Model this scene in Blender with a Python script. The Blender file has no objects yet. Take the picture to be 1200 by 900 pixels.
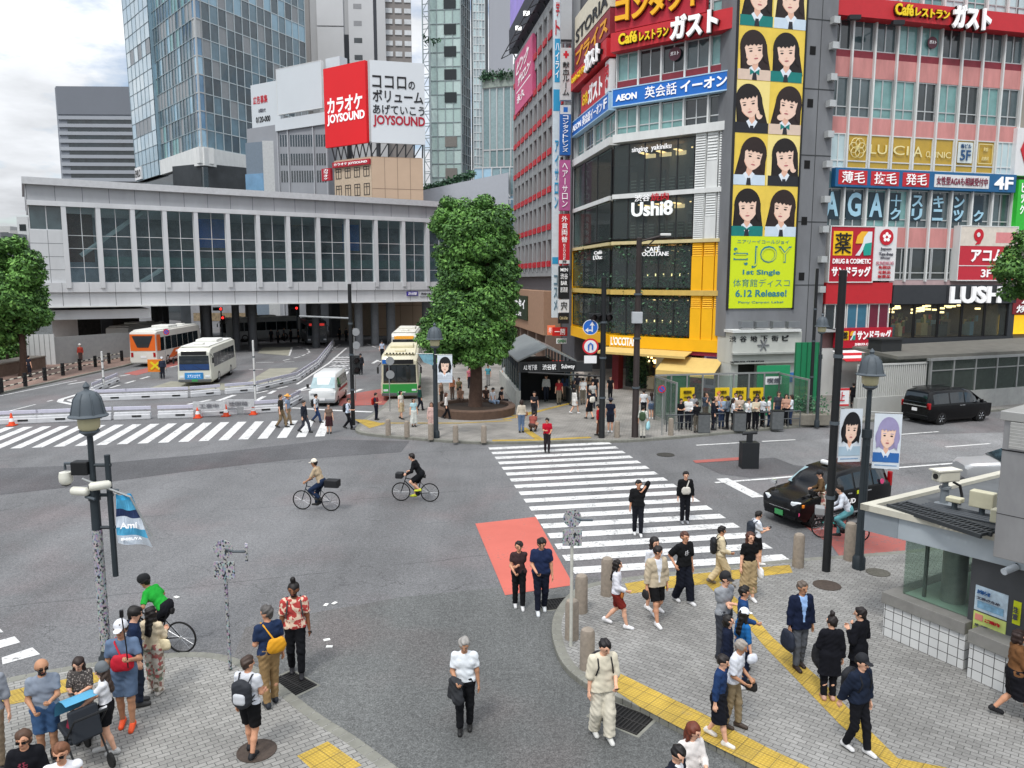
import bpy,bmesh,math,random
import numpy as np
from mathutils import Vector,Matrix
R=math.radians
SC=bpy.context.scene
COL=SC.collection
CAMH=7.8;FPX=900.0;PITCH=math.atan((450-328)/FPX)
_c,_s=math.cos(PITCH),math.sin(PITCH)
def sight(u,v):
 a=(u-600)/FPX;b=(450-v)/FPX
 return Vector((a,_c+b*_s,-_s+b*_c))
def G(u,v,z=0.0):
 r=sight(u,v);t=(z-CAMH)/r.z
 return Vector((r.x*t,r.y*t,z))
def AT(u,v,y):
 r=sight(u,v);t=y/r.y
 return Vector((r.x*t,y,CAMH+r.z*t))
def lin(h):
 h=h.lstrip('#');h=h if len(h)==6 else ''.join(c*2 for c in h);o=[]
 for i in(0,2,4):
  c=int(h[i:i+2],16)/255
  o.append(c/12.92 if c<=.04045 else((c+.055)/1.055)**2.4)
 return tuple(o)
_M={}
def M(hexc,rough=.7,metal=0.0,var=.12,scale=3.0,bump=0.0,spec=.4,emit=0.0,streak=0.0,coat=0.0):
 key=(hexc,rough,metal,var,scale,bump,spec,emit,streak,coat)
 if key in _M:return _M[key]
 m=bpy.data.materials.new('paint_'+hexc.strip('#'));m.use_nodes=True
 nt=m.node_tree;b=nt.nodes['Principled BSDF']
 col=lin(hexc)
 b.inputs['Roughness'].default_value=rough;b.inputs['Metallic'].default_value=metal
 b.inputs['Specular IOR Level'].default_value=spec;b.inputs['Coat Weight'].default_value=coat
 if var>0:
  tc=nt.nodes.new('ShaderNodeTexCoord')
  n=nt.nodes.new('ShaderNodeTexNoise');n.inputs['Scale'].default_value=scale;n.inputs['Detail'].default_value=5
  n.inputs['Roughness'].default_value=.65
  src=tc.outputs['Object']
  if streak:
   mp=nt.nodes.new('ShaderNodeMapping');mp.inputs['Scale'].default_value=(1,1,streak)
   nt.links.new(src,mp.inputs['Vector']);src=mp.outputs['Vector']
  nt.links.new(src,n.inputs['Vector'])
  mr=nt.nodes.new('ShaderNodeMapRange');mr.inputs['From Min'].default_value=.25;mr.inputs['From Max'].default_value=.75
  mr.inputs['To Min'].default_value=1-var;mr.inputs['To Max'].default_value=1+var
  nt.links.new(n.outputs['Fac'],mr.inputs['Value'])
  mx=nt.nodes.new('ShaderNodeVectorMath');mx.operation='SCALE';mx.inputs[0].default_value=col
  nt.links.new(mr.outputs['Result'],mx.inputs['Scale'])
  nt.links.new(mx.outputs['Vector'],b.inputs['Base Color'])
  if bump:
   bp=nt.nodes.new('ShaderNodeBump');bp.inputs['Strength'].default_value=bump;bp.inputs['Distance'].default_value=.02
   nt.links.new(n.outputs['Fac'],bp.inputs['Height']);nt.links.new(bp.outputs['Normal'],b.inputs['Normal'])
 else:
  b.inputs['Base Color'].default_value=(*col,1)
 if emit:
  b.inputs['Emission Color'].default_value=(*col,1);b.inputs['Emission Strength'].default_value=emit
 _M[key]=m;return m
def glass(hexc='#bcd0cc',through=.75,rough=.03):
 key=('glass',hexc,through,rough)
 if key in _M:return _M[key]
 m=bpy.data.materials.new('glass_'+hexc.strip('#'));m.use_nodes=True;nt=m.node_tree
 for n in list(nt.nodes):nt.nodes.remove(n)
 o=nt.nodes.new('ShaderNodeOutputMaterial');mix=nt.nodes.new('ShaderNodeMixShader')
 t=nt.nodes.new('ShaderNodeBsdfTransparent');t.inputs['Color'].default_value=(*lin(hexc),1)
 g=nt.nodes.new('ShaderNodeBsdfPrincipled');g.inputs['Base Color'].default_value=(*[c*.25 for c in lin(hexc)],1)
 g.inputs['Roughness'].default_value=rough;g.inputs['Specular IOR Level'].default_value=.8
 mix.inputs['Fac'].default_value=through
 nt.links.new(g.outputs[0],mix.inputs[1]);nt.links.new(t.outputs[0],mix.inputs[2]);nt.links.new(mix.outputs[0],o.inputs['Surface'])
 _M[key]=m;return m
def nodemat(name,build,rough=.8,spec=.3):
 if name in _M:return _M[name]
 m=bpy.data.materials.new(name);m.use_nodes=True;nt=m.node_tree;b=nt.nodes['Principled BSDF']
 b.inputs['Roughness'].default_value=rough;b.inputs['Specular IOR Level'].default_value=spec
 build(nt,b);_M[name]=m;return m
class N:
 """tiny node helper"""
 def __init__(s,nt):s.nt=nt;s.tc=nt.nodes.new('ShaderNodeTexCoord')
 def lk(s,a,b):s.nt.links.new(a,b)
 def map(s,sc=(1,1,1),rot=(0,0,0),src=None):
  m=s.nt.nodes.new('ShaderNodeMapping');m.inputs['Scale'].default_value=sc;m.inputs['Rotation'].default_value=rot
  s.lk(src or s.tc.outputs['Object'],m.inputs['Vector']);return m.outputs['Vector']
 def noise(s,scale,vec=None,detail=5,rough=.6,out='Fac'):
  n=s.nt.nodes.new('ShaderNodeTexNoise');n.inputs['Scale'].default_value=scale;n.inputs['Detail'].default_value=detail
  n.inputs['Roughness'].default_value=rough;s.lk(vec or s.tc.outputs['Object'],n.inputs['Vector']);return n.outputs[out]
 def voro(s,scale,vec=None,feature='F1',out='Distance',rand=1.0):
  n=s.nt.nodes.new('ShaderNodeTexVoronoi');n.feature=feature;n.inputs['Scale'].default_value=scale
  n.inputs['Randomness'].default_value=rand
  s.lk(vec or s.tc.outputs['Object'],n.inputs['Vector']);return n.outputs[out]
 def rng(s,v,a,b,c,d):
  m=s.nt.nodes.new('ShaderNodeMapRange')
  for k,x in zip(('From Min','From Max','To Min','To Max'),(a,b,c,d)):m.inputs[k].default_value=x
  s.lk(v,m.inputs['Value']);return m.outputs['Result']
 def math(s,op,a,b):
  m=s.nt.nodes.new('ShaderNodeMath');m.operation=op
  for i,x in enumerate((a,b)):
   if isinstance(x,(int,float)):m.inputs[i].default_value=x
   else:s.lk(x,m.inputs[i])
  return m.outputs[0]
 def mix(s,fac,a,b):
  m=s.nt.nodes.new('ShaderNodeMix');m.data_type='RGBA'
  for i,x in((0,fac),(6,a),(7,b)):
   if isinstance(x,tuple):m.inputs[i].default_value=(*x,1)
   elif isinstance(x,(int,float)):m.inputs[i].default_value=x
   else:s.lk(x,m.inputs[i])
  return m.outputs[2]
 def scale(s,col,k):
  m=s.nt.nodes.new('ShaderNodeVectorMath');m.operation='SCALE'
  if isinstance(col,tuple):m.inputs[0].default_value=col
  else:s.lk(col,m.inputs[0])
  if isinstance(k,(int,float)):m.inputs['Scale'].default_value=k
  else:s.lk(k,m.inputs['Scale'])
  return m.outputs['Vector']
 def bump(s,b,h,st=.3,dist=.02):
  n=s.nt.nodes.new('ShaderNodeBump');n.inputs['Strength'].default_value=st;n.inputs['Distance'].default_value=dist
  s.lk(h,n.inputs['Height']);s.lk(n.outputs['Normal'],b.inputs['Normal'])
class MB:
 def __init__(s):s.v=[];s.f=[];s.m=[]
 def add(s,vs,fs,m=0):
  o=len(s.v);s.v+=[tuple(p)for p in vs]
  for f in fs:s.f.append([i+o for i in f]);s.m.append(m)
  return s
 def hexa(s,p,m=0):
  return s.add(p,[(0,3,2,1),(4,5,6,7),(0,1,5,4),(1,2,6,5),(2,3,7,6),(3,0,4,7)],m)
 def box(s,c,d,rz=0.0,m=0,rx=0.0,ry=0.0):
  x,y,z=d[0]/2,d[1]/2,d[2]/2
  p=[Vector(q)for q in((-x,-y,-z),(x,-y,-z),(x,y,-z),(-x,y,-z),(-x,-y,z),(x,-y,z),(x,y,z),(-x,y,z))]
  if rz or rx or ry:
   r=Matrix.Rotation(rz,3,'Z')@Matrix.Rotation(ry,3,'Y')@Matrix.Rotation(rx,3,'X')
   p=[r@q for q in p]
  return s.hexa([q+Vector(c)for q in p],m)
 def tube(s,pts,rad,n=8,m=0,cap=True,closed=False):
  pts=[Vector(p)for p in pts]
  if isinstance(rad,(int,float)):rad=[rad]*len(pts)
  rings=[];ref=None;k=len(pts)
  for i,p in enumerate(pts):
   if closed:d=pts[(i+1)%k]-pts[i-1]
   else:d=(pts[min(i+1,k-1)]-pts[max(i-1,0)])
   d=d.normalized()if d.length>1e-9 else Vector((0,0,1))
   if ref is None:ref=Vector((1,0,0))if abs(d.x)<.8 else Vector((0,1,0))
   a=(ref-d*ref.dot(d)).normalized();ref=a;b=d.cross(a)
   rings.append([p+(a*math.cos(t)+b*math.sin(t))*rad[i]for t in[2*math.pi*j/n for j in range(n)]])
  vs=[q for r in rings for q in r];fs=[]
  for i in range(k if closed else k-1):
   i2=(i+1)%k
   for j in range(n):fs.append((i*n+j,i*n+(j+1)%n,i2*n+(j+1)%n,i2*n+j))
  if cap and not closed:fs+=[tuple(range(n))[::-1],tuple(range((k-1)*n,k*n))]
  return s.add(vs,fs,m)
 def lathe(s,prof,c=(0,0,0),n=16,m=0):
  c=Vector(c);vs=[];fs=[];k=len(prof)
  for r,z in prof:
   for j in range(n):
    t=2*math.pi*j/n;vs.append(c+Vector((r*math.cos(t),r*math.sin(t),z)))
  for i in range(k-1):
   for j in range(n):fs.append((i*n+j,i*n+(j+1)%n,(i+1)*n+(j+1)%n,(i+1)*n+j))
  fs+=[tuple(range(n))[::-1],tuple(range((k-1)*n,k*n))]
  return s.add(vs,fs,m)
 def prism(s,poly,z0,z1,m=0):
  n=len(poly);vs=[(p[0],p[1],z0)for p in poly]+[(p[0],p[1],z1)for p in poly]
  fs=[tuple(range(n))[::-1],tuple(range(n,2*n))]+[(i,(i+1)%n,n+(i+1)%n,n+i)for i in range(n)]
  return s.add(vs,fs,m)
 def sheet(s,poly,z,m=0):return s.add([(p[0],p[1],z)for p in poly],[tuple(range(len(poly)))],m)
 def fbox(s,F,s0,s1,z0,z1,d0,d1,m=0):
  return s.hexa([F.pt(s0,z0,d1),F.pt(s1,z0,d1),F.pt(s1,z0,d0),F.pt(s0,z0,d0),F.pt(s0,z1,d1),F.pt(s1,z1,d1),F.pt(s1,z1,d0),F.pt(s0,z1,d0)],m)
 def fpoly(s,F,poly,d0,d1,m=0):
  n=len(poly);vs=[F.pt(a,b,d0)for a,b in poly]+[F.pt(a,b,d1)for a,b in poly]
  fs=[tuple(range(n))[::-1],tuple(range(n,2*n))]+[(i,(i+1)%n,n+(i+1)%n,n+i)for i in range(n)]
  return s.add(vs,fs,m)
class Face:
 """an upright plane: s metres along it, z up, d metres out of it towards the street"""
 def __init__(F,p,d):
  F.p=Vector((p[0],p[1],0));F.d=Vector((d[0],d[1],0)).normalized();F.n=Vector((F.d.y,-F.d.x,0))
 def pt(F,s,z,d=0.0):return F.p+F.d*s+F.n*d+Vector((0,0,z))
 def uv(F,u,v):
  r=sight(u,v);o=Vector((0,0,CAMH));t=(F.p-o).dot(F.n)/r.dot(F.n);q=o+r*t
  return(q-F.p).dot(F.d),q.z
 def S(F,u,v=300):return F.uv(u,v)[0]
 def rect(F,u0,v0,u1,v1):
  a=F.uv(u0,(v0+v1)/2)[0];b=F.uv(u1,(v0+v1)/2)[0];um=(u0+u1)/2
  return a,b,F.uv(um,v1)[1],F.uv(um,v0)[1]
def mk(name,mb,mats,parent=None,world=False,smooth=None,bevel=0.0):
 me=bpy.data.meshes.new(name);vs=mb.v
 if world and parent is not None:
  L=Vector((0,0,0));q=parent
  while q is not None:L+=q.location;q=q.parent
  vs=[(a-L.x,b-L.y,c-L.z)for a,b,c in vs]
 bm=bmesh.new();bv=[bm.verts.new(p)for p in vs]
 for f,m in zip(mb.f,mb.m):
  try:bf=bm.faces.new([bv[i]for i in f]);bf.material_index=m
  except ValueError:pass
 bmesh.ops.recalc_face_normals(bm,faces=bm.faces)
 if smooth:
  for f in bm.faces:f.smooth=True
  for e in bm.edges:
   if len(e.link_faces)!=2 or e.calc_face_angle(0)>R(smooth):e.smooth=False
 bm.to_mesh(me);bm.free()
 for m in(mats if isinstance(mats,(list,tuple))else[mats]):me.materials.append(m)
 o=bpy.data.objects.new(name,me);COL.objects.link(o)
 if parent is not None:o.parent=parent
 if bevel:
  b=o.modifiers.new('edge','BEVEL');b.width=bevel;b.segments=2;b.limit_method='ANGLE';b.angle_limit=R(35)
 return o
def tag(o,label,cat,group=None,kind=None):
 if label:o['label']=label
 if cat:o['category']=cat
 if group:o['group']=group
 if kind:o['kind']=kind
 return o
def thing(name,label,cat,loc=(0,0,0),rz=0.0,group=None):
 o=bpy.data.objects.new(name,None);COL.objects.link(o);o.location=loc;o.rotation_euler=(0,0,rz)
 o.empty_display_size=.2
 return tag(o,label,cat,group)
def struct(o):o['kind']='structure';return o
def kids(o):return[c for c in o.children]
def dup(root,loc,rz=None,label=None,group=None,scale=None):
 r=root.copy();COL.objects.link(r);r.location=loc
 if rz is not None:r.rotation_euler=(0,0,rz)
 if label:r['label']=label
 if group:r['group']=group
 if scale:r.scale=(scale,)*3
 for ch in kids(root):
  c=ch.copy();COL.objects.link(c);c.parent=r
  for g in kids(ch):
   d=g.copy();COL.objects.link(d);d.parent=c
 return r
_T={}
def text_raw(t,bold=.0):
 if any(ord(c)>0x33ff for c in t):bold=min(bold,.01)
 bold*=.62
 k=(t,bold)
 if k in _T:return _T[k]
 cu=bpy.data.curves.new('lettering','FONT');cu.body=t;cu.size=1;cu.resolution_u=3;cu.offset=bold;cu.fill_mode='BOTH'
 cu.extrude=.02
 o=bpy.data.objects.new('lettering',cu);COL.objects.link(o)
 dg=bpy.context.evaluated_depsgraph_get();me=bpy.data.meshes.new_from_object(o.evaluated_get(dg))
 v=np.array([x.co[:]for x in me.vertices]).reshape(-1,3);f=[list(p.vertices)for p in me.polygons]
 bpy.data.objects.remove(o);bpy.data.curves.remove(cu);bpy.data.meshes.remove(me)
 if len(v):
  lo=v.min(0);hi=v.max(0);v=(v-lo)/np.maximum(hi-lo,1e-6);asp=(hi[0]-lo[0])/max(hi[1]-lo[1],1e-6)
 else:asp=1
 _T[k]=(v,f,asp);return _T[k]
def text(mb,F,t,s0,s1,z0,z1,d,m=0,bold=.02,thick=.03,fit=False,shear=0.0,align=.5):
 """letters filling the rectangle s0..s1, z0..z1 of face F (keeps aspect when fit)"""
 v,f,asp=text_raw(t,bold)
 if not len(v):return
 if fit:
  w,h=s1-s0,z1-z0
  if w/h>asp:nw=h*asp;o=(w-nw)*align;s0+=o;s1=s0+nw
  else:nh=w/asp;o=(h-nh)/2;z0+=o;z1=z0+nh
 P=[F.pt(s0+(s1-s0)*(a+shear*(b-.5)),z0+(z1-z0)*b,d+thick*c)for a,b,c in v]
 mb.add(P,f,m)
def vtext(mb,F,t,s0,s1,z0,z1,d,m=0,bold=.02,thick=.03):
 n=len(t);h=(z1-z0)/n
 for i,ch in enumerate(t):
  b=z1-(i+.92)*h;tt=z1-(i+.08)*h
  if ch in 'ー-一':
   c=(s0+s1)/2;w=(s1-s0)*.06;mb.fbox(F,c-w,c+w,b,tt,d,d+thick,m)
  elif ch!=' ':text(mb,F,ch,s0,s1,b,tt,d,m,bold,thick)
def rnd(seed):return random.Random(seed)
cam=bpy.data.objects.new('camera',bpy.data.cameras.new('camera'));COL.objects.link(cam)
cam.location=(0,0,CAMH);cam.rotation_euler=(R(90)-PITCH,0,0)
cam.data.sensor_width=36;cam.data.lens=36*FPX/1200;cam.data.clip_end=3000;cam.data.clip_start=.1
SC.camera=cam
SUN_EL,SUN_AZ=58,205
wd=bpy.data.worlds.new('World');SC.world=wd;wd.use_nodes=True
nt=wd.node_tree;bg=nt.nodes['Background'];n=N(nt)
sky=nt.nodes.new('ShaderNodeTexSky');sky.sky_type='NISHITA';sky.sun_disc=False
sky.sun_elevation=R(SUN_EL);sky.sun_rotation=R(SUN_AZ)
dirv=n.tc.outputs['Generated']
sp=nt.nodes.new('ShaderNodeSeparateXYZ');n.lk(dirv,sp.inputs[0])
zc=n.math('MAXIMUM',sp.outputs['Z'],0.0);zc=n.math('ADD',zc,.16)
cb=nt.nodes.new('ShaderNodeCombineXYZ');n.lk(n.math('DIVIDE',sp.outputs['X'],zc),cb.inputs[0]);n.lk(n.math('DIVIDE',sp.outputs['Y'],zc),cb.inputs[1])
m0=nt.nodes.new('ShaderNodeMapping');m0.inputs['Location'].default_value=(3.1,.7,0);n.lk(cb.outputs[0],m0.inputs['Vector'])
cl=n.noise(1.05,m0.outputs['Vector'],8,.58)
shade=n.noise(1.7,m0.outputs['Vector'],7,.55)
mask=n.rng(cl,.40,.50,0,1)
overcast=n.rng(sp.outputs['Z'],0,1,6.0,19.5)
grey=n.rng(shade,.36,.64,.74,1.12)
ccol=n.scale((.955,.985,1.03),n.math('MULTIPLY',overcast,grey))
n.lk(n.mix(mask,n.scale(sky.outputs['Color'],1.25),ccol),bg.inputs['Color'])
bg.inputs['Strength'].default_value=.085
sl=bpy.data.lights.new('sun','SUN');sl.energy=1.5;sl.angle=R(11);sl.color=(1,.965,.92)
so=bpy.data.objects.new('sun',sl);COL.objects.link(so)
sd=Vector((math.sin(R(SUN_AZ))*math.cos(R(SUN_EL)),math.cos(R(SUN_AZ))*math.cos(R(SUN_EL)),math.sin(R(SUN_EL))))
so.rotation_euler=sd.to_track_quat('Z','Y').to_euler()
vs_=SC.view_settings;vs_.view_transform='Standard';vs_.look='None';vs_.gamma=1;vs_.use_curve_mapping=False;vs_.exposure=.5
SC.cycles.max_bounces=7;SC.cycles.transparent_max_bounces=12;SC.cycles.use_denoising=True
SC.cycles.caustics_reflective=False;SC.cycles.caustics_refractive=False
def asphalt(name,base,tint=(.0,.0,.0),crack=1.0,seed=0.0):
 def b(nt,bs):
  n=N(nt)
  big=n.noise(.11,n.map((1,1,1),(0,0,seed)),4,.6);mid=n.noise(.8,None,5,.65);fine=n.noise(34,None,3,.7);fine2=n.noise(9,None,4,.7)
  k=n.math('MULTIPLY',n.rng(big,.3,.7,.80,1.18),n.rng(mid,.25,.75,.9,1.1))
  k=n.math('MULTIPLY',k,n.rng(fine,.3,.7,.66,1.36));k=n.math('MULTIPLY',k,n.rng(fine2,.3,.7,.8,1.22));k=n.math('MULTIPLY',k,n.rng(n.noise(17,None,2,.8),.35,.65,.82,1.2));k=n.math('MULTIPLY',k,n.rng(n.noise(.35,n.map((1,.12,1),(0,0,R(-15))),4,.6),.35,.65,.80,1.12))
  col=n.scale(base,k)
  red=n.noise(.17,n.map((1,1,1),(0,0,1.3+seed),None),3)
  col=n.mix(n.rng(red,.52,.68,0,.35),col,n.scale((base[0]*1.25,base[1]*.92,base[2]*.9),k))
  if crack:
   dv=nt.nodes.new('ShaderNodeVectorMath');dv.operation='ADD'
   nz=n.noise(.9,None,5,.7,'Color');n.lk(n.tc.outputs['Object'],dv.inputs[0]);n.lk(n.scale(nz,1.5),dv.inputs[1])
   ed=n.voro(.24,dv.outputs[0],'DISTANCE_TO_EDGE')
   gate=n.rng(n.noise(.2),.48,.56,0,1)
   line=n.math('MULTIPLY',n.rng(ed,.0,.007,1,0),gate)
   col=n.mix(n.math('MULTIPLY',line,.5*crack),col,(.018,.018,.019))
   sepn=nt.nodes.new('ShaderNodeSeparateXYZ');n.lk(n.map((1,1,1),(0,0,R(-17))),sepn.inputs[0])
   wob=n.math('ADD',sepn.outputs['Y'],n.rng(n.noise(.6),0,1,-.2,.2))
   fr=n.math('PINGPONG',wob,3.4)
   col=n.mix(n.math('MULTIPLY',n.rng(fr,.0,.035,.55*crack,0),n.rng(n.noise(.35),.42,.5,0,1)),col,(.025,.025,.027))
  n.lk(col,bs.inputs['Base Color']);n.bump(bs,fine,.35,.01)
 return nodemat(name,b,.82,.3)
def paving(name,base,mortar,bw,bh,rot=0.0,var=.14,dirt=.25):
 def b(nt,bs):
  n=N(nt);br=nt.nodes.new('ShaderNodeTexBrick');br.inputs['Scale'].default_value=1
  br.inputs['Brick Width'].default_value=bw;br.inputs['Row Height'].default_value=bh;br.inputs['Mortar Size'].default_value=.008
  br.inputs['Mortar Smooth'].default_value=.3;br.inputs['Bias'].default_value=-.1
  br.inputs['Color1'].default_value=(*[c*(1-var)for c in base],1);br.inputs['Color2'].default_value=(*[c*(1+var)for c in base],1)
  br.inputs['Mortar'].default_value=(*mortar,1);n.lk(n.map((1,1,1),(0,0,rot)),br.inputs['Vector'])
  k=n.math('MULTIPLY',n.rng(n.noise(.45,None,5),.3,.7,1-dirt,1+dirt*.6),n.rng(n.noise(25,None,3),.3,.7,.86,1.14))
  spots=n.rng(n.voro(1.1),.04,.07,.72,1)
  k=n.math('MULTIPLY',k,spots)
  n.lk(n.scale(br.outputs['Color'],k),bs.inputs['Base Color']);n.bump(bs,br.outputs['Fac'],-.25,.01)
 return nodemat(name,b,.85,.25)
def worn_paint(name,base,under,amount=.5,sc=2.0):
 def b(nt,bs):
  n=N(nt)
  w=n.math('ADD',n.rng(n.noise(sc,None,6,.75),.3,.7,0,.6),n.rng(n.noise(14,None,4,.7),.3,.7,0,.6))
  k=n.rng(n.noise(.5),.3,.7,.86,1.08)
  fac=n.rng(w,.62+.3*(1-amount),.86+.3*(1-amount),0,1)
  n.lk(n.mix(fac,n.scale(base,k),under),bs.inputs['Base Color'])
 return nodemat(name,b,.75,.3)
def tactile(name):
 def b(nt,bs):
  n=N(nt);g=n.map((1,1,1),(0,0,R(42)))
  d=n.voro(16.0,g,'F1','Distance',0.0);k=n.rng(n.noise(1.3,None,5),.3,.7,.72,1.1)
  tl=nt.nodes.new('ShaderNodeTexBrick');tl.inputs['Scale'].default_value=1;tl.offset=0
  tl.inputs['Brick Width'].default_value=.3;tl.inputs['Row Height'].default_value=.3;tl.inputs['Mortar Size'].default_value=.008
  tl.inputs['Color1'].default_value=(.53,.36,.06,1);tl.inputs['Color2'].default_value=(.46,.32,.065,1);tl.inputs['Mortar'].default_value=(.25,.18,.05,1)
  n.lk(g,tl.inputs['Vector'])
  col=n.scale(tl.outputs['Color'],n.math('MULTIPLY',k,n.rng(d,.25,.5,1.05,.8)))
  n.lk(n.mix(n.rng(n.noise(3.5,None,6,.7),.58,.75,0,.5),col,(.2,.17,.12)),bs.inputs['Base Color']);n.bump(bs,n.rng(d,.2,.45,1,0),.5,.01)
 return nodemat(name,b,.7)
A_MAIN=asphalt('asphalt_worn',(.138,.139,.142));A_NEAR=asphalt('asphalt_dark',(.112,.116,.114),crack=.6,seed=2)
A_BAND=asphalt('asphalt_fresh',(.088,.088,.092),crack=.3,seed=4);A_PALE=asphalt('asphalt_pale',(.185,.187,.19),crack=.6,seed=6)
WHITE_P=worn_paint('road_white',(.62,.62,.61),(.17,.17,.17),.85);RED_P=worn_paint('road_red',(.50,.125,.095),(.30,.12,.10),.45,1.0)
RED_D=worn_paint('road_red_worn',(.34,.10,.085),(.13,.11,.11),.8);YEL_P=worn_paint('road_yellow',(.5,.34,.06),(.25,.2,.1),.5)
TACT=tactile('tactile_yellow')
PAV_NEAR=paving('paving_near',(.265,.262,.25),(.105,.103,.098),.21,.105,R(38));PAV_LEFT=paving('paving_left',(.27,.266,.25),(.10,.10,.095),.21,.105,R(-35))
PAV_FAR=paving('paving_far',(.275,.262,.24),(.10,.095,.09),.3,.15,R(12),.1,.35);PAV_BROWN=paving('paving_brown',(.25,.17,.14),(.1,.08,.07),.3,.15,R(30),.12,.35)
CONC=M('#8d8c86',.85,var=.18,scale=2.5,bump=.1);KERB=M('#77776f',.85,var=.22,scale=3.0,bump=.15);PADC=M('#8b897c',.9,var=.2,scale=.8)
mb=MB()
S_=900
mb.sheet([(-S_,-120),(S_,-120),(S_,1700),(-S_,1700)],0);struct(mk('road',mb,A_MAIN))
def gpoly(px,z=0.0):return[G(u,v,z)for u,v in px]
_pz=[0.0]
def patch(name,px,z,mat):
 _pz[0]+=.0009;z+=_pz[0];m=MB();m.sheet(gpoly(px),z);return struct(mk(name,m,mat))
patch('asphalt_patch',[(-300,640),(-60,590),(0,580),(90,570),(215,553),(330,540),(470,530),(480,517),(390,515),(232,533),(100,545),(0,549),(-200,553)],.004,A_BAND)
patch('asphalt_patch',[(288,735),(380,716),(470,700),(580,689),(700,676),(745,760),(960,940),(960,1400),(-100,1400),(200,960),(330,815),(270,778)],.004,A_NEAR)
patch('asphalt_patch',[(812,541),(980,533),(985,551),(880,560),(845,556)],.004,A_BAND)
patch('asphalt_patch',[(870,522),(1000,512),(1400,500),(1400,527),(1030,545),(985,551),(930,545)],.004,A_PALE)
patch('bicycle_lane',[(557,614),(628,606),(672,686),(592,698)],.008,RED_P)
patch('bicycle_lane',[(925,596),(955,588),(1010,622),(1062,630),(1060,652),(985,654),(975,640),(940,615)],.008,RED_D)
patch('bicycle_lane',[(812,540),(868,536),(868,539.5),(815,543)],.012,RED_D)
patch('bicycle_lane',[(145,438),(185,428),(240,416),(240,421),(190,432),(160,440)],.008,RED_D)
patch('bicycle_lane',[(375,468),(452,455),(462,466),(470,474),(400,476)],.008,RED_D)
patch('concrete_bus_pad',[(302,414),(308,407),(341,407),(338,417)],.006,PADC)
patch('concrete_bus_pad',[(283,452),(316,432),(350,431),(322,449)],.006,PADC)
patch('concrete_bus_pad',[(175,455),(200,447),(290,450),(280,458)],.006,PADC)
m=MB();A,B_,Cc,D_=G(673.5,673),G(927,657),G(572,524.5),G(713,518)
ns=17
for i in range(ns):
 t0=(i)/(ns-.45);t1=(i+.5)/(ns-.45)
 m.sheet([A.lerp(Cc,t0),B_.lerp(D_,t0),B_.lerp(D_,t1),A.lerp(Cc,t1)],.012)
struct(mk('zebra_crossing',m,WHITE_P))
m=MB();na,nb=G(-120,531),G(402,510.5);fa,fb=G(-60,502.5),G(430,491)
vec=((G(197,492)-G(155,519)).normalized()+(G(238,491.5)-G(200,517)).normalized()+(G(270,491)-G(246,515)).normalized())/3
L=(nb-na).length;k=int(L/.92);fd=(fb-fa)
def hit(p):
 den=vec.x*fd.y-vec.y*fd.x;q=fa-p
 return p+vec*((q.x*fd.y-q.y*fd.x)/den)
for i in range(k):
 p0=na.lerp(nb,i*.92/L);p1=na.lerp(nb,(i*.92+.47)/L)
 m.sheet([p0,p1,hit(p1),hit(p0)],.008)
struct(mk('zebra_crossing',m,WHITE_P))
m=MB()
for a in([(-30,778),(0,770),(23,757),(25,751),(2,746),(-40,760)],[(0,782),(47,765),(40,759),(0,772)],[(-14,762),(4,755),(2,748),(-20,752)]):
 pass
m.sheet(gpoly([(3,779),(47,767),(38,759),(2,771)]),.008);m.sheet(gpoly([(-25,767),(24,753),(17,746),(-28,758)]),.008);m.sheet(gpoly([(-60,752),(4,741),(-2,735),(-64,744)]),.008)
struct(mk('zebra_crossing',m,WHITE_P))
def strip(m,pts,w,z=.012,dash=None):
 for a,b in zip(pts[:-1],pts[1:]):
  a,b=G(*a),G(*b);d=(b-a);L=d.length;d.normalize();n_=Vector((-d.y,d.x,0))*w/2
  if dash:
   t=0
   while t<L:
    e=min(t+dash[0],L);p,q=a+d*t,a+d*e;m.sheet([p-n_,q-n_,q+n_,p+n_],z);t+=dash[0]+dash[1]
  else:m.sheet([a-n_,b-n_,b+n_,a+n_],z)
m=MB()
strip(m,[(846,561),(889,583)],.5);strip(m,[(838,566),(905,561),(985,553.5),(1032,550),(1160,540),(1300,530)],.18,.016)
strip(m,[(1046,510),(1100,506)],.15);strip(m,[(1108,524),(1160,520)],.15);strip(m,[(893,517.5),(932,515.5)],.15);strip(m,[(816,522),(868,519)],.16)
strip(m,[(1030,607),(1075,598)],.15)
strip(m,[(-60,476),(0,464),(90,446)],.15);strip(m,[(80,450.5),(180,434.5),(230,424)],.25,dash=(1.6,1.0));strip(m,[(128,455),(186,438)],.25,dash=(1.6,1.0))
strip(m,[(10,482),(62,469)],.15,dash=(2.5,1.2));strip(m,[(94,461.5),(72,468),(70,471),(90,475)],.35);strip(m,[(92,466),(80,469),(90,472)],.25)
strip(m,[(300,461),(348,450.5)],.2,dash=(1.3,1.1));strip(m,[(348,450.5),(385,426),(406,408)],.2);strip(m,[(340,478),(390,481),(436,483)],.35)
strip(m,[(400,446),(416,424)],.2,dash=(2,2));strip(m,[(348,458.5),(368,450.5)],.3);strip(m,[(348,458.5),(366,456)],.3);strip(m,[(404,464),(424,456)],.35);strip(m,[(388,410),(398,404)],.3,dash=(1,1));strip(m,[(430,403),(447,410)],.2,dash=(2,1.5))
strip(m,[(348,406),(360,409),(363,413),(352,418),(330,423)],.2,dash=(1.5,.9));strip(m,[(338,417),(342,407)],.3);strip(m,[(298,446),(318,432)],.3);strip(m,[(300,425),(345,424)],.2,dash=(1.6,1));strip(m,[(292,433),(330,433)],.2,dash=(1.2,1.2))
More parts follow.
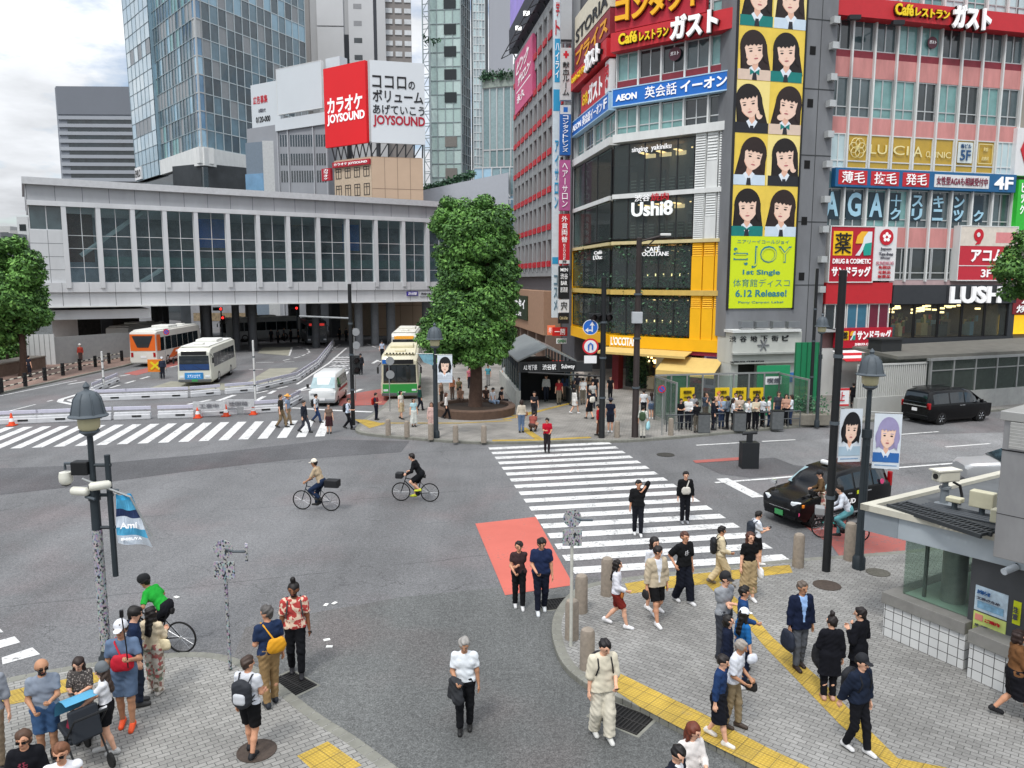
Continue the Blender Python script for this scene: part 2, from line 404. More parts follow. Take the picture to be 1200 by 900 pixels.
strip(m,[(255,470),(275,463)],.35);strip(m,[(220,474),(250,468)],.3,dash=(2,1));strip(m,[(238,458),(262,456)],.2);strip(m,[(300,470),(322,458)],.3,dash=(2,1.2))
r=rnd(4)
for row in range(4):
 for c in range(4):
  q=G(386+c*5+row*2-r.random()*2,436-row*5+r.random());m.box((q.x,q.y,.013),(r.uniform(.5,1.2),.25,.002),r.uniform(-.5,.5))
  q=G(388+c*5+row*2,434-row*5);m.box((q.x,q.y,.013),(.25,1.4,.002),-.2)
q=G(440,424);m.box((q.x,q.y,.013),(.3,3,.002));m.box((q.x+.8,q.y-.3,.013),(.3,2,.002),.7)
struct(mk('road_marking',m,WHITE_P))
m=MB()
strip(m,[(577,519.3),(632,518.5),(692,515.5)],.35,.13);strip(m,[(447,498.5),(540,498.5),(600,495.5)],.22,.13);strip(m,[(612,504),(632,517.5)],.4,.131);strip(m,[(590,494),(612,490),(640,482),(672,474)],.3,.129);strip(m,[(600,490),(650,480)],.18,.132)
m.sheet(gpoly([(415,494),(430,494.5),(451,499.5),(433,504.5)]),.128)
struct(mk('tactile_strip',m,TACT))
PAVE=[]
def pavement(name,px,mat,kerb_to=None,h=.12,kw=.2):
 """px runs along the open kerb line first (kerb_to points), then round the back"""
 P=[G(u,v)for u,v in px];PAVE.append([(p.x,p.y)for p in P]);m=MB();m.prism([(p.x,p.y)for p in P],-.02,h);struct(mk(name,m,mat))
 k=P[:kerb_to];m=MB();cen=sum(P,Vector())/len(P)
 for i,(a,b)in enumerate(zip(k[:-1],k[1:])):
  d=(b-a).normalized();n_=Vector((-d.y,d.x,0))
  if n_.dot(cen-a)<0:n_=-n_
  L=(b-a).length;c=max(1,round(L/1.0))
  for j in range(c):
   p=a.lerp(b,j/c)+d*.006;q=a.lerp(b,(j+1)/c)-d*.006
   lo,hi=-.02,h+.006
   f=[p-n_*.02,q-n_*.02,q+n_*kw,p+n_*kw]
   m.hexa([(x.x,x.y,lo)for x in f]+[(x.x,x.y,hi)for x in f])
 struct(mk('kerb',m,KERB,bevel=.015))
def smooth_line(px,it=2):
 for _ in range(it):
  o=[px[0]]
  for a,b in zip(px[:-1],px[1:]):o+=[(a[0]*.75+b[0]*.25,a[1]*.75+b[1]*.25),(a[0]*.25+b[0]*.75,a[1]*.25+b[1]*.75)]
  px=o+[px[-1]]
 return px
kr=smooth_line([(930,925),(865,895),(825,873),(790,856),(745,832),(705,815),(687,808),(659,785),(647,752),(648,728),(660,708),(680,690),(740,681),(800,674),(870,666),(940,659),(1000,655),(1060,650)])
kr=[(1100,1010)]+kr+[(1150,640),(1300,625)]
pavement('pavement',kr+[(2600,640),(2600,1010)],PAV_NEAR,len(kr))
kl=smooth_line([(-60,818),(0,803),(85,787),(150,777),(205,771),(250,771),(285,780),(312,796),(335,814),(375,846),(412,868),(455,900),(480,920)])
kl=[(-300,860)]+kl+[(560,1010)]
pavement('pavement',kl+[(-700,1010),(-700,860)],PAV_LEFT,len(kl))
kf=[(500,398),(488,412),(478,430),(470,446),(460,466),(446,481),(426,494)]+smooth_line([(420,500),(415,507),(430,511),(475,515),(540,520),(577,521),(640,520),(690,518),(720,519),(745,518),(800,514),(850,509),(950,500),(1000,496.5)])+[(1075,489),(1200,480),(1500,462)]
pavement('pavement',kf+[(1500,420),(1000,375),(700,360),(540,360)],PAV_FAR,len(kf))
kb=[(-200,500),(0,462),(60,449),(145,430),(178,421),(240,410)]
pavement('pavement',kb+[(230,398),(150,395),(40,402),(-200,440)],PAV_BROWN,len(kb))
m=MB()
for px,z in(([(732,684),(780,676),(820,672),(870,667),(925,662),(929,671),(870,678),(830,684),(780,690),(738,696)],.124),([(719,786),(760,806),(822,836),(865,859),(900,877),(990,920),(930,920),(850,881),(792,851),(750,829),(720,809)],.132),([(826,683),(841,681),(878,716),(905,747),(960,795),(1015,852),(1052,889),(1110,900),(1110,912),(1050,905),(985,850),(930,793),(895,757),(866,722)],.128),([(348,886),(384,869),(424,897),(380,915)],.124),([(-60,832),(6,811),(35,804),(72,797),(110,788),(120,797),(88,809),(37,821),(10,826),(-50,850)],.124)):
 m.sheet(gpoly(px,.12),z)
struct(mk('tactile_strip',m,TACT))
IRON=M('#2b2a29',.7,.3,.3,8)
def grate(u,v,sx,sy,rz,z,label):
 t=thing('drain_grate',label,'drain grate',G(u,v,z),rz)
 m=MB();m.box((0,0,.002),(sx+.12,sy+.12,.006));mk('drain_surround',m,KERB,t)
 m=MB();m.box((0,0,.006),(sx,sy,.004));k=int(sx/.07)
 mk('pit',m,M('#0b0b0b',.9,var=0),t);m=MB()
 for i in range(k):m.box((-sx/2+(i+.5)*sx/k,0,.012),(.025,sy,.012))
 for y in(-sy/2,0,sy/2):m.box((0,y,.0125),(sx,.03,.013))
 mk('grille',m,IRON,t)
grate(729,841,.95,.62,R(-38),.004,'iron drain grate in the gutter by the man in cream')
grate(651,708,.8,.55,R(15),.004,'iron drain grate at the kerb tip beside the zebra crossing')
grate(343,801,.85,.5,R(-40),.004,'iron drain grate in the gutter of the near paved corner')
def manhole(u,v,r_,z,label,hexc='#4a4039'):
 t=tag(mk('manhole_cover',MB().lathe([(r_,0),(r_,.012),(r_*.93,.014),(r_*.92,.010),(r_*.5,.011),(r_*.48,.014),(.02,.014)],(0,0,0),28),M(hexc,.7,.2,.35,14,.3),smooth=30),label,'manhole cover');t.location=G(u,v,z)
manhole(969,686,.34,.122,'brown round manhole cover in paving near the businessman');manhole(301,880,.32,.122,'brown round manhole cover under the backpacker on grey paving')
manhole(1029,671,.3,.122,'dark round utility cover set in the paving by the right lamp','#5a5850');manhole(780,533,.4,.005,'dark iron manhole cover in the road beyond the zebra','#3a3936')
mb=MB();r=rnd(9)
for u,v in((382,709),(392,707),(383,750),(207,700),(386,758)):
 q=G(u,v,.006);tag(mk('paper_scrap',MB().box((0,0,.008),(.14,.09,.012),r.random()*3),M('#d8d8d4',.9,var=0)),'small white paper scrap lying on the asphalt','litter','white scraps of litter on the road').location=q
W_ALU=M('#b9bcbc',.45,.3,.1,4);W_WHITE=M('#d2d4d2',.6,var=.1,scale=2,streak=.3);DARKF=M('#26282b',.5,.2,.15,5)
G_TEAL=M('#6f9a98',.08,0,.3,.9,spec=.7);G_DARK=M('#2b3336',.05,0,.5,.7,spec=.8);G_MID=M('#46565a',.06,0,.4,.8,spec=.8);G_BLUE=M('#5f88a8',.05,0,.35,.3,spec=.9)
G_SKY=M('#9cc0d4',.05,0,.25,.3,spec=.9);G_PALE=M('#b9cdd0',.15,0,.15,.5,spec=.6)
PINK=M('#c58783',.75,var=.2,scale=1.6,streak=.25);RED=M('#c0262f',.5,var=.06);REDD=M('#8a2430',.5,var=.15);WHITE=M('#dedede',.6,var=.05);YEL=M('#e8a912',.5,var=.06,scale=1)
BLACK=M('#151517',.5,var=.1);BLUE=M('#1565b8',.5,var=.05);LETW=M('#f2f2f2',.5,var=0,emit=.12);LETY=M('#f3d21e',.5,var=0);LETK=M('#18181a',.5,var=0);LETR=M('#c3182b',.5,var=0)
CON=M('#75777a',.85,var=.2,scale=.7,bump=.1,streak=.35);CON_D=M('#5d5f5f',.85,var=.2,scale=.9,streak=.3)
CLEAR=glass('#eef4f2',.9);CLEAR_D=glass('#dde8e8',.84)
LAMPW=M('#ffdf9e',.5,var=0,emit=2.5)
def window(parent,F,s0,s1,z0,z1,fm,pm,d=0.0,nx=1,nz=(),fw=.06,dep=.1,name='window'):
 m=MB()
 m.fbox(F,s0,s1,z0,z0+fw,d-dep,d);m.fbox(F,s0,s1,z1-fw,z1,d-dep,d)
 m.fbox(F,s0,s0+fw,z0+fw,z1-fw,d-dep,d);m.fbox(F,s1-fw,s1,z0+fw,z1-fw,d-dep,d)
 for i in range(1,nx):
  c=s0+(s1-s0)*i/nx;m.fbox(F,c-fw/2,c+fw/2,z0+fw,z1-fw,d-dep,d-.01)
 for q in nz:
  c=z0+(z1-z0)*q;m.fbox(F,s0+fw,s1-fw,c-fw/2,c+fw/2,d-dep,d-.013)
 w=mk(name,m,fm,parent,True)
 p=MB();p.fbox(F,s0+fw*.5,s1-fw*.5,z0+fw*.5,z1-fw*.5,d-dep*.75,d-dep*.5);mk('pane',p,pm,w,True)
 return w
def box_part(name,parent,F,s0,s1,z0,z1,d0,d1,mat,bevel=0):
 return mk(name,MB().fbox(F,s0,s1,z0,z1,d0,d1),mat,parent,True,bevel=bevel)
def sign(label,F,s0,s1,z0,z1,d0,d1,panel,items,name='shop_sign',cat='sign',group=None,frame=None):
 """items: (text or None, a0, a1, b0, b1, material[, opts]) in fractions of the panel"""
 t=thing(name,label,cat,F.pt((s0+s1)/2,z0,d0),group=group)
 box_part('panel',t,F,s0,s1,z0,z1,d0,d1,panel)
 if frame:
  m=MB();e=.07
  m.fbox(F,s0-e,s1+e,z0-e,z0,d0,d1+.03);m.fbox(F,s0-e,s1+e,z1,z1+e,d0,d1+.03);m.fbox(F,s0-e,s0,z0,z1,d0,d1+.03);m.fbox(F,s1,s1+e,z0,z1,d0,d1+.03)
  mk('frame',m,frame,t,True)
 by={};lay=0
 for it in items:
  tx,a0,a1,b0,b1,mat=it[:6];op=it[6]if len(it)>6 else{}
  S0,S1,Z0,Z1=s0+(s1-s0)*a0,s0+(s1-s0)*a1,z0+(z1-z0)*b0,z0+(z1-z0)*b1
  if tx is None:
   lay+=1;box_part('colour_field',t,F,S0,S1,Z0,Z1,d1+.002,d1+.008+.004*lay,mat)
  elif callable(tx):tx(t,S0,S1,Z0,Z1,d1+.03,mat)
  else:
   m=by.setdefault(mat.name,(MB(),mat))[0];dd=d1+op.get('d',.03)
   if op.get('v'):vtext(m,F,tx,S0,S1,Z0,Z1,dd,0,op.get('bold',.03),op.get('thick',.03))
   else:text(m,F,tx,S0,S1,Z0,Z1,dd,0,op.get('bold',.03),op.get('thick',.03),op.get('fit',False),op.get('shear',0))
   if op.get('sh'):
    k=by.setdefault('rim',(MB(),op['sh']))[0];text(k,F,tx,S0-.04,S1+.04,Z0-.05,Z1+.03,d1+.01,0,op.get('bold',.03)+.05,dd-d1-.012)
 for k,(m,mat)in by.items():
  if m.v:mk('lettering' if k!='rim' else 'letter_backing',m,mat,t,True)
 return t
def disc(F,cs,cz,rs,rz,d,m=0,mb=None,n=28,a0=0,a1=360,thick=.02):
 mb=mb or MB();P=[(cs+rs*math.cos(R(a0+(a1-a0)*i/n)),cz+rz*math.sin(R(a0+(a1-a0)*i/n)))for i in range(n+(a1-a0<360))]
 return mb.fpoly(F,P,d,d+thick,m)
FP=Face((13.8,48.8),(3.9,1.0))
pz=lambda v,u=1090:FP.uv(u,v)[1]
ps=lambda u,v=200:FP.uv(u,v)[0]
pb=thing('office_building','pink panelled office block with white mullions and rows of teal windows','building',FP.pt(ps(1085),0,-3))
S0,S1=ps(968),ps(1194);ZT=28.0
mb=MB();mb.fbox(FP,S0,S1+.1,pz(333),ZT,-14,-.75);mb.fbox(FP,S0,ps(1044,370),0,pz(333),-14,-.75);mb.fbox(FP,ps(1044,370),S1+.1,0,pz(333),-14,-6.4);mk('wall',mb,M('#9a7a78',.8),pb,True)
pit=(S1-S0)/9.0
cols=[S0+pit*i for i in range(10)]
def row(v0,v1,mats,u0=0,u1=9,nz=(),nx=2,seed=1,d=-.45):
 r=rnd(seed);z0,z1=pz(v1),pz(v0)
 for i in range(u0,u1):
  window(pb,FP,cols[i]+.05,cols[i+1]-.05,z0,z1,W_ALU,r.choice(mats),d,nx,nz,.07,.14)
row(-24,12,[G_TEAL,G_TEAL,G_PALE],0,9,(.5,),2,3)
row(28,64,[G_MID,G_DARK,G_MID,G_TEAL],0,9,(),2,4)
row(95,141,[G_TEAL,G_DARK,G_MID,G_TEAL],0,9,(.26,),2,5)
row(223,267,[G_MID,G_TEAL,G_MID],0,9,(.22,),2,6)
zs=lambda v:pz(v)
def strip_part(name,v0,v1,mat,s0=S0,s1=S1,d0=-.75,d1=-.42):box_part(name,pb,FP,s0,s1,pz(v1),pz(v0),d0,d1,mat)
strip_part('spandrel_panel',-60,-24,PINK);strip_part('spandrel_panel',12,28,M('#8d2a35',.6));strip_part('spandrel_panel',64,72,M('#7d2a35',.6,var=.2));strip_part('spandrel_panel',72,95,PINK)
strip_part('spandrel_panel',141,160,PINK);strip_part('spandrel_panel',200,204,W_ALU);strip_part('spandrel_panel',267,290,PINK,ps(1047,280))
strip_part('spandrel_panel',204,223,M('#5a7f86',.5));strip_part('spandrel_panel',327,334,M('#b9a0a0',.7),ps(1047,330))
for i,c in enumerate(cols):
 z0=pz(330)if i>3 else pz(268)
 box_part('mullion',pb,FP,c-.06,c+.06,z0,ZT,-.42,-.25,W_WHITE)
z0,z1=pz(200),pz(160);YG=M('#b8962f',.2,var=.12,scale=1.5,spec=.6)
for i in range(9):
 window(pb,FP,cols[i]+.05,cols[i+1]-.05,z0,z1,W_WHITE,(G_PALE if i in(0,8)else YG),-.4,3 if i in(0,8)else 1,(.22,),.07,.12)
sc_=thing('shop_sign','gold clinic lettering with a flower emblem across yellow window panes','sign',FP.pt(cols[1],pz(190),-.4));m=MB();LG=M('#e8dca0',.5,var=0)
zz=lambda a:z0+(z1-z0)*a
for t_,a,b,lo,hi in(('LU',cols[2]+.1,cols[3]-.3,.45,.72),('CI',cols[3]+.2,cols[4]-.3,.45,.72),('A',cols[4]+.1,cols[4]+.8,.42,.72),('CL',cols[4]+1.1,cols[5]-.2,.42,.6),('INIC',cols[5]+.15,cols[6]-.3,.42,.6)):
 text(m,FP,t_,a,b,zz(lo),zz(hi),-.38,0,.0,.02)
mk('lettering',m,LG,sc_,True)
m=MB();c0=(cols[1]+cols[2])/2
for k in range(6):
 a=k*math.pi/3;q=[(c0+.32*math.cos(a)+.32*math.cos(x),zz(.6)+.32*math.sin(a)+.32*math.sin(x))for x in[2*math.pi*j/20 for j in range(20)]]
 m.tube([FP.pt(s,z,-.37)for s,z in q],.025,4,closed=True)
mk('emblem',m,LG,sc_,True)
sign('small pale square floor sign reading 5F on the yellow clinic windows',FP,cols[6]+.25,cols[7]-.25,zz(.3),zz(.92),-.39,-.35,M('#cfd8d6',.5),[('南ビル',.15,.85,.7,.92,M('#27507a',.5,var=0)),('5F',.15,.85,.12,.62,M('#27507a',.5,var=0))])
m=MB();a,b=cols[7]+.25,cols[8]-.25
ft=thing('shop_sign','thin gold outlined square notice on the last yellow clinic pane','sign',FP.pt(a,zz(.3),-.38))
for q in((a,b,zz(.3),zz(.32)),(a,b,zz(.88),zz(.9)),(a,a+.03,zz(.3),zz(.9)),(b-.03,b,zz(.3),zz(.9))):m.fbox(FP,*q,-.39,-.36)
text(m,FP,'美容',a+.4,b-.4,zz(.68),zz(.8),-.38,0,0,.02);text(m,FP,'皮膚科',a+.3,b-.3,zz(.4),zz(.52),-.38,0,0,.02);mk('lettering',m,LG,ft,True)
DK=M('#33363a',.6,var=.1)
s0,s1=ps(1044,370),ps(1188,370)
box_part('shop_fascia',pb,FP,s0,s1,pz(356),pz(334),-.75,.1,DK);box_part('shop_plinth',pb,FP,s0,s1,0,pz(396),-.75,.1,DK);box_part('shop_pier',pb,FP,s1-.5,s1,pz(396),pz(356),-.7,.05,DK)
mb=MB();mb.fbox(FP,s0+.1,s1-.1,pz(396)-.1,pz(396),-6,-.6);mb.fbox(FP,s0,s1,pz(396),pz(356),-6.2,-6,0);mk('shop_interior',mb,M('#54463a',.8,var=.4,scale=.8),pb,True)
k=5;zz0,zz1=pz(396),pz(356)
for i in range(k):
 a=s0+(s1-.5-s0)*i/k;b=s0+(s1-.5-s0)*(i+1)/k
 window(pb,FP,a+.02,b-.02,zz0,zz1,BLACK,CLEAR,-.05,1,(),.07,.1,'shop_window')
r=rnd(3)
sh=thing('shop_display','cosmetics displays with red flowers and blue counters behind dark shop glass','display',FP.pt((s0+s1)/2,zz0,-2.2))
m=MB()
for i in range(26):
 s=r.uniform(s0+.5,s1-1);h=r.uniform(.5,1.1);dd=-r.uniform(1.3,4.5);c=r.randrange(5)
 m.fbox(FP,s,s+r.uniform(.3,.9),zz0+.0,zz0+h,dd-.5,dd,c)
 for j in range(4):
  x=s+r.uniform(0,.7);m.fbox(FP,x,x+.14,zz0+h+.01,zz0+h+r.uniform(.1,.5),dd-.3,dd-.15,r.randrange(6))
mk('counter',m,[M('#7d97a8',.6),M('#8a7a62',.6),M('#b43a3a',.6),M('#3e3a36',.6),M('#c9b98c',.6),M('#6d7f50',.6)],sh,True)
m=MB()
for i in range(30):
 s=r.uniform(s0+.5,s1-1);m.box(FP.pt(s,zz1-.2-.5*r.random(),-r.uniform(1,5)),(.26,.26,.12))
mk('ceiling_spot',m,LAMPW,sh,True)
sign('big white block letters of the cosmetics shop on the dark fascia',FP,ps(1108,345),ps(1170,345),pz(356),pz(335),.1,.14,DK,[('LUSH',.02,.98,.02,.98,LETW,{'bold':.06,'d':.1,'thick':.14})])
s0,s1=ps(966,370),ps(1043,370)
box_part('shop_fascia',pb,FP,s0,s1,pz(355),pz(331),-.75,.05,RED);box_part('wall',pb,FP,s0,s1,0,pz(406),-.75,-.3,W_WHITE);box_part('spandrel_panel',pb,FP,s0,s1,pz(387),pz(383),-.7,.02,W_ALU)
w3=(s1-s0)/3
for i in range(3):window(pb,FP,s0+w3*i+.04,s0+w3*(i+1)-.04,pz(384),pz(355),W_WHITE,[G_DARK,M('#3c6f86',.2),M('#6a2236',.3)][i],-.05,2,(),.07,.12)
DRUGK=M('#f5c518',.5,var=0);TEALG=M('#1f9e8d',.5,var=0)
def swirl(t,a,b,z0,z1,d,mat):
 m=MB();w=b-a;h=z1-z0
 m.fpoly(FP,[(a+.02*w,z0+.5*h),(a+.1*w,z0+.8*h),(a+.35*w,z0+h),(a+.75*w,z0+h),(a+.5*w,z0+.75*h),(a+.45*w,z0+.5*h)],d-.01,d+.02,0)
 m.fpoly(FP,[(a+.55*w,z0),(a+.98*w,z0+.02*h),(a+w,z0+.5*h),(a+.98*w,z0+.55*h),(a+.6*w,z0+.5*h),(a+.5*w,z0+.3*h)],d-.008,d+.024,1)
 m.fpoly(FP,[(a+.45*w,z0+.5*h),(a+.5*w,z0+.75*h),(a+.75*w,z0+h),(a+w,z0+h),(a+w,z0+.55*h),(a+.6*w,z0+.5*h),(a+.5*w,z0+.25*h),(a+.3*w,z0),(a+.05*w,z0),(a+.3*w,z0+.25*h)],d-.012,d+.016,2)
 mk('emblem',m,[M('#f2b632',.5,var=0),TEALG,M('#dfe6ea',.5,var=0)],t,True)
s0,s1,z0,z1=FP.rect(971.5,266,1022,330)
sign('large square red drugstore sign with a yellow medicine character',FP,s0,s1,z0,z1,-.4,.1,M('#b3182d',.5,var=.05),[(None,.06,.5,.48,.92,DRUGK),('薬',.09,.47,.51,.89,LETK,{'bold':.05}),(swirl,.56,.94,.48,.92,None),('DRUG & COSMETIC',.06,.94,.33,.42,LETW),('サンドラッグ',.05,.95,.09,.28,LETW,{'bold':.06})],frame=W_WHITE)
s0,s1,z0,z1=FP.rect(1023,266,1048.5,329)
def sakura(t,a,b,z0,z1,d,mat):
 m=MB();cx,cz=(a+b)/2,(z0+z1)/2;rr=min(b-a,z1-z0)/2
 disc(FP,cx,cz,rr,rr,d,0,m)
 for k in range(5):
  an=math.pi/2+k*2*math.pi/5;disc(FP,cx+rr*.38*math.cos(an),cz+rr*.38*math.sin(an),rr*.22,rr*.22,d+.01+.003*k,1,m,12)
 mk('emblem',m,[LETR,LETW],t,True)
DGR=M('#555560',.5,var=0)
sign('tall white tax free shop panel with a red blossom disc',FP,s0,s1,z0,z1,-.4,.12,WHITE,[(sakura,.15,.85,.66,.96,None),('Japan',.25,.75,.56,.62,DGR),('Tax-free',.2,.85,.47,.53,DGR),('Shop',.28,.72,.40,.45,DGR),('SUNDRUG',.1,.9,.30,.36,M('#c98a95',.5,var=0)),('免税店',.22,.78,.22,.28,LETR),('化粧品',.22,.78,.13,.19,LETR),('医薬品',.22,.78,.05,.11,LETR)])
s0,s1,z0,z1=FP.rect(980,384,1042,407)
sign('long low red drugstore sign above the striped awning',FP,s0,s1,z0,z1,-.3,.25,M('#b3182d',.5,var=.05),[(None,.04,.18,.4,.85,DRUGK),('薬',.06,.16,.44,.82,LETK),(swirl,.2,.3,.4,.85,None),('サンドラッグ',.33,.97,.38,.88,LETW,{'bold':.06}),('SHIBUYA CENTER STORE',.3,.85,.12,.24,LETW)])
aw=thing('shop_awning','red and white striped shop awning below the long drugstore sign','awning',FP.pt(ps(1005,410),pz(412),0));m=MB();a,b=ps(972,411),ps(1044,411)
for i in range(4):
 za=pz(408)-i*.14;m.hexa([FP.pt(a,za-.14,.3+.35*i+.35),FP.pt(b,za-.14,.3+.35*i+.35),FP.pt(b,za,.3+.35*i),FP.pt(a,za,.3+.35*i),FP.pt(a,za-.1,.3+.35*i+.35),FP.pt(b,za-.1,.3+.35*i+.35),FP.pt(b,za+.04,.3+.35*i),FP.pt(a,za+.04,.3+.35*i)],i%2)
mk('canopy',m,[WHITE,RED],aw,True)
s0,s1,z0,z1=FP.rect(1122,266,1188,328)
def comma(t,a,b,z0,z1,d,mat):
 m=MB();cx,cz=(a+b)/2,(z0+z1)/2;r_=(z1-z0)/2
 disc(FP,cx,cz+.15*r_,r_*.8,r_*.85,d,0,m);m.fpoly(FP,[(cx+.8*r_,cz+.15*r_),(cx+.3*r_,cz-r_),(cx-.5*r_,cz-r_*1.15),(cx+.2*r_,cz-.3*r_)],d+.002,d+.024,0);disc(FP,cx-.1*r_,cz+.2*r_,r_*.28,r_*.3,d+.03,1,m)
 mk('emblem',m,[LETR,WHITE],t,True)
sign('red and cream loan office sign with white katakana and 3F',FP,s0,s1,z0,z1,-.4,.15,M('#c02a3a',.5,var=.05),[(None,0,1,.64,1,M('#d9cfc2',.5)),(comma,.2,.42,.68,.96,None),(None,.62,1,.70,.9,M('#d98a8a',.5)),('アコム',.2,.78,.34,.58,LETW,{'bold':.05}),('3F',.4,.58,.05,.2,LETW),(None,0,1,.26,.275,WHITE)],frame=W_WHITE)
window(pb,FP,ps(1050,310),ps(1072,310),pz(328),pz(290),W_ALU,G_DARK,-.4,2,(.22,),.07,.12);window(pb,FP,ps(1072.5,310),ps(1096,310),pz(328),pz(290),W_ALU,G_DARK,-.4,1,(.22,),.07,.12);window(pb,FP,ps(1096.5,310),ps(1120,310),pz(328),pz(290),W_ALU,G_DARK,-.4,1,(.22,),.07,.12)
s0,s1,z0,z1=FP.rect(979,200.5,1191,222)
NAVY=M('#1f5f8e',.5,var=.06)
sign('long blue hair clinic sign with red boxes and white 4F',FP,s0,s1,z0,z1,-.42,.0,NAVY,[(None,.015,.165,.12,.88,RED),('薄毛',.03,.15,.2,.82,LETW,{'bold':.05,'d':.05}),(None,.185,.335,.12,.88,RED),('抜毛',.2,.32,.2,.82,LETW,{'bold':.05,'d':.05}),(None,.355,.5,.12,.88,RED),('発毛',.37,.485,.2,.82,LETW,{'bold':.05,'d':.05}),(None,.53,.84,.15,.85,WHITE),('女性型AGAも相談受付中',.54,.83,.28,.74,M('#7d2740',.5,var=0),{'d':.05,'bold':.01}),('4F',.87,.98,.14,.86,LETW,{'bold':.05})])
ag=thing('window_lettering','pale blue clinic letters and katakana stuck on the fourth floor windows','sign',FP.pt(cols[1],pz(262),-.4));m=MB();m2=MB();a,b=pz(262.5),pz(225.5);h=b-a
for i,t_ in enumerate(('A','G','A')):text(m,FP,t_,cols[i]+.38,cols[i+1]-.3,a+.2*h,a+.95*h,-.43,0,.05,.02);m2.fbox(FP,cols[i]+.3,cols[i+1]-.2,a+.1*h,b-.02*h,-.47,-.445)
for i,t_ in enumerate(('＋ク','スリ','キニ','ンッ',' ク')):
 c=cols[3+i]
 m2.fbox(FP,c+.12,c+pit-.6,a+.1*h,b-.02*h,-.47,-.445)
 for j,ch in enumerate(t_):
  if ch!=' ':text(m,FP,ch,c+.3,c+1.15,a+(.55-.42*j)*h,a+(.92-.42*j)*h,-.43,0,.05,.02)
mk('lettering',m,M('#9fc9dc',.5,var=0),ag,True);mk('film',m2,M('#20343f',.3),ag,True)
s0,s1,z0,z1=FP.rect(978,8,1202,30)
CAFE=[('Café',.26,.345,.22,.85,LETY,{'d':.12,'thick':.08,'bold':.05,'sh':M('#3a1208',.6)}),('レストラン',.355,.52,.25,.72,LETY,{'d':.12,'thick':.08,'bold':.05,'sh':M('#3a1208',.6)}),('ガスト',.53,.72,-.2,1.08,LETW,{'d':.2,'thick':.15,'bold':.08,'sh':LETK})]
sign('red restaurant band with yellow and white lettering over the pink block',FP,s0-.1,s1+1,z0,z1,-.5,.35,RED,CAFE)
def roundel(label,F,u,v,rr,d):
 s,z=F.uv(u,v);t=thing('shop_sign',label,'sign',F.pt(s,z,d));disc(F,s,z,rr,rr,d,0,m:=MB());mk('panel',m,M('#5e3440',.5),t,True)
 m=MB();text(m,F,'ガスト',s-.7*rr,s+.7*rr,z-.2*rr,z+.35*rr,d+.03,0,.03);mk('lettering',m,LETW,t,True)
roundel('small round maroon restaurant sign in the window row of the pink block',FP,1098,48,.38,-.38)
for u,v in((986,27),(1036,33)):
 s,z=FP.uv(u,v);t=thing('floodlight','small black floodlight on an arm under the red restaurant band','lamp',FP.pt(s,z,0),group='floodlights on the office fronts');m=MB();m.tube([FP.pt(s,z+.1,.2),FP.pt(s,z,1.1)],.03,6);mk('arm',m,DARKF,t,True);mk('lamp_head',MB().box(FP.pt(s,z-.05,1.2),(.7,.35,.25)),DARKF,t,True)
nb_=thing('office_building','narrow beige building with green and red signs at the right edge','building',FP.pt(ps(1230),0,-3));box_part('wall',nb_,FP,ps(1196,200),ps(1330,200),0,ZT,-14,-.9,M('#8f8a80',.8));box_part('drain_pipe',nb_,FP,ps(1192,100),ps(1193.5,100),6,ZT,-.9,-.5,CON_D)
s0,s1,z0,z1=FP.rect(1190.5,211,1216,270);sign('upright bright green sign at the right edge',FP,s0,s1,z0,z1,-.85,.1,M('#35b83a',.5),[('ヒック',.12,.3,.3,.95,LETW,{'v':1})])
s0,s1,z0,z1=FP.rect(1192,150,1226,206);sign('white sign with a red hexagon at the right edge',FP,s0,s1,z0,z1,-.85,-.1,WHITE,[(lambda t,a,b,c,d_,d,mm:mk('emblem',disc(FP,(a+b)/2,(c+d_)/2,(b-a)*.45,(d_-c)*.45,d,0,None,6),RED,t,True),.1,.9,.15,.95,None)])
s0,s1,z0,z1=FP.rect(1186,345,1222,368);sign('dark red 2F sign beside the dark shop',FP,s0,s1,z0,z1,-.85,.1,M('#7a2028',.5),[('2F',.25,.6,.55,.9,LETW),('焼肉',.1,.9,.08,.48,LETW)])
s0,s1,z0,z1=FP.rect(1183,370,1222,392);box_part('lit_window',nb_,FP,s0,s1,z0,z1,-.9,-.6,M('#e8b820',.4,var=.2,emit=.7))
FC=Face((13.8-.15,48.8-.55),(3.9,1.0));cs=lambda u,v=200:FC.uv(u,v)[0];cz=lambda v,u=890:FC.uv(u,v)[1]
cb_=thing('stair_tower','bare grey concrete stair tower streaked with rain between the coloured fronts','building',FC.pt(cs(915),0,-2));C0,C1=cs(857,200),cs(972.5,200)
zb=cz(394);mb=MB();mb.fbox(FC,C0,C1,zb,ZT,-10,0);mb.fbox(FC,C1-2.0,C1,0,zb,-10,0);mk('wall',mb,CON,cb_,True)
m=MB()
for v in(22,104,182,260,334):z=cz(v,950);m.fbox(FC,cs(936),C1+.01,z-.03,z+.03,-.2,.015)
cm=(cs(936)+C1)/2;m.fbox(FC,cm-.02,cm+.02,cz(420,950),ZT,-.2,.012);mk('panel_joint',m,M('#3a3c3d',.9),cb_,True)
for v in(59,121,193,259,324):
 z=cz(v,950);box_part('vent_opening',cb_,FC,cm-.75,cm-.35,z-.25,z+.25,-.1,.02,M('#0c0c0d',.9,var=0))
for v in(24,54,91,122,158,193,234,269,304,339):
 z=cz(v,965);box_part('wall_box',cb_,FC,C1-.55,C1-.12,z-.2,z+.2,.0,.4,W_ALU)
P0,P1=cs(858.5,200),cs(935,200);zt,zmid,zbt=29.5,cz(277),cz(361)
po=thing('advertising_poster','very tall yellow poster with rows of young women in school blazers','poster',FC.pt((P0+P1)/2,zbt,.05))
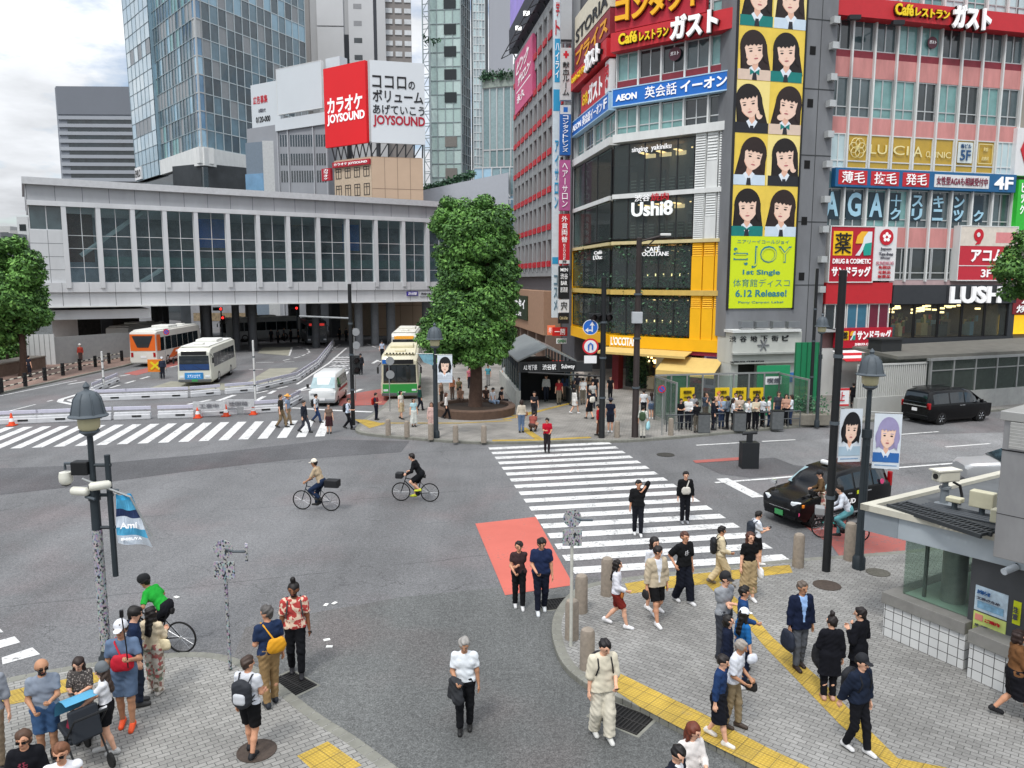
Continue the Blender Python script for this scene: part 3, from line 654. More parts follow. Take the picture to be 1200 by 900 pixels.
box_part('backing_board',po,FC,P0,P1,zbt,zt,0,.08,M('#dfc65a',.5,var=.1,scale=.6))
box_part('text_panel',po,FC,P0+.002,P1-.002,zbt,zmid,.08,.092,M('#cfe21c',.5,var=.02))
SKIN_P=M('#efcdb8',.6,var=.06);HAIR_P=[M('#1d1716',.6,var=.2),M('#2a1d1a',.6,var=.2)];BLZ=[M('#0f7a74',.6,var=.1),M('#c9d9e6',.6,var=.06),M('#22242a',.6,var=.1),M('#d9c2b0',.6,var=.06)];SHIRT=M('#dfe7ee',.6,var=.05);LIP=M('#b8666a',.6,var=0);EYE=M('#241a18',.5,var=0);TIEM=M('#25272f',.6,var=0);SKIN_SHADE=M('#e3b59d',.6,var=0);PALEY=M('#f0dc8a',.5,var=.03)
def portrait(m,a,z,w,h,kind,r,F=None,d0=.092):
 """flat printed head and shoulders; slots: 0 skin 1-2 hair 3-6 cloth 7 shirt 8 lip 9 eye 10 tie 11 printed skin shading 12 pale ground"""
 F=F or FC;d=d0;cx=a+w*(.5+r.uniform(-.05,.05));tilt=r.uniform(-.06,.06)*w
 L=[0]
 def put(poly,slot,cc=None):
  L[0]+=1;q=[(min(max(x,a),a+w),min(max(y,z),z+h))for x,y in poly];o=[]
  for p in q:
   if not o or(abs(p[0]-o[-1][0])+abs(p[1]-o[-1][1]))>1e-4:o.append(p)
  if len(o)>2 and(abs(o[0][0]-o[-1][0])+abs(o[0][1]-o[-1][1]))<1e-4:o.pop()
  if len(o)>2:m.fpoly(F,o,d+.0015*L[0]-.0012,d+.0015*L[0],slot)
 el=lambda x,y,rx,ry,n=24,a0=0,a1=360:[(x+rx*math.cos(R(a0+(a1-a0)*i/n)),y+ry*math.sin(R(a0+(a1-a0)*i/n)))for i in range(n)]
 put([(a,z),(a+w,z),(a+w,z+h),(a,z+h)],12 if kind%3==1 else 13)
 hx,hy=cx+tilt,z+h*.57;hw,hh=w*.325,h*.265
 style=kind%5;hair=1+kind%2;sw=w*.5;sz=z+h*.22;ang=r.uniform(-.2,.2);turn=r.uniform(-.14,.14)*hw
 ca,sa=math.cos(ang),math.sin(ang)
 hd=lambda P:[(hx+(x-hx)*ca-(y-sz)*sa,sz+(x-hx)*sa+(y-sz)*ca)for x,y in P]
 if style in(0,2):put(hd([(hx-hw*1.2,hy+.05*h),(hx-hw*1.45,z+.1*h),(hx-hw*.7,z+.04*h),(hx+hw*.7,z+.04*h),(hx+hw*1.45,z+.1*h),(hx+hw*1.2,hy+.05*h)]),hair)
 if style==1:put(hd(el(hx-hw*1.1,hy-.2*h,hw*.3,.27*h)),hair);put(hd(el(hx+hw*1.1,hy-.2*h,hw*.3,.27*h)),hair)
 if style==3:put(hd(el(hx+hw*.75,hy-.1*h,hw*.65,.4*h)),hair)
 if style==4:put(hd(el(hx,hy-.05*h,hw*1.4,.27*h)),hair)
 put(hd(el(hx,hy+.05*h,hw*1.22,hh*1.24)),hair)
 put([(cx-sw,z),(cx-sw,z+h*.2),(cx-w*.2,sz-.02*h),(cx-w*.08,sz+.02*h),(cx+w*.08,sz+.02*h),(cx+w*.2,sz-.02*h),(cx+sw,z+h*.2),(cx+sw,z)],3+kind%4)
 put([(cx-w*.17,sz),(cx,z+h*.02),(cx+w*.17,sz),(cx+w*.08,sz+.05*h),(cx-w*.08,sz+.05*h)],7)
 put([(hx-w*.085,hy-.17*h),(cx-w*.09,sz+.03*h),(cx,sz-.05*h),(cx+w*.09,sz+.03*h),(hx+w*.085,hy-.17*h)],11)
 put([(cx-w*.05,sz-.08*h),(cx+w*.05,sz-.08*h),(cx+w*.075,z),(cx-w*.075,z)],10)
 if kind%3==0:put([(cx,sz-.07*h),(cx-w*.14,sz-.01*h),(cx-w*.14,sz-.13*h)],3);put([(cx,sz-.07*h),(cx+w*.14,sz-.01*h),(cx+w*.14,sz-.13*h)],3)
 fc=[(hx+hw*.9*math.cos(t)*(1 if math.sin(t)>0 else 1-.3*abs(math.sin(t))**2),hy+hh*(1.0 if math.sin(t)>0 else 1.06)*math.sin(t))for t in[2*math.pi*i/28 for i in range(28)]]
 put(hd(fc),11);put(hd([(x+hw*.06,y+.01*h)for x,y in fc]),0)  # darker skin tone along the jaw: shading put into the printed face
 if kind%4==2:put(el(hx+hw*.7,hy-.21*h,w*.1,.09*h),0)
 if kind%4==3:put(el(hx-hw*.5,hy-.24*h,w*.11,.06*h),0)
 ex=hx+turn
 for sgn in(-1,1):
  put(hd(el(ex+sgn*hw*.4,hy-hh*.06,hw*.15,hh*.06)),9);put(hd(el(ex+sgn*hw*.42,hy+hh*.12,hw*.2,hh*.025)),hair)
 put(hd(el(ex,hy-hh*.40,hw*.09,hh*.04)),11);put(hd(el(ex,hy-hh*.62,hw*.2,hh*.05)),8)
 fr=[(hx-hw*1.02,hy-.1*hh),(hx-hw*.86,hy+hh*.3)];k=9
 for i in range(k+1):fr.append((hx-hw*.82+2*hw*.82*i/k,hy+hh*(.26+(.14 if i%2 else 0)+.08*r.random()+.12*abs(i/k-.5)*(-1 if kind%2 else 1))))
 fr+=[(hx+hw*.86,hy+hh*.3),(hx+hw*1.02,hy-.1*hh)]+[(hx+hw*1.22*math.cos(t),hy+.05*h+hh*1.24*math.sin(t))for t in[math.pi*i/16 for i in range(17)]]
 put(hd(fr),hair)
 for sgn in(-1,1):put(hd([(hx+sgn*hw*1.24,hy+.3*hh),(hx+sgn*hw*.84,hy+.42*hh),(hx+sgn*hw*.74,hy-.3*hh),(hx+sgn*hw*.86,hy-(.9 if style!=3 else .5)*hh),(hx+sgn*hw*1.2,hy-(1.1 if style in(0,2,4)else .6)*hh)]),hair)
r=rnd(21);hrow=(FC.uv(890,90)[1]-FC.uv(890,152)[1]);k=0;mats=[SKIN_P]+HAIR_P+BLZ+[SHIRT,LIP,EYE,TIEM,SKIN_SHADE,PALEY,M('#e6c750',.5,var=.12,scale=.8)]
z=zmid;rowi=0
while z<zt-hrow*.6:
 for j in range(2):
  m=MB();dz=.25*(j);portrait(m,P0+(P1-P0)*j/2+.003,z+.002,(P1-P0)/2-.006,hrow*.985,k*2+j*3+rowi,r)
  mk('printed_portrait',m,mats,po,True);k+=1
 z+=hrow;rowi+=1
m=MB();w=P1-P0;h=zmid-zbt;ml=MB()
TB=M('#2f7f8c',.5,var=0)
text(m,FC,'≒',P0+.05*w,P0+.27*w,zbt+.60*h,zbt+.84*h,.1,0,.0,.01);text(m,FC,'JOY',P0+.33*w,P0+.95*w,zbt+.56*h,zbt+.87*h,.1,0,.0,.01)
text(ml,FC,'≒',P0+.075*w,P0+.245*w,zbt+.63*h,zbt+.81*h,.114,0,-.01,.006);text(ml,FC,'JOY',P0+.35*w,P0+.93*w,zbt+.585*h,zbt+.845*h,.114,0,-.022,.006)
text(m,FC,'ニアリーイコールジョイ',P0+.1*w,P0+.9*w,zbt+.9*h,zbt+.95*h,.1,0,.0,.01);text(m,FC,'1st Single',P0+.2*w,P0+.78*w,zbt+.45*h,zbt+.54*h,.1,0,.04,.01)
text(m,FC,'体育館ディスコ',P0+.06*w,P0+.94*w,zbt+.30*h,zbt+.41*h,.1,0,-.015,.01);text(m,FC,'6.12 Release!',P0+.1*w,P0+.9*w,zbt+.16*h,zbt+.26*h,.1,0,.04,.01);text(m,FC,'Pony Canyon Label',P0+.15*w,P0+.85*w,zbt+.06*h,zbt+.1*h,.1,0,.0,.01)
mk('lettering',m,TB,po,True);mk('lettering',ml,M('#c3d43a',.5,var=.02),po,True)
m=MB();m.fbox(FC,P0-.12,P0-.01,zbt-.1,zt,0,.14);m.fbox(FC,P1+.01,P1+.1,zbt-.1,zt,0,.14);mk('frame',m,DARKF,po,True)
for i,u in enumerate((866,883,902,920)):
 s,z=FC.uv(u,379);t=thing('floodlight','grey floodlight on a bracket below the tall poster','lamp',FC.pt(s,z,0),group='row of floodlights under the tall poster');m=MB();m.tube([FC.pt(s,z-.3,.1),FC.pt(s,z-.1,.7)],.05,6);mk('arm',m,CON,t,True);m=MB();m.fbox(FC,s-.4,s+.4,z-.18,z+.18,.6,1.0);mk('lamp_head',m,M('#7c8083',.5,.3),t,True)
box_part('ledge',cb_,FC,C0-.1,cs(936),cz(388),cz(385),0,1.1,W_WHITE)
gt=thing('arcade_entrance','pale concrete gate of the underground shopping arcade with dark doorway','gate',FC.pt(cs(893),0,.6));g0,g1=cs(849,430),cs(928,430);gz=lambda v:cz(v)
GW=M('#b8bab4',.8,var=.12,scale=1.0,streak=.3)
m=MB();m.fbox(FC,g0,g1,gz(424),gz(388),-1,.9);mk('lintel',m,GW,gt,True,bevel=.03);m=MB();m.fbox(FC,g0,cs(858,430),0,gz(424),-1,.7);mk('pier',m,GW,gt,True);m=MB();m.fbox(FC,cs(890,430),g1,0,gz(424),-1,.7);mk('pier',m,GW,gt,True)
m=MB();m.fbox(FC,g0-.1,g1+.1,gz(412)-.05,gz(412)+.06,.9,1.2);m.fbox(FC,g0+.1,cs(928,420),gz(424),gz(424)+.1,.9,1.0);mk('cornice',m,M('#9fa29d',.8),gt,True)
mk('doorway',MB().fbox(FC,cs(858,430),cs(890,430),0,gz(424),-1.2,-.6),M('#22241f',.6),gt,True)
m=MB()
for i,ch in enumerate('渋谷地下街ビル'[:6]):text(m,FC,ch,cs(853+i*12.5),cs(861+i*12.5),gz(398.5),gz(392),.91,0,.05,.04)
text(m,FC,'SHIBUYA CHIKAGAI',cs(855),cs(895),gz(422.5),gz(420.5),.92,0,.03,.03);mk('lettering',m,LETK,gt,True)
s,z=FC.uv(885,403);m=MB()
for k in range(6):m.tube([FC.pt(s,z,.93),FC.pt(s+.4*math.cos(k*math.pi/3),z+.4*math.sin(k*math.pi/3),.93)],.05,5)
mk('emblem',m,CON,gt,True)
for i,(v,c)in enumerate(((437,'#c8506a'),(443,'#d8d8d4'),(447,'#8a3038'))):
 box_part('notice_board',gt,FC,cs(893,v),cs(912,v),gz(v+4),gz(v),.7,.75,M(c,.5,var=.3,scale=4))
box_part('notice_board',gt,FC,cs(915,440),cs(926,440),gz(447),gz(436),.7,.76,M('#3a6fae',.5,var=.5,scale=2.5))
def leaves(m,pts,r,n,size,slots=3):
 for p in pts:
  for _ in range(n):
   c=Vector(p)+Vector((r.gauss(0,.25),r.gauss(0,.15),r.gauss(0,.25)));a=Vector((r.gauss(0,1),r.gauss(0,1),r.gauss(0,1))).normalized();b=a.orthogonal().normalized();s=size*r.uniform(.6,1.3)
   m.add([c-a*s,c+b*s*.5,c+a*s,c-b*s*.5],[(0,1,2,3)],r.randrange(slots))
GREENS=[M('#35563d',.6,var=.3),M('#4a7050',.6,var=.3),M('#294534',.6,var=.3)]
FL=Face((6.9,54),(1.33,-1.0));FS=Face((5.06,65),(1.84,-11));LW=FS.uv(715,200)[0]
lz=lambda v,u=785:FL.uv(u,v)[1];ls=lambda u,v=200:FL.uv(u,v)[0]
lb=thing('corner_building','corner block with yellow lower floors, dark glass restaurants and red band above','building',FL.pt(3,0,-4))
L1=ls(855,200);ZL=27.5;sl=6.9 and FS.uv(672,200)[0]
YELP=M('#f0b310',.5,var=.06,scale=.8)
def slab_both(name,z0,z1,mat,d=.0,thick=.5,sR=None):
 m=MB();m.fbox(FL,0,sR or L1,z0,z1,d-thick,d);m.fbox(FS,0,LW,z0,z1,d-thick,d-.002);return mk(name,m,mat,lb,True)
m=MB();f=[FL.pt(.3,0,-.6),FL.pt(L1,0,-.6),FL.pt(L1,0,-11),FS.pt(0,0,-6),FS.pt(0,0,-.6)]
TOPZ=lz(173)
m.prism([(p.x,p.y)for p in f],lz(158),ZL);mk('wall',m,M('#8a7c7a',.8),lb,True)
m=MB();g=[FL.pt(.5,0,-5),FL.pt(L1,0,-5),FL.pt(L1,0,-11),FS.pt(.2,0,-8),FS.pt(.2,0,-5)];m.prism([(p.x,p.y)for p in g],0,lz(158));mk('core_wall',m,M('#4a4644',.8,var=.3),lb,True)
zl={k:lz(v)for k,v in dict(aeon_b=115,win_b=150,white_b=160,top_in=172,s_b=226,u_b=281,u_y=285,c_b=340,c_y=346,d_b=396,y_b=410).items()}
slab_both('ledge_band',zl['white_b'],zl['win_b'],W_WHITE,.12,.8);slab_both('ledge_band',zl['s_b']-.15,zl['s_b']+.15,W_WHITE,.05)
slab_both('ledge_band',zl['u_y'],zl['u_b'],M('#c8b98a',.6),.06,5.2);slab_both('ledge_band',zl['c_y'],zl['c_b'],M('#c8a95a',.6),.06,5.2);slab_both('floor_slab',zl['s_b']-.1,zl['s_b']+.1,M('#4a4644',.8),-.1,5)
slab_both('sign_band',zl['y_b'],zl['d_b'],YELP,.1,5.3)
uR=ls(812,230)
nbay=5;bw=L1/nbay;nfs=4;bs_=(LW-sl)/nfs
def lrow(v0,v1,mats,seed,nz=(),frame=W_ALU,left=True):
 r=rnd(seed);z0,z1=lz(v1),lz(v0)
 for i in range(nbay):window(lb,FL,bw*i+.04,bw*(i+1)-.04,z0,z1,frame,r.choice(mats),-.35,2,nz,.07,.14)
 if left:
  for i in range(nfs):window(lb,FS,sl+bs_*i+.04,sl+bs_*(i+1)-.04,z0,z1,frame,r.choice(mats),-.35,2,nz,.07,.14)
lrow(118,150,[G_TEAL,G_DARK,G_MID,G_TEAL],11,(.3,));lrow(50,84,[G_MID,G_MID,G_DARK,G_TEAL],12,());lrow(-14,26,[G_TEAL,G_PALE],13,(.4,));lrow(-70,-30,[G_TEAL,G_PALE],14,(.4,))
m=MB();m.fbox(FL,0,L1,lz(96),lz(84),-.6,-.3);m.fbox(FS,sl,LW,lz(96),lz(84),-.6,-.3);mk('spandrel_panel',m,M('#7d2a35',.6,var=.2),lb,True)
for i in range(nbay+1):box_part('mullion',lb,FL,max(bw*i-.06,0),bw*i+.06,zl['win_b'],ZL,-.6,-.2,W_WHITE)
for i in range(nfs):box_part('mullion',lb,FS,sl+bs_*i-.06,sl+bs_*i+.06,zl['win_b'],ZL,-.6,-.2,W_WHITE)
DKW=M('#54463e',.7,var=.45,scale=.9)
def room(zb,zt,d=4.6):
 m=MB();m.fbox(FL,.3,L1-.2,zb,zt,-d-.2,-d);mk('room_wall',m,DKW,lb,True)
 m=MB()
 for i in range(5):m.fbox(FL,.7+i*1.3,1.0+i*1.3,zt-.42,zt-.36,-4.2,-2.4)
 mk('fill_light_strip',m,M('#ffcf90',.5,var=0,emit=2.2),lb,True)  # glowing strips added to brighten the room behind the glass
for zb,zt,mat in((zl['s_b'],zl['white_b'],None),(zl['u_b'],zl['s_b'],None),(zl['c_b'],zl['u_y'],None),(zl['d_b'],zl['c_y'],None)):
 room(zb,zt)
 n_=5;w=uR/n_
 for i in range(n_):window(lb,FL,w*i+.0,w*(i+1),zb+.15,zt-.15,DARKF,CLEAR_D,-.06,1,(),.035,.08,'restaurant_window')
 n_=3;w=(LW-sl)/n_
 for i in range(n_):window(lb,FS,sl+w*i,sl+w*(i+1),zb+.15,zt-.15,DARKF,CLEAR_D,-.06,1,(),.035,.08,'restaurant_window')
def louvre(name,s0,s1,z0,z1,mat,n_):
 m=MB();m.fbox(FL,s0,s1,z0,z1,-.9,-.12)
 for i in range(n_):
  z=z0+(z1-z0)*i/n_;dz=(z1-z0)/n_;m.hexa([FL.pt(s0+.04,z,-.02),FL.pt(s1-.04,z,-.02),FL.pt(s1-.04,z,-.12),FL.pt(s0+.04,z,-.12),FL.pt(s0+.04,z+dz*.75,-.08),FL.pt(s1-.04,z+dz*.75,-.08),FL.pt(s1-.04,z+dz*.75,-.12),FL.pt(s0+.04,z+dz*.75,-.12)])
 mk(name,m,mat,lb,True)
pw=(L1-uR)/3
for i in range(3):
 a,b=uR+pw*i+.03,uR+pw*(i+1)-.03
 for zb,zt in((zl['s_b']+.15,zl['white_b']),(zl['u_b'],zl['s_b']-.15)):
  if i==1:box_part('wall_panel',lb,FL,a,b,zb,zb+(zt-zb)*.5,-.9,-.05,W_WHITE);louvre('louvre_panel',a,b,zb+(zt-zb)*.5,zt,W_WHITE,9)
  else:louvre('louvre_panel',a,b,zb,zt,W_WHITE,22)
 for zb,zt in((zl['c_b'],zl['u_y']),(zl['d_b'],zl['c_y'])):
  box_part('wall_panel',lb,FL,a,b,zb,zb+(zt-zb)*.72,-.9,-.04,YELP);louvre('louvre_panel',a,b,zb+(zt-zb)*.72,zt,YELP,6)
box_part('yellow_pier',lb,FS,0,sl-.02,zl['y_b'],zl['u_b'],-.9,.03,YELP);box_part('wall_pier',lb,FS,0,sl-.02,zl['u_b'],ZL,-.9,.0,M('#a9abad',.6,var=.08))
s0,s1=0.05,ls(828,10)
sign('deep red contact lens sign with giant yellow katakana at the top',FL,s0,s1,lz(24),lz(-22),-.3,.12,M('#b02234',.55,var=.08),[('コンタクト',.02,.98,.18,.86,M('#f0b21c',.5,var=0),{'bold':.07,'d':.14,'thick':.14,'sh':M('#4c0e14',.6)})])
sign('red restaurant band with yellow and white lettering round the corner block',FL,-.1,L1+.15,lz(50),lz(27),-.3,.42,RED,[('Café',.08,.24,.24,.84,LETY,{'d':.12,'thick':.08,'bold':.05,'sh':M('#3a1208',.6)}),('レストラン',.26,.5,.22,.7,LETY,{'d':.12,'thick':.08,'bold':.05,'sh':M('#3a1208',.6)}),('ガスト',.52,.89,-.1,1.1,LETW,{'d':.2,'thick':.16,'bold':.08,'sh':LETK})])
sign('red restaurant band with smaller lettering on the side street front',FS,sl+.3,LW-.02,lz(50),lz(27),-.3,.4,RED,[('Caféレストラン',.1,.5,.28,.68,LETY,{'d':.1,'thick':.08,'bold':.05}),('ガスト',.53,.92,.05,1.1,LETW,{'d':.2,'thick':.12,'bold':.08,'sh':LETK})])
sign('red window panels with yellow katakana high on the side street front',FS,sl+.4,LW-.3,lz(20),lz(-12),-.3,.1,REDD,[('プライス',.06,.96,.15,.85,M('#e8a01c',.5,var=0),{'bold':.06,'shear':0})])
sign('red and white hanging sign stack on the side street front',FS,sl+2.6,LW-1.2,lz(96),lz(55),-.3,.08,RED,[('お肉',.08,.3,.3,.75,LETY),('ガスト',.33,.9,.2,.85,LETW,{'bold':.07})])
sign('white and red prize sign panel at the chamfered corner',FS,LW-1.1,LW-.1,lz(92),lz(52),-.3,.14,WHITE,[('肉',.12,.88,.45,.9,LETR,{'bold':.06}),('の',.25,.75,.12,.4,LETR)])
sign('tall cream restaurant name panel at the top of the side street front',FS,sl+.4,LW-.3,lz(-14),lz(-60),-.3,.1,M('#d8cfba',.5),[('STORIA',.05,.95,.1,.5,LETK)])
AE=M('#1a6ac0',.5,var=.05)
sign('bright blue English school sign with white letters on the corner block',FL,.0,L1+.05,lz(115.5),lz(95.5),-.3,.18,AE,[('AEON',.03,.22,.26,.66,LETW,{'bold':.07}),('英会話',.29,.56,.16,.86,LETW,{'bold':.03}),('イーオン',.59,.96,.2,.84,LETW,{'bold':.05})],frame=M('#a8c8e0',.5,var=0))
sign('bright blue English school sign wrapping on to the side street',FS,sl,LW-.05,lz(115.5),lz(95.5),-.3,.18,AE,[('AEON',.04,.3,.26,.7,LETW),('英会話イーオン',.34,.86,.16,.84,LETW,{'bold':.03}),('F',.9,.97,.2,.8,LETW)],frame=M('#a8c8e0',.5,var=0))
roundel('small round maroon restaurant sign in the window row of the corner block',FL,789,62,.42,-.25)
def letters(label,F,items,mat,d=.02,thick=.05):
 t=thing('shop_sign',label,'sign',F.pt(items[0][1],items[0][3],d));m=MB()
 for tx,a,b,z0,z1,bo in items:text(m,F,tx,a,b,z0,z1,d,0,bo,thick)
 mk('lettering',m,mat,t,True);return t
def frect(F,u0,v0,u1,v1):return F.rect(u0,v0,u1,v1)
letters('small white script lettering of the grill restaurant on dark glass',FL,[('singing  yakiniku',)+frect(FL,741,170,787,178)+(0.01,)],LETW)
letters('red and white kanji above the white script on the dark glass floor',FL,[('渋谷',)+frect(FL,744,228,762,236)+(.01,)],LETW);letters('red kanji above the white script on the dark glass floor',FL,[('焼肉',)+frect(FL,763,226,784,235)+(.01,)],LETR)
letters('large white script restaurant name on dark glass',FL,[('Ushi8',)+frect(FL,741,236,789,253)+(.035,)],M('#e4e8e8',.5,var=0,emit=.3),.03,.12)
letters('white café lettering on the planted glass floor',FL,[('CAFÉ',)+frect(FL,756,288,774,295)+(.02,),("L'OCCITANE",)+frect(FL,749,295,784,300)+(.02,)],LETW)
letters('white café lettering on the side street glass',FS,[('Café',)+frect(FS,697,294,706,298)+(.02,),("L'Occ",)+frect(FS,696,299,706,304)+(.02,)],LETW)
letters('large white shop name on the yellow band',FL,[("L'OCCITANE",ls(690,403)+1.0 if 0 else .15,ls(750,403),zl['y_b']+.12,zl['d_b']-.1,.03)],LETW,.11,.06)
for k,(zb,zt)in enumerate(((zl['c_b'],zl['u_y']),(zl['d_b'],zl['c_y']))):
 r=rnd(30+k);pts=[]
 for i in range(90):
  s=r.uniform(.2,uR-.2);top=r.random()<.55
  pts.append(FL.pt(s,(zt-abs(r.gauss(0,.6))-.1)if top else zb+.25+abs(r.gauss(0,.3)),-r.uniform(.3,.7)))
 for i in range(40):pts.append(FS.pt(r.uniform(sl+.2,LW-.2),zt-abs(r.gauss(0,.5))if i%2 else zb+.3+abs(r.gauss(0,.25)),-r.uniform(.3,.7)))
 for i in range(40):pts.append(FL.pt(uR-abs(r.gauss(0,.8))-.1,r.uniform(zb+.2,zt-.2),-.5))
 m=MB();leaves(m,pts,r,26,.11)
 tag(mk('hanging_plants',m,GREENS),['hanging green plants framing the upper café windows','hanging green plants framing the lower café windows'][k],'plants')
 tb=thing('cafe_table',['long café counter with small candles behind the upper planted glass','long café counter with diners behind the lower planted glass'][k],'table',FL.pt(3,zb,-1.5));m=MB();m.fbox(FL,1.4,uR-.3,zb+.85,zb+.93,-1.5,-.9);mk('table_top',m,M('#b9a27c',.5),tb,True)
 m=MB();
 for i in range(5):m.fbox(FL,1.6+i*(uR-2.2)/5,1.7+i*(uR-2.2)/5,zb,zb+.85,-1.25,-1.15)
 mk('leg',m,DARKF,tb,True);m=MB()
 for i in range(9):m.tube([FL.pt(1.6+i*.6,zb+.93,-1.2),FL.pt(1.6+i*.6,zb+1.1,-1.2)],.04,6)
 mk('lamp',m,LAMPW,tb,True)
for k,(zb,zt)in enumerate(((zl['s_b'],zl['white_b']),(zl['u_b'],zl['s_b']))):
 r=rnd(60+k);t=thing('dining_furniture',['tables and high backed chairs behind the top dark restaurant glass','dark tables and wall shelves behind the large script sign glass'][k],'furniture',FL.pt(3,zb,-2.5));m=MB()
 for i in range(9):
  s=.6+i*.72;m.fbox(FL,s,s+.45,zb+.15,zb+1.25+.5*(i%3==0),-1.6,-1.5,0)
  for j in range(4):m.fbox(FL,s+.03,s+.42,zb+.45+j*.22,zb+.52+j*.22,-1.49,-1.46,1)
 mk('chair_back',m,[M('#4c3a30',.6),M('#8d8478',.6)],t,True)
 m=MB()
 for i in range(5):m.fbox(FL,.8+i*1.2,1.6+i*1.2,zt-.7,zt-.45,-3.2,-3.0)
 mk('pendant_lamp',m,M('#d8b98a',.5,var=0,emit=1.2),t,True)
gz0=.12
m=MB();m.fbox(FL,.2,ls(745,440),gz0,zl['y_b'],-2.2,-2.0,0);m.fbox(FL,ls(742,440),ls(781,440),gz0,zl['y_b'],-3.5,-3.3,1);m.fbox(FL,ls(766,440),ls(782,440),gz0,zl['y_b'],-2,-.3,2);m.fbox(FL,.1,.6,gz0,zl['y_b'],-.9,-.2,3)
mk('shop_wall',m,[M('#30352f',.7,var=.3),M('#a88a4a',.6,var=.5,scale=2),M('#c9bd9c',.7),M('#6a1f24',.6)],lb,True)
sf=thing('shop_display','warm lit shop doorway with gold ornaments between planted walls','display',FL.pt(ls(752,440),gz0,-1.5));r=rnd(5);m=MB()
for i in range(40):c=FL.pt(r.uniform(ls(743,440),ls(766,440)),r.uniform(1.6,zl['y_b']-.2),-r.uniform(1.5,3));m.box(c,(.12,.12,.12),r.random(),r.randrange(3))
mk('ornament',m,[LAMPW,M('#c98f2c',.4,.4),M('#e8d9a0',.5)],sf,True);m=MB()
for i in range(3):s=ls(744,440)+i*.8;m.fbox(FL,s,s+.55,gz0,1.0,-2.4,-1.8,0)
mk('plinth',m,M('#d8cdb0',.6),sf,True)
r=rnd(8);pts=[FL.pt(r.uniform(.9,ls(741,440)),r.uniform(.5,zl['y_b']-.3),-1.8)for _ in range(120)];m=MB();leaves(m,pts,r,16,.12);tag(mk('wall_plants',m,GREENS),'dark green living wall beside the lit yellow shop doorway','plants')
def awning(label,s0,s1,z0,z1,out,mat,valance=.3,n_=1):
 t=thing('shop_awning',label,'awning',FL.pt((s0+s1)/2,z0,0));m=MB()
 m.hexa([FL.pt(s0,z0,out),FL.pt(s1,z0,out),FL.pt(s1,z1-.06,.12),FL.pt(s0,z1-.06,.12),FL.pt(s0,z0+.05,out),FL.pt(s1,z0+.05,out),FL.pt(s1,z1,.12),FL.pt(s0,z1,.12)]);mk('canopy',m,mat,t,True)
 mk('valance',MB().fbox(FL,s0,s1,z0-valance,z0-.002,out-.03,out),mat,t,True)
CREAM=M('#cdb06a',.7,var=.08)
awning('wide flat yellow awning under the yellow name band',-.3,ls(812,410),zl['y_b']-.32,zl['y_b']-.02,1.2,CREAM,.1);awning('deep cream awning over the cosmetics stall',ls(781,425),L1+.1,zl['y_b']-1.25,zl['y_b']-.4,1.6,CREAM,.25)
st=thing('shop_stall','cosmetics stall with red fascia and pink shelves under the cream awning','stall',FL.pt(ls(820,440),.1,0));a,b=ls(784,440),L1-.05
mk('fascia',MB().fbox(FL,a,b,2.9,3.6,-.6,.0),M('#8c2438',.5),st,True);mk('back_wall',MB().fbox(FL,a,b,.1,2.9,-2.4,-2.2),M('#c98d92',.6,var=.4,scale=3),st,True);m=MB();r=rnd(14)
for i in range(5):
 for j in range(7):s=a+(ls(822,440)-a)*j/7;m.fbox(FL,s+.05,s+.5,.4+i*.5,.4+i*.5+r.uniform(.15,.4),-1.6,-1.3,r.randrange(5))
mk('goods',m,[M('#b8202c',.5),M('#e3d6d6',.5),M('#c75a74',.5),M('#5b4038',.5),M('#e8b8c0',.5)],st,True)
sign('pale lilac beauty poster board at the stall front',FL,ls(824,440),ls(850,440),.8,3.0,-.3,-.1,M('#c6bcd6',.5),[(None,.1,.6,.82,.93,M('#5a3f78',.5,var=0)),(None,.1,.45,.1,.5,M('#8a7f9c',.5)),(None,.55,.9,.2,.6,M('#b49ab0',.5))])
FB=Face((FS.pt(0,0).x-1.2,FS.pt(0,0).y-.3),(1,.05));b0,b1=FB.uv(655.5,200)[0],FB.uv(668,200)[0];bz=lambda v:FB.uv(662,v)[1]
for lab,v0,v1,pan,its in(('blank pale grey head panel on top of the blade sign stack',-40,50,M('#a3a5a8',.5,var=.05),[(None,0,1,0,.03,BLACK)]),('white blade sign with red cross for the blood donation room',57,118,M('#c3c5c6',.5),[('献血ルーム',.2,.8,.08,.74,LETK,{'v':1,'bold':.01}),(None,.4,.6,.80,.94,LETR),(None,.25,.75,.845,.895,LETR)]),('white and blue blade sign for contact lenses',124,182,M('#1f5fa8',.5,var=.04),[(None,0,1,.82,1,M('#c8ccd0',.5)),('コンタクトレンズ',.25,.75,.05,.8,LETW,{'v':1,'bold':.01}),(None,.3,.7,.86,.96,BLUE)]),('pink blade sign with white vertical lettering',188,247,M('#b0588c',.5,var=.05),[('ヘアーサロン',.25,.75,.06,.95,LETW,{'v':1,'bold':.0})]),('red blade sign for currency exchange',251,309,M('#c41f2c',.5,var=.05),[('外貨両替',.22,.78,.42,.97,LETW,{'v':1,'bold':.02}),('EXCHANGE',.4,.6,.08,.4,LETW,{'v':1,'bold':0}),(None,0,1,0,.07,WHITE),('7F',.3,.7,.01,.06,LETK)]),('black blade sign with white building directory',312,350,M('#17181a',.5),[('MEN',.15,.85,.84,.94,LETW),('渋谷',.15,.85,.6,.78,LETW),('BAR',.2,.8,.42,.55,LETW),('居酒屋',.15,.85,.2,.36,LETW,{'bold':0})]),('white lower blade sign with black crest',351,366,WHITE,[('宍',.2,.8,.2,.85,LETK)]),('black bottom blade sign',367,379,M('#1c1a1b',.5),[('Cafe & Bar',.1,.9,.4,.7,M('#c9b88a',.5,var=0))])):
 sign(lab,FB,b0,b1,bz(v1),bz(v0),-.25,.25,pan,its,name='blade_sign')
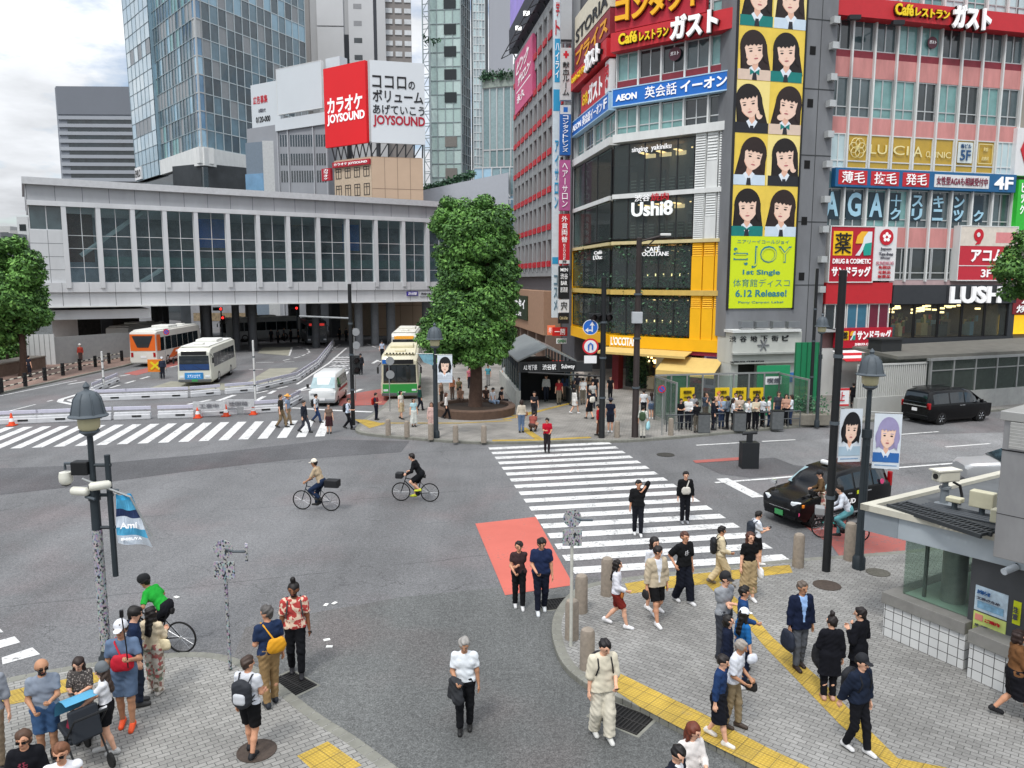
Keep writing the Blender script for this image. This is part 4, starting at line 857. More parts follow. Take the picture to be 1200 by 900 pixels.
FB2=Face((FB.p.x,FB.p.y+1.5),(1,.05));b2,b3=FB2.uv(647.5,200)[0],FB2.uv(656,200)[0]
bz2=lambda v:FB2.uv(652,v)[1];SKYB=M('#2f9ac8',.5,var=.05)
sign('tall white and sky blue blade sign with vertical lettering',FB2,b2,b3,bz2(372),bz2(-40),-.25,.25,M('#d3dde2',.5),[(None,0,1,.93,1,SKYB),(None,0,1,.6,.66,SKYB),(None,.15,.85,.68,.8,SKYB),('ハイライ',.25,.75,.69,.79,LETW,{'v':1}),('ト',.2,.8,.81,.85,LETR),('アイサロン',.25,.75,.32,.52,SKYB,{'v':1}),(None,0,1,.16,.18,SKYB),('コスメ',.25,.75,.02,.13,M('#5f7f90',.5,var=0),{'v':1}),('学',.25,.75,.862,.9,LETR)],name='blade_sign')
FQ=Face((0,95),(5.06,-30));QL=FQ.uv(668,250)[0];qs=lambda u,v=250:FQ.uv(u,v)[0]
qb=thing('side_street_building','grey block with narrow windows and red window boxes along the side street','building',FQ.pt(15,0,-5));QG=M('#8d8f90',.75,var=.15,scale=.8,streak=.3)
qa,qbb=qs(602,250),QL
ztop=FQ.uv(632,26)[1];m=MB();m.fbox(FQ,qa,qbb,0,ztop,-9,-.5);mk('wall',m,M('#5c5c60',.8),qb,True)
nr=7;zq0=8.6;rh=(ztop-zq0)/nr;nc=12;cw=(qbb-qa)/nc
m=MB()
for j in range(nr+1):m.fbox(FQ,qa,qbb,zq0+rh*j-.45,zq0+rh*j+.45,-.6,-.05)
mk('spandrel_band',m,QG,qb,True)
for i in range(nc+1):box_part('pier',qb,FQ,qa+cw*i-.35,qa+cw*i+.35,zq0,ztop,-.6,-.002,QG)
r=rnd(77);REDB=M('#b5202c',.5,var=.1)
for j in range(nr):
 for i in range(nc):
  a,b=qa+cw*i+.4,qa+cw*(i+1)-.4;w=window(qb,FQ,a,b,zq0+rh*j+.45,zq0+rh*(j+1)-.45,M('#6f3438',.5)if j<6 else W_ALU,r.choice([G_MID,G_DARK,G_MID,M('#8d6a6c',.3)]),-.3,1,(),.12,.14)
  mk('window_box',MB().fbox(FQ,a+.02,b-.02,zq0+rh*j+.45,zq0+rh*j+1.0,-.28,.1),REDB,w,True)
sign('pink hoarding with white script on the side street block',FQ,qs(605.5,110),qs(626,110),zq0+rh*5.2,ztop-.3,-.2,.2,M('#c8577f',.55,var=.1),[('ピンク',.15,.8,.68,.9,LETW,{'shear':.2}),('サロン',.2,.9,.45,.62,LETW,{'shear':.2}),(None,.1,.9,.36,.38,LETW),('永久',.15,.6,.14,.3,LETW)])
ds=thing('screen_billboard','dark framed video billboard with lilac screen on the side street roof','billboard',FQ.pt(qs(625),ztop,0));z0=ztop+1.2;a,b=qs(601.5,30),qs(652,30)
m=MB();m.fbox(FQ,a,b,z0,z0+2.6,-1,.5);mk('frame',m,M('#2c2c36',.5),ds,True);mk('screen',MB().fbox(FQ,a+.5,b-.5,z0+2.6,z0+8,-1,.45),M('#7f6fae',.4,var=.3,scale=.4,emit=.35),ds,True);m=MB()
for i in range(9):
 s=a+(b-a)*i/8;m.tube([FQ.pt(s,ztop,-.6),FQ.pt(s,z0+.3,.1)],.08,5)
 m.tube([FQ.pt(s,z0,.3),FQ.pt(s,z0-.6,1.4)],.05,5)
m.tube([FQ.pt(a,z0-.6,1.4),FQ.pt(b,z0-.6,1.4)],.06,5);mk('support',m,DARKF,ds,True)
m=MB()
for i in range(3):m.box(FQ.pt(a+(b-a)*(.4+.2*i),z0+.05,1.0),(.6,.6,.25))
mk('floodlight',m,M('#f4f4f0',.4,var=0,emit=1.5),ds,True)
FV=Face((FQ.p.x-FQ.d.y*0,FQ.p.y),(5.06,-30));ks=lambda u,v=370:FQ.uv(u,v)[0]
bs2=thing('tiled_shop','brown tiled shop front below the grey block with open ground floor','shop',FQ.pt(ks(628),0,.6));a,b=ks(604),ks(652);kz=lambda v:FQ.uv(630,v)[1]
m=MB();m.fbox(FQ,a,b,kz(386),kz(340),-.4,1.2);mk('fascia',m,M('#a07f68',.75,var=.12,scale=3),bs2,True);m=MB()
for i in range(6):s=a+(b-a)*i/5;box_part('pier',bs2,FQ,s-.3,s+.3,0,kz(386),-.4,1.0,M('#7a675c',.8))
m=MB();m.fbox(FQ,a,b,0,kz(386),-.5,-.35,0);m.fbox(FQ,a+1,a+4,.5,kz(392),-.3,-.2,1);m.fbox(FQ,b-6,b-2.5,.3,kz(392),-.3,-.2,2);mk('shop_wall',m,[M('#57504e',.7,var=.4),M('#8790c8',.5,var=.3,emit=.5),M('#cfc8b8',.6,var=.4)],bs2,True)
sign('leafy green sign with white katakana on the brown shop fascia',FQ,ks(612.5,360),ks(632.5,360),FQ.uv(622,373)[1],FQ.uv(622,346)[1],1.2,1.35,M('#26331f',.8,var=.5,scale=6),[('シカタイ',.08,.92,.45,.85,LETW,{'bold':.06}),('CAFE',.3,.7,.14,.3,LETW)])
sign('round red restaurant sign over the side street',FB2,FB2.uv(649,388)[0]-.2,FB2.uv(661,388)[0]+.2,bz2(393),bz2(383),.5,.7,M('#c8201c',.5),[('一蘭',.15,.85,.15,.85,LETW)]);sign('orange lit sign beside the round red sign',FB2,FB2.uv(641,387)[0],FB2.uv(650,387)[0],bz2(392),bz2(381),.2,.4,M('#d8704a',.5,emit=.2),[('寿司',.15,.85,.2,.8,LETW)])
sign('green and white small shop board over the side street',FB2,FB2.uv(651,398)[0],FB2.uv(663,398)[0],bz2(402),bz2(396),.5,.6,WHITE,[('OPEN',.1,.9,.2,.8,M('#2a7a3a',.5,var=0))])
for i,(u0,u1,y,h,c,lab)in enumerate(((560,606,118,24,'#9a948c','pale block closing the view down the side street'),(596,626,135,34,'#77736f','tall grey block far down the side street'))):
 p=AT(u0,400,y);q=AT(u1,400,y);Fx=Face((p.x,p.y),(q.x-p.x,.01));w=(q-p).length;t=thing('far_building',lab,'building',Fx.pt(w/2,0,-3));box_part('wall',t,Fx,0,w,0,h,-8,0,M(c,.8,var=.15));
 for j in range(6):box_part('window_band',t,Fx,.4,w-.4,4+j*h/7.5,5.4+j*h/7.5,-.2,.03,G_DARK)
pL,pR=AT(37,300,72),None
FW=Face((pL.x,72),(1.59,1.0));ws=lambda u,v=300:FW.uv(u,v)[0];wz=lambda v,u=280:FW.uv(u,v)[1]
wk=thing('station_walkway','long white glazed pedestrian bridge of the station spanning the road','bridge',FW.pt(12,0,-5))
WL=ws(575);z_ru,z_fu,z_gt,z_gb,z_bb,z_so=wz(222.5),wz(240),wz(250),wz(331),wz(341),wz(357)
PANW=M('#c9cbcd',.5,0,.11,.5,streak=.3);PANG=M('#a0a2a5',.5,0,.16,.4,streak=.3)
DEP=13
box_part('roof',wk,FW,-.3,WL+.3,z_fu+.9,z_ru,-DEP,.5,M('#c2c4c6',.6,var=.1));box_part('roof_fascia',wk,FW,-.1,WL,z_gt+.35,z_fu+.9,-DEP,.1,PANG);box_part('upper_rail',wk,FW,-.05,WL,z_gt-.1,z_gt+.35,-DEP,.45,PANW)
box_part('lower_rail',wk,FW,-.05,WL,z_bb,z_gb,-.6,.3,PANW);box_part('deck_band',wk,FW,-.05,WL,z_so+.12,z_bb,-DEP,.1,PANW);box_part('soffit',wk,FW,-.05,WL,z_so,z_so+.12,-DEP,.35,W_WHITE)
m=MB()
k=22
for i in range(k+1):s=WL*i/k;m.fbox(FW,s-.02,s+.02,z_so+.14,z_bb,.1,.106);m.fbox(FW,s-.02,s+.02,z_gt+.37,z_fu+.88,.1,.106);m.fbox(FW,s-.015,s+.015,z_bb,z_gb,.3,.304)
mk('panel_joint',m,M('#55585c',.8),wk,True)
us=[78,118,158,195,231,268,303,338,373,407,440,472,500,530,562,594];ss=[ws(u)for u in us]
WGL=glass('#e4eff0',.88)
for i,s in enumerate(ss):box_part('column_fin',wk,FW,s-.2,s+.2,z_gb-.5,z_gt,-.5,.42,PANW)
prev=ws(40)
box_part('left_panel',wk,FW,-.02,ss[0],z_gb,z_gt-2.3,-.6,.02,PANW)
m=MB();mm=(ss[0])/2
for q in range(1,4):z=z_gb+(z_gt-2.3-z_gb)*q/4;m.fbox(FW,0,ss[0],z-.02,z+.02,.02,.028)
m.fbox(FW,mm-.02,mm+.02,z_gb,z_gt-2.3,.02,.026);mk('panel_joint',m,M('#6a6d70',.8),wk,True)
window(wk,FW,0,ss[0],z_gt-2.3,z_gt,PANW,G_MID,-.1,2,(),.08,.12)
for i in range(len(ss)-1):
 if ss[i]>WL-.5:break
 window(wk,FW,ss[i]+.19,min(ss[i+1]-.19,WL),z_gb,z_gt,PANW,WGL,-.1,2,(.2,.45,.62),.055,.12)
dk=M('#3c4044',.7,var=.3);m=MB();m.fbox(FW,.2,WL,z_gb-1.2,z_gb-.9,-DEP,-.7);mk('deck_floor',m,M('#62656a',.6),wk,True)
m=MB();m.fbox(FW,.2,WL,z_gt+.1,z_gt+.3,-DEP+.3,-.7);mk('ceiling',m,M('#4b4f55',.7,var=.4),wk,True)
m=MB();m.fbox(FW,.2,WL,z_gb-.9,z_gt,-DEP-.1,-DEP+.1);mk('back_wall',m,M('#7d8590',.5,var=.7,scale=.45),wk,True)
m=MB()
for i in range(24):s=1.5+i*(WL-3)/24;m.fbox(FW,s,s+.9,z_gt-.02,z_gt+.06,-5.2,-5.0)
mk('fill_light_strip',m,M('#fff4dc',.5,var=0,emit=3.0),wk,True)  # added glowing row that lightens the walkway interior
m=MB();m.fbox(FW,ss[1],WL,z_gb+1.65,z_gb+2.6,-4.2,-4.0);mk('glass_balustrade',m,M('#7f9a9a',.15,var=.15),wk,True)
m=MB()
def beam(a,b,w=.22):m.tube([FW.pt(*a),FW.pt(*b)],w,6)
beam((ss[1]-1.6,z_gb+2.6,-1.0),(ss[3]-1.8,z_gt-.2,-1.0));beam((ss[2]+.5,z_gb,-1.1),(ss[3]-.4,z_gb+1.3,-1.1));mk('stair_brace',m,PANW,wk,True)
for a,b,c in((ss[4]+.3,ss[5]+.5,'#1e5fb0'),(ss[9]+.4,ss[9]+2.4,'#2a64a8')):box_part('hanging_banner',wk,FW,a,b,wz(290),wz(256),-2.5,-2.45,M(c,.6,var=.3,scale=1.2))
box_part('hanging_banner',wk,FW,ss[0]+.3,ss[1]-.3,z_gb+2,z_gt-.5,-3,-2.95,M('#5b3e3c',.6,var=.5,scale=.8))
sign('small violet station sign with white name board on the walkway edge',FW,ws(476,344),ws(489,344),wz(346.5,482),wz(341.5,482),.1,.2,M('#3f2f9a',.5,var=0),[('渋谷駅',.1,.9,.15,.85,LETW)]);sign('white line name board next to the violet sign on the walkway',FW,ws(491,344),ws(516,344),wz(347,500),wz(341.5,500),.1,.2,M('#c8cbd0',.5),[('Shibuya Station',.06,.94,.25,.75,LETK)])
box_part('lower_girder',wk,FW,ws(48,370),ws(177,368),wz(374,115),wz(363,115),-DEP+1,-.4,PANW);
m=MB()
m.fbox(FW,ws(60,380),ws(97,385),0,z_so,-9,-8.4);mk('abutment',m,M('#c0c1bf',.7,var=.2,scale=.6),wk,True)
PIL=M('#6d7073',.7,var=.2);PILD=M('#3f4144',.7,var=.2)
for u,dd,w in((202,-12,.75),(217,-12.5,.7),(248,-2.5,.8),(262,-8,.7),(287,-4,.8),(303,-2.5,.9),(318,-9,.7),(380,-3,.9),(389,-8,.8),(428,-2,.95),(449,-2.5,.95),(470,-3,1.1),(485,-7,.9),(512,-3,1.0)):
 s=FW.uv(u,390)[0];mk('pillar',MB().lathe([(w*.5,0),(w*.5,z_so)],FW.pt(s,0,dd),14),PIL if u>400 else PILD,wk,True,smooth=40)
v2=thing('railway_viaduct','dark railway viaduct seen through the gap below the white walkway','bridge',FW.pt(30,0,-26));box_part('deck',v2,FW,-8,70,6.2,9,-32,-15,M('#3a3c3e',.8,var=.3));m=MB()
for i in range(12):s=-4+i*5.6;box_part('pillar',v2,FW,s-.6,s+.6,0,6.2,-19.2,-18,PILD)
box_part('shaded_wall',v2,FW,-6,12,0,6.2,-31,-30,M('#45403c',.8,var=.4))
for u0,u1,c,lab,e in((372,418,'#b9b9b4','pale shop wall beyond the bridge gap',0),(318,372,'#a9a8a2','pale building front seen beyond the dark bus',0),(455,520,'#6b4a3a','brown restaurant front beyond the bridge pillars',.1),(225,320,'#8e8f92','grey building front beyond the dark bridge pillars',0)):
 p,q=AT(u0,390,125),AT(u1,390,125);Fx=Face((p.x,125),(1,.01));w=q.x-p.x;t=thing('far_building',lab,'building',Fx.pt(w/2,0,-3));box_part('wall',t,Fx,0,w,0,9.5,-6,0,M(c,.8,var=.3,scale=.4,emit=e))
 for j in range(3):box_part('window_band',t,Fx,.4,w-.4,1.2+j*2.6,2.5+j*2.6,-.2,.05,G_DARK if j else M('#8a7a62',.4,var=.5))
p,q=AT(415,395,123),AT(445,395,123);Fx=Face((p.x,123),(1,.01));sign('red lit shop sign with white lamps beyond the bridge pillars',Fx,0,q.x-p.x,2.8,5.2,-.3,0,M('#c41c1c',.5,emit=.25),[(None,.1,.9,.55,.85,M('#d9cfc6',.5,var=.3,scale=6)),(None,.1,.3,.1,.35,LAMPW),(None,.4,.6,.1,.35,LAMPW),(None,.7,.9,.1,.35,LAMPW)])
p,q=AT(448,395,122),AT(472,395,122);Fx=Face((p.x,122),(1,.01));sign('small yellow board hanging beyond the bridge pillars',Fx,(q.x-p.x)*.6,q.x-p.x,.9,3.0,-.3,0,M('#e0a41a',.5,emit=.1),[(None,.25,.75,.3,.7,LETK)])
def block(label,uL,uC,uR,Y,dL,dR,zt,name='tower',zb=0):
 """two upright faces meeting at the corner uC; dL and dR are the plan directions of the left and right face (pointing away from the corner)"""
 C=AT(uC,300,Y);
 L=Face((0,0),(1,0));L.d=-Vector((dL[0],dL[1],0)).normalized();L.n=Vector((L.d.y,-L.d.x,0));
 L.p=Vector((C.x,C.y,0));aL=-L.uv(uL,300)[0];L.p=L.p-L.d*aL
 Rf=Face((C.x,C.y),dR);aR=Rf.uv(uR,300)[0]
 t=thing(name,label,'tower' if name=='tower' else 'building',(C.x,C.y,zb));A=L.pt(0,0);B=Rf.pt(aR,0);
 back=A+(B-Vector((C.x,C.y,0)))
 m=MB();ins=.12
 m.prism([(p.x,p.y)for p in(L.pt(ins,0,-ins),L.pt(aL-ins,0,-ins),Rf.pt(aR-ins,0,-ins),back)],zb,zt-.1)
 return t,L,aL,Rf,aR,m
def curtain(t,F,s0,s1,z0,z1,nx,nz,mats,seed,mull=None,w=.12,gap=.0,rowmats=None,name='curtain_wall'):
 r=rnd(seed);m=MB()
 for j in range(nz):
  for i in range(nx):
   a,b=s0+(s1-s0)*i/nx,s0+(s1-s0)*(i+1)/nx;c,d=z0+(z1-z0)*j/nz,z0+(z1-z0)*(j+1)/nz
   k=(rowmats(i,j,r)if rowmats else r.randrange(len(mats)))
   e=r.uniform(-.0,.03)
   m.add([F.pt(a,c,e),F.pt(b,c,r.uniform(0,.03)),F.pt(b,d,e),F.pt(a,d,r.uniform(0,.03))],[(0,1,2,3)],k)
 mk(name,m,mats,t,True)
 if mull:
  m=MB()
  for i in range(nx+1):a=s0+(s1-s0)*i/nx;m.fbox(F,a-w/2,a+w/2,z0,z1,-.05,.14)
  for j in range(nz+1):c=z0+(z1-z0)*j/nz;m.fbox(F,s0,s1,c-w/2,c+w/2,-.05,.12)
  mk('mullion_grid',m,mull,t,True)
zat=lambda v,Y,u=300:AT(u,v,Y).z
t,L,aL,Rf,aR,m=block('flat grey office tower with dark window bands and a blank top far left',78.5,80.5,178,230,(-.9,1),(1,.03),zat(101,230));mk('wall',m,M('#7b8088',.7,var=.05,scale=.1),t,True)
zz1=zat(101,230);zb_=zat(134,230);box_part('crown',t,Rf,0,aR,zb_,zz1,-.2,.1,M('#6f747c',.6,var=.05,scale=.1));st_=(zat(142.5,230)-zat(206,230))/7
for j in range(12):
 z=zat(142.5,230)-st_*j;box_part('window_band',t,Rf,2.5,aR,z-.6,z+.6,-.1,.03,G_DARK);box_part('spandrel_band',t,Rf,0,aR,z+.6,z-.6+st_,-.1,.25,M('#9a9fa6',.6,var=.05,scale=.1))
Y=135;zt=75;t,L,aL,Rf,aR,m=block('huge blue glass office tower with a slanted left facet',173,243,366,Y,(-.887,1),(.5,1),zt);mk('core',m,G_DARK,t,True)
zb_=zat(172,Y);zw=zat(191,Y)
GT=[G_TEAL,M('#587684',.06,0,.3,.5,spec=.9),M('#3d525c',.05,0,.4,.5,spec=.9),M('#8f9294',.4,var=.1),M('#7fa3b5',.05,0,.2,.3,spec=.9),M('#30414a',.05,0,.4,.5,spec=.9)]
def rm(i,j,r):
 x=r.random();return 3 if((j%4==3 and r.random()<.35)or x<.04)else(2 if x<.3 else 1 if x<.6 else 5 if x<.78 else 0 if x<.9 else 4)
curtain(t,L,0,aL-1.2,zb_,zt,20,15,GT,1,M('#93a3a8',.4,.4),.12,rowmats=rm)
def rm2(i,j,r):
 x=r.random();b=1 if j>7 else 0
 return 3 if x<.13 else(5 if x<.5-.35*b else 2 if x<.75-.45*b else 4 if b and x<.85 else 1)
curtain(t,Rf,1.2,aR,zb_,zt,14,15,GT,2,M('#b9c3c6',.4,.4),.14,rowmats=rm2)
m=MB();curtain(t,L,aL-1.2,aL,zb_,zt,1,15,[G_SKY,G_BLUE,M('#b0b3b3',.5)],3,W_ALU,.2);curtain(t,Rf,0,1.2,zb_,zt,1,15,[G_SKY,G_BLUE,M('#b0b3b3',.5)],3,W_ALU,.2)
box_part('white_band',t,L,-2,aL+.1,zw,zb_,-2,.5,W_WHITE);box_part('white_band',t,Rf,0,aR,zw-.4,zb_-.1,-2,.5,W_WHITE)
F3=Face(tuple((L.p+L.n*.7).xy),L.d);q00,q10,q01,q11=F3.uv(160,203),F3.uv(186,193),F3.uv(143,0),F3.uv(172,0)
def ext(p,q):k=(zt-p[1])/(q[1]-p[1]);return(p[0]+(q[0]-p[0])*k,zt)
q01,q11=ext(q00,q01),ext(q10,q11);q00=(q00[0],zw);q10=(q10[0],zw)
def fq(i,j,d=0.0):
 a=q00[0]+(q10[0]-q00[0])*i;b=q01[0]+(q11[0]-q01[0])*i;return F3.pt(a+(b-a)*j,zw+(zt-zw)*j,d)
r=rnd(6);m=MB();g=MB();nx,nz=6,17
LG_=[M('#a9bcc6',.06,0,.12,.3,spec=.9),M('#bccad0',.06,0,.1,.3,spec=.9),M('#8ba6b4',.05,0,.2,.3,spec=.9),M('#85898c',.4)]  # pale panel colours carry the sky reflection of the slanted facet
for j in range(nz):
 for i in range(nx):
  k=3 if(j in(3,8,14)and r.random()<.5)else 2 if j<2 else r.randrange(2);e=[r.uniform(0,.04)for _ in range(4)]
  m.add([fq(i/nx,j/nz,e[0]),fq((i+1)/nx,j/nz,e[1]),fq((i+1)/nx,(j+1)/nz,e[2]),fq(i/nx,(j+1)/nz,e[3])],[(0,1,2,3)],k)
  g.tube([fq(i/nx,j/nz,.05),fq(i/nx,(j+1)/nz,.05)],.06,4);g.tube([fq(i/nx,j/nz,.05),fq((i+1)/nx,j/nz,.05)],.06,4)
mk('slanted_facet',m,LG_,t,True);mk('mullion_grid',g,M('#8d9aa0',.4,.3),t,True)
m=MB();m.hexa([fq(0,0,-.1),fq(1,0,-.1),fq(1,0,-14),fq(0,0,-14),fq(0,1,-.1),fq(1,1,-.1),fq(1,1,-14),fq(0,1,-14)]);mk('core',m,LG_[2],t,True);a3=aL*.3
mk('podium_wall',MB().fbox(L,0,aL-.5,0,zw,-8,-1).fbox(Rf,.5,aR,0,zw,-8,-1),M('#34383b',.4,var=.4,scale=.4),t,True)
for i in range(5):box_part('podium_pier',t,L,aL*i/5,aL*i/5+1.2,0,zw,-1.2,-.2,W_ALU)
sign('small white sign with dark letters at the foot of the glass tower',F3,q00[0],q00[0]+4,zw+.2,zw+2.6,0,.3,WHITE,[('EVLO',.1,.9,.2,.8,LETK)])
Y=190;t,L,aL,Rf,aR,m=block('white panelled hotel tower with dark slots and a grey punched wing',352,372,452,Y,(-1,.6),(1,.05),90);mk('wall',m,M('#a8a9aa',.7,var=.05,scale=.1),t,True)
box_part('grey_side',t,L,0,aL,0,90,-.3,.1,M('#8c8a88',.7,var=.08,scale=.2));hs=lambda u:Rf.uv(u,40)[0]
for u0,u1,z0,z1,c in((372,403,zat(30,Y),90,'#c3c4c5'),(372,403,0,zat(31.5,Y),'#bfc0c1'),(409,438,0,90,'#c2c3c4'),(442,452,0,90,'#bcbdbe')):box_part('white_panel',t,Rf,hs(u0),hs(u1),z0,z1,-.3,.3,M(c,.6,var=.06,scale=.12))
box_part('dark_slot',t,Rf,hs(403.5),hs(408.5),0,zat(40,Y),-.3,.12,M('#2c2f33',.3));box_part('dark_slot',t,Rf,hs(438.2),hs(441.8),0,90,-.3,.12,M('#3a3d42',.3))
for v in(6,26,46,66):box_part('small_window',t,Rf,hs(415),hs(424.5),zat(v+4,Y),zat(v-2,Y),.2,.33,G_DARK if v>40 else M('#8f9092',.6))
t,L,aL,Rf,aR,m=block('brown grey hotel wing dotted with small square windows',451,452,487,192,(-.2,1),(1,.1),100);mk('wall',m,M('#85807d',.75,var=.08,scale=.2),t,True);m=MB()
for j in range(24):
 for i in range(3):
  s=aR*(.16+.3*i);z=98-j*2.45;m.fbox(Rf,s,s+1.6,z-.55,z+.55,-.1,.06)
o=mk('window_grid',m,M('#c9ccce',.4,var=.2,scale=.6),t,True);o['kind']='stuff'
Y=118;t,L,aL,Rf,aR,m=block('grey office block with slit windows under blank white roof hoardings',296,388,400,Y,(-1.0,.62),(.5,1),zat(137,Y),'office_building');mk('wall',m,M('#8b9095',.7,var=.08,scale=.3),t,True);s_=lambda u:L.uv(u,180)[0]
box_part('facade',t,L,0,aL,0,zat(137,Y),-.3,.05,M('#8e9196',.7,var=.08,scale=.3));r=rnd(2)
for v in(165,187,207):
 for u in list(range(329,338,3))+list(range(341,366,3))+list(range(371,382,3)):
  s=s_(u);z0=L.uv(u,v+7)[1];box_part('slit_window',t,L,s,s+.34,z0,z0+1.75,0,.07,G_DARK)
m=MB()
for u in(327,339,368.5,384):s=s_(u);m.fbox(L,s-.12,s+.12,0,zat(137,Y),.05,.25)
mk('pilaster',m,M('#a3a6aa',.7),t,True)
HB=M('#c6ccd0',.6,var=.03,scale=.2)
sign('big blank white hoarding on the roof of the grey office block',L,s_(331),aL-.3,L.uv(355,131)[1],L.uv(355,77)[1],.1,.6,HB,[],'roof_hoarding','billboard',frame=W_WHITE);sign('low blank white parapet board below the big hoarding',L,s_(326),aL,L.uv(355,150)[1],L.uv(355,136)[1],.1,.4,HB,[],'roof_hoarding','billboard')
m=MB();m.fbox(L,aL-.3,aL+2.5,L.uv(380,140)[1],L.uv(380,68)[1],-2,-.4);mk('hoarding_side',m,HB,t,True)
sign('white hoarding with red characters beside the blank one',L,s_(297),s_(330.5),L.uv(315,155)[1],L.uv(315,96)[1],-.6,.0,HB,[('広告募集',.08,.58,.6,.76,LETR),('お問合せ',.25,.5,.42,.5,DGR),('0120-000',.15,.65,.22,.34,LETK)],'roof_hoarding','billboard')
t,L,aL,Rf,aR,m=block('low grey block with a pale strip left of the slit windowed office',292,313,326,124,(-1,.4),(1,.1),zat(165,124),'office_building');mk('wall',m,M('#6f7c88',.6,var=.1),t,True);box_part('pale_strip',t,Rf,0,aR,0,zat(165,124),-.2,.1,M('#b9bcbc',.7));box_part('window_band',t,L,0,aL,zat(225,124),zat(203,124),-.1,.05,G_BLUE)
Y=108;t,L,aL,Rf,aR,m=block('beige tiled block with a red sign strip under the karaoke billboard',395,438,497,Y,(-.75,.5),(1,.25),zat(182,Y),'office_building');mk('wall',m,M('#a89582',.75,var=.08,scale=.3),t,True)
box_part('tile_front',t,Rf,0,aR,0,zat(184,Y),-.3,.1,M('#b79f88',.75,var=.06,scale=.3));m=MB()
for i in range(1,4):m.fbox(Rf,aR*i/4-.03,aR*i/4+.03,0,zat(184,Y),.1,.115)
for j in range(7):m.fbox(Rf,0,aR,j*3.2+1,j*3.2+1.06,.1,.118)
mk('tile_joint',m,M('#7f6d5d',.8),t,True);k=4
box_part('frame_front',t,L,0,aL,0,zat(184,Y),-.3,.05,M('#b8a690',.7))
for v0,v1 in((194,206),(214,228),(236,250)):
 for i in range(k):a=aL*(i+.18)/k;window(t,L,a,a+aL*.6/k,zat(v1,Y),zat(v0,Y),DARKF,G_DARK,.1,2,(.7,),.08,.12)
sign('narrow red sign strip with white letters over the beige block windows',L,0,aL-.05,zat(192.5,Y),zat(186,Y),.1,.4,M('#a81c2c',.5),[('カラオケ JOYSOUND',.05,.95,.2,.8,LETW)]);sign('upright red sign at the left edge of the beige block',L,-2.2,-.4,zat(207,Y),zat(192,Y),.0,.4,M('#a81c2c',.5),[('カラオケ',.25,.75,.05,.95,LETW,{'v':1})])
zb0,zb1=zat(168,Y,438),zat(72,Y,438)
sign('red billboard face with white karaoke lettering on the rooftop',L,-.8,aL,zb0,zb1,.3,.8,M('#d8141c',.5,var=.03,scale=.2),[('カラオケ',.08,.92,.42,.62,LETW,{'bold':.05}),('JOYSOUND',.07,.97,.27,.41,LETW,{'bold':.06})],'roof_billboard','billboard')
sign('white billboard face with black slogan and crimson karaoke name',Rf,.0,aR+.3,zb0,zb1,.3,.8,M('#ccd1d4',.6,var=.02,scale=.2),[('ココロ',.04,.66,.67,.82,LETK,{'bold':.02}),('の',.70,.82,.67,.77,LETK),('ボリューム',.04,.97,.50,.65,LETK,{'bold':.03}),('あげていこう',.04,.99,.35,.47,LETK,{'bold':.02}),('JOYSOUND',.04,1.0,.19,.34,M('#a5142c',.5,var=0),{'bold':.05})],'roof_billboard','billboard')
m=MB()
for F_,a in((L,aL),(Rf,aR)):
 for i in range(7):
  s=a*i/6;m.tube([F_.pt(s,zat(183,Y),-.2),F_.pt(s,zb0+.2,.4)],.1,4)
  if i<6:m.tube([F_.pt(s,zat(183,Y),-.2),F_.pt(a*(i+1)/6,zb0+.2,.4)],.07,4)
tag(mk('billboard_scaffold',m,M('#4a4d50',.6,.4)),'dark steel lattice carrying the karaoke billboard on the roof','scaffold')
Y=140;t,L,aL,Rf,aR,m=block('pale green glass tower with a lattice stair and dark balcony slots',506,542,552,Y,(-1,.1),(.35,1),80);mk('wall',m,M('#9aa6a6',.6,var=.06),t,True)
curtain(t,L,0,aL,0,80,4,34,[M('#a9bfba',.2,var=.1),M('#b7cac6',.2,var=.1),M('#9eb3b0',.2,var=.1)],7,M('#8c989a',.4),.12);u_=lambda u:L.uv(u,100)[0]
for v in(4,34,60,87,114,166,203):box_part('balcony_slot',t,L,u_(521),u_(535),zat(v+6,Y),zat(v-6,Y),-.3,.17,M('#20282a',.4)if v<150 else M('#76736e',.5))
curtain(t,Rf,0,aR,0,80,5,48,[G_MID,G_DARK,M('#7f9296',.1)],8,M('#a8b0b2',.4),.12)
ls_=thing('stair_lattice','steel lattice stair frame up the side of the pale green tower','stair',AT(505,330,139));m=MB();P=[AT(499,300,139),AT(507,300,138.5),AT(507,300,141),AT(499,300,141.5)]
for p in P:m.tube([(p.x,p.y,0),(p.x,p.y,78)],.12,5)
for j in range(38):
 z=j*2.05
 for a,b in zip(P,P[1:]+P[:1]):m.tube([(a.x,a.y,z),(b.x,b.y,z)],.07,4)
 m.tube([(P[j%2].x,P[j%2].y,z),(P[1-j%2].x,P[1-j%2].y,z+2.05)],.06,4)
mk('lattice',m,M('#9ba6a8',.5,.5),ls_,True);m=MB();r=rnd(3);q=AT(504,45,138.7);leaves(m,[(q.x+r.uniform(-1,1.5),q.y,q.z+r.uniform(-1,.5))for _ in range(8)],r,10,.3);tag(mk('balcony_plants',m,GREENS),'dark clump of plants on the lattice stair high up','plants')
t,L,aL,Rf,aR,m=block('bright gridded glass corner slab right of the pale green tower',553,556,573,139,(-.2,1),(1,.1),80);mk('core',m,G_DARK,t,True);curtain(t,Rf,0,aR*.78,0,80,4,60,[M('#aebabd',.15,var=.1),M('#9eabb0',.15,var=.1),G_PALE],4,M('#c3c9ca',.4),.14);box_part('dark_edge',t,Rf,aR*.8,aR,0,80,-.2,.1,M('#4c5256',.4))
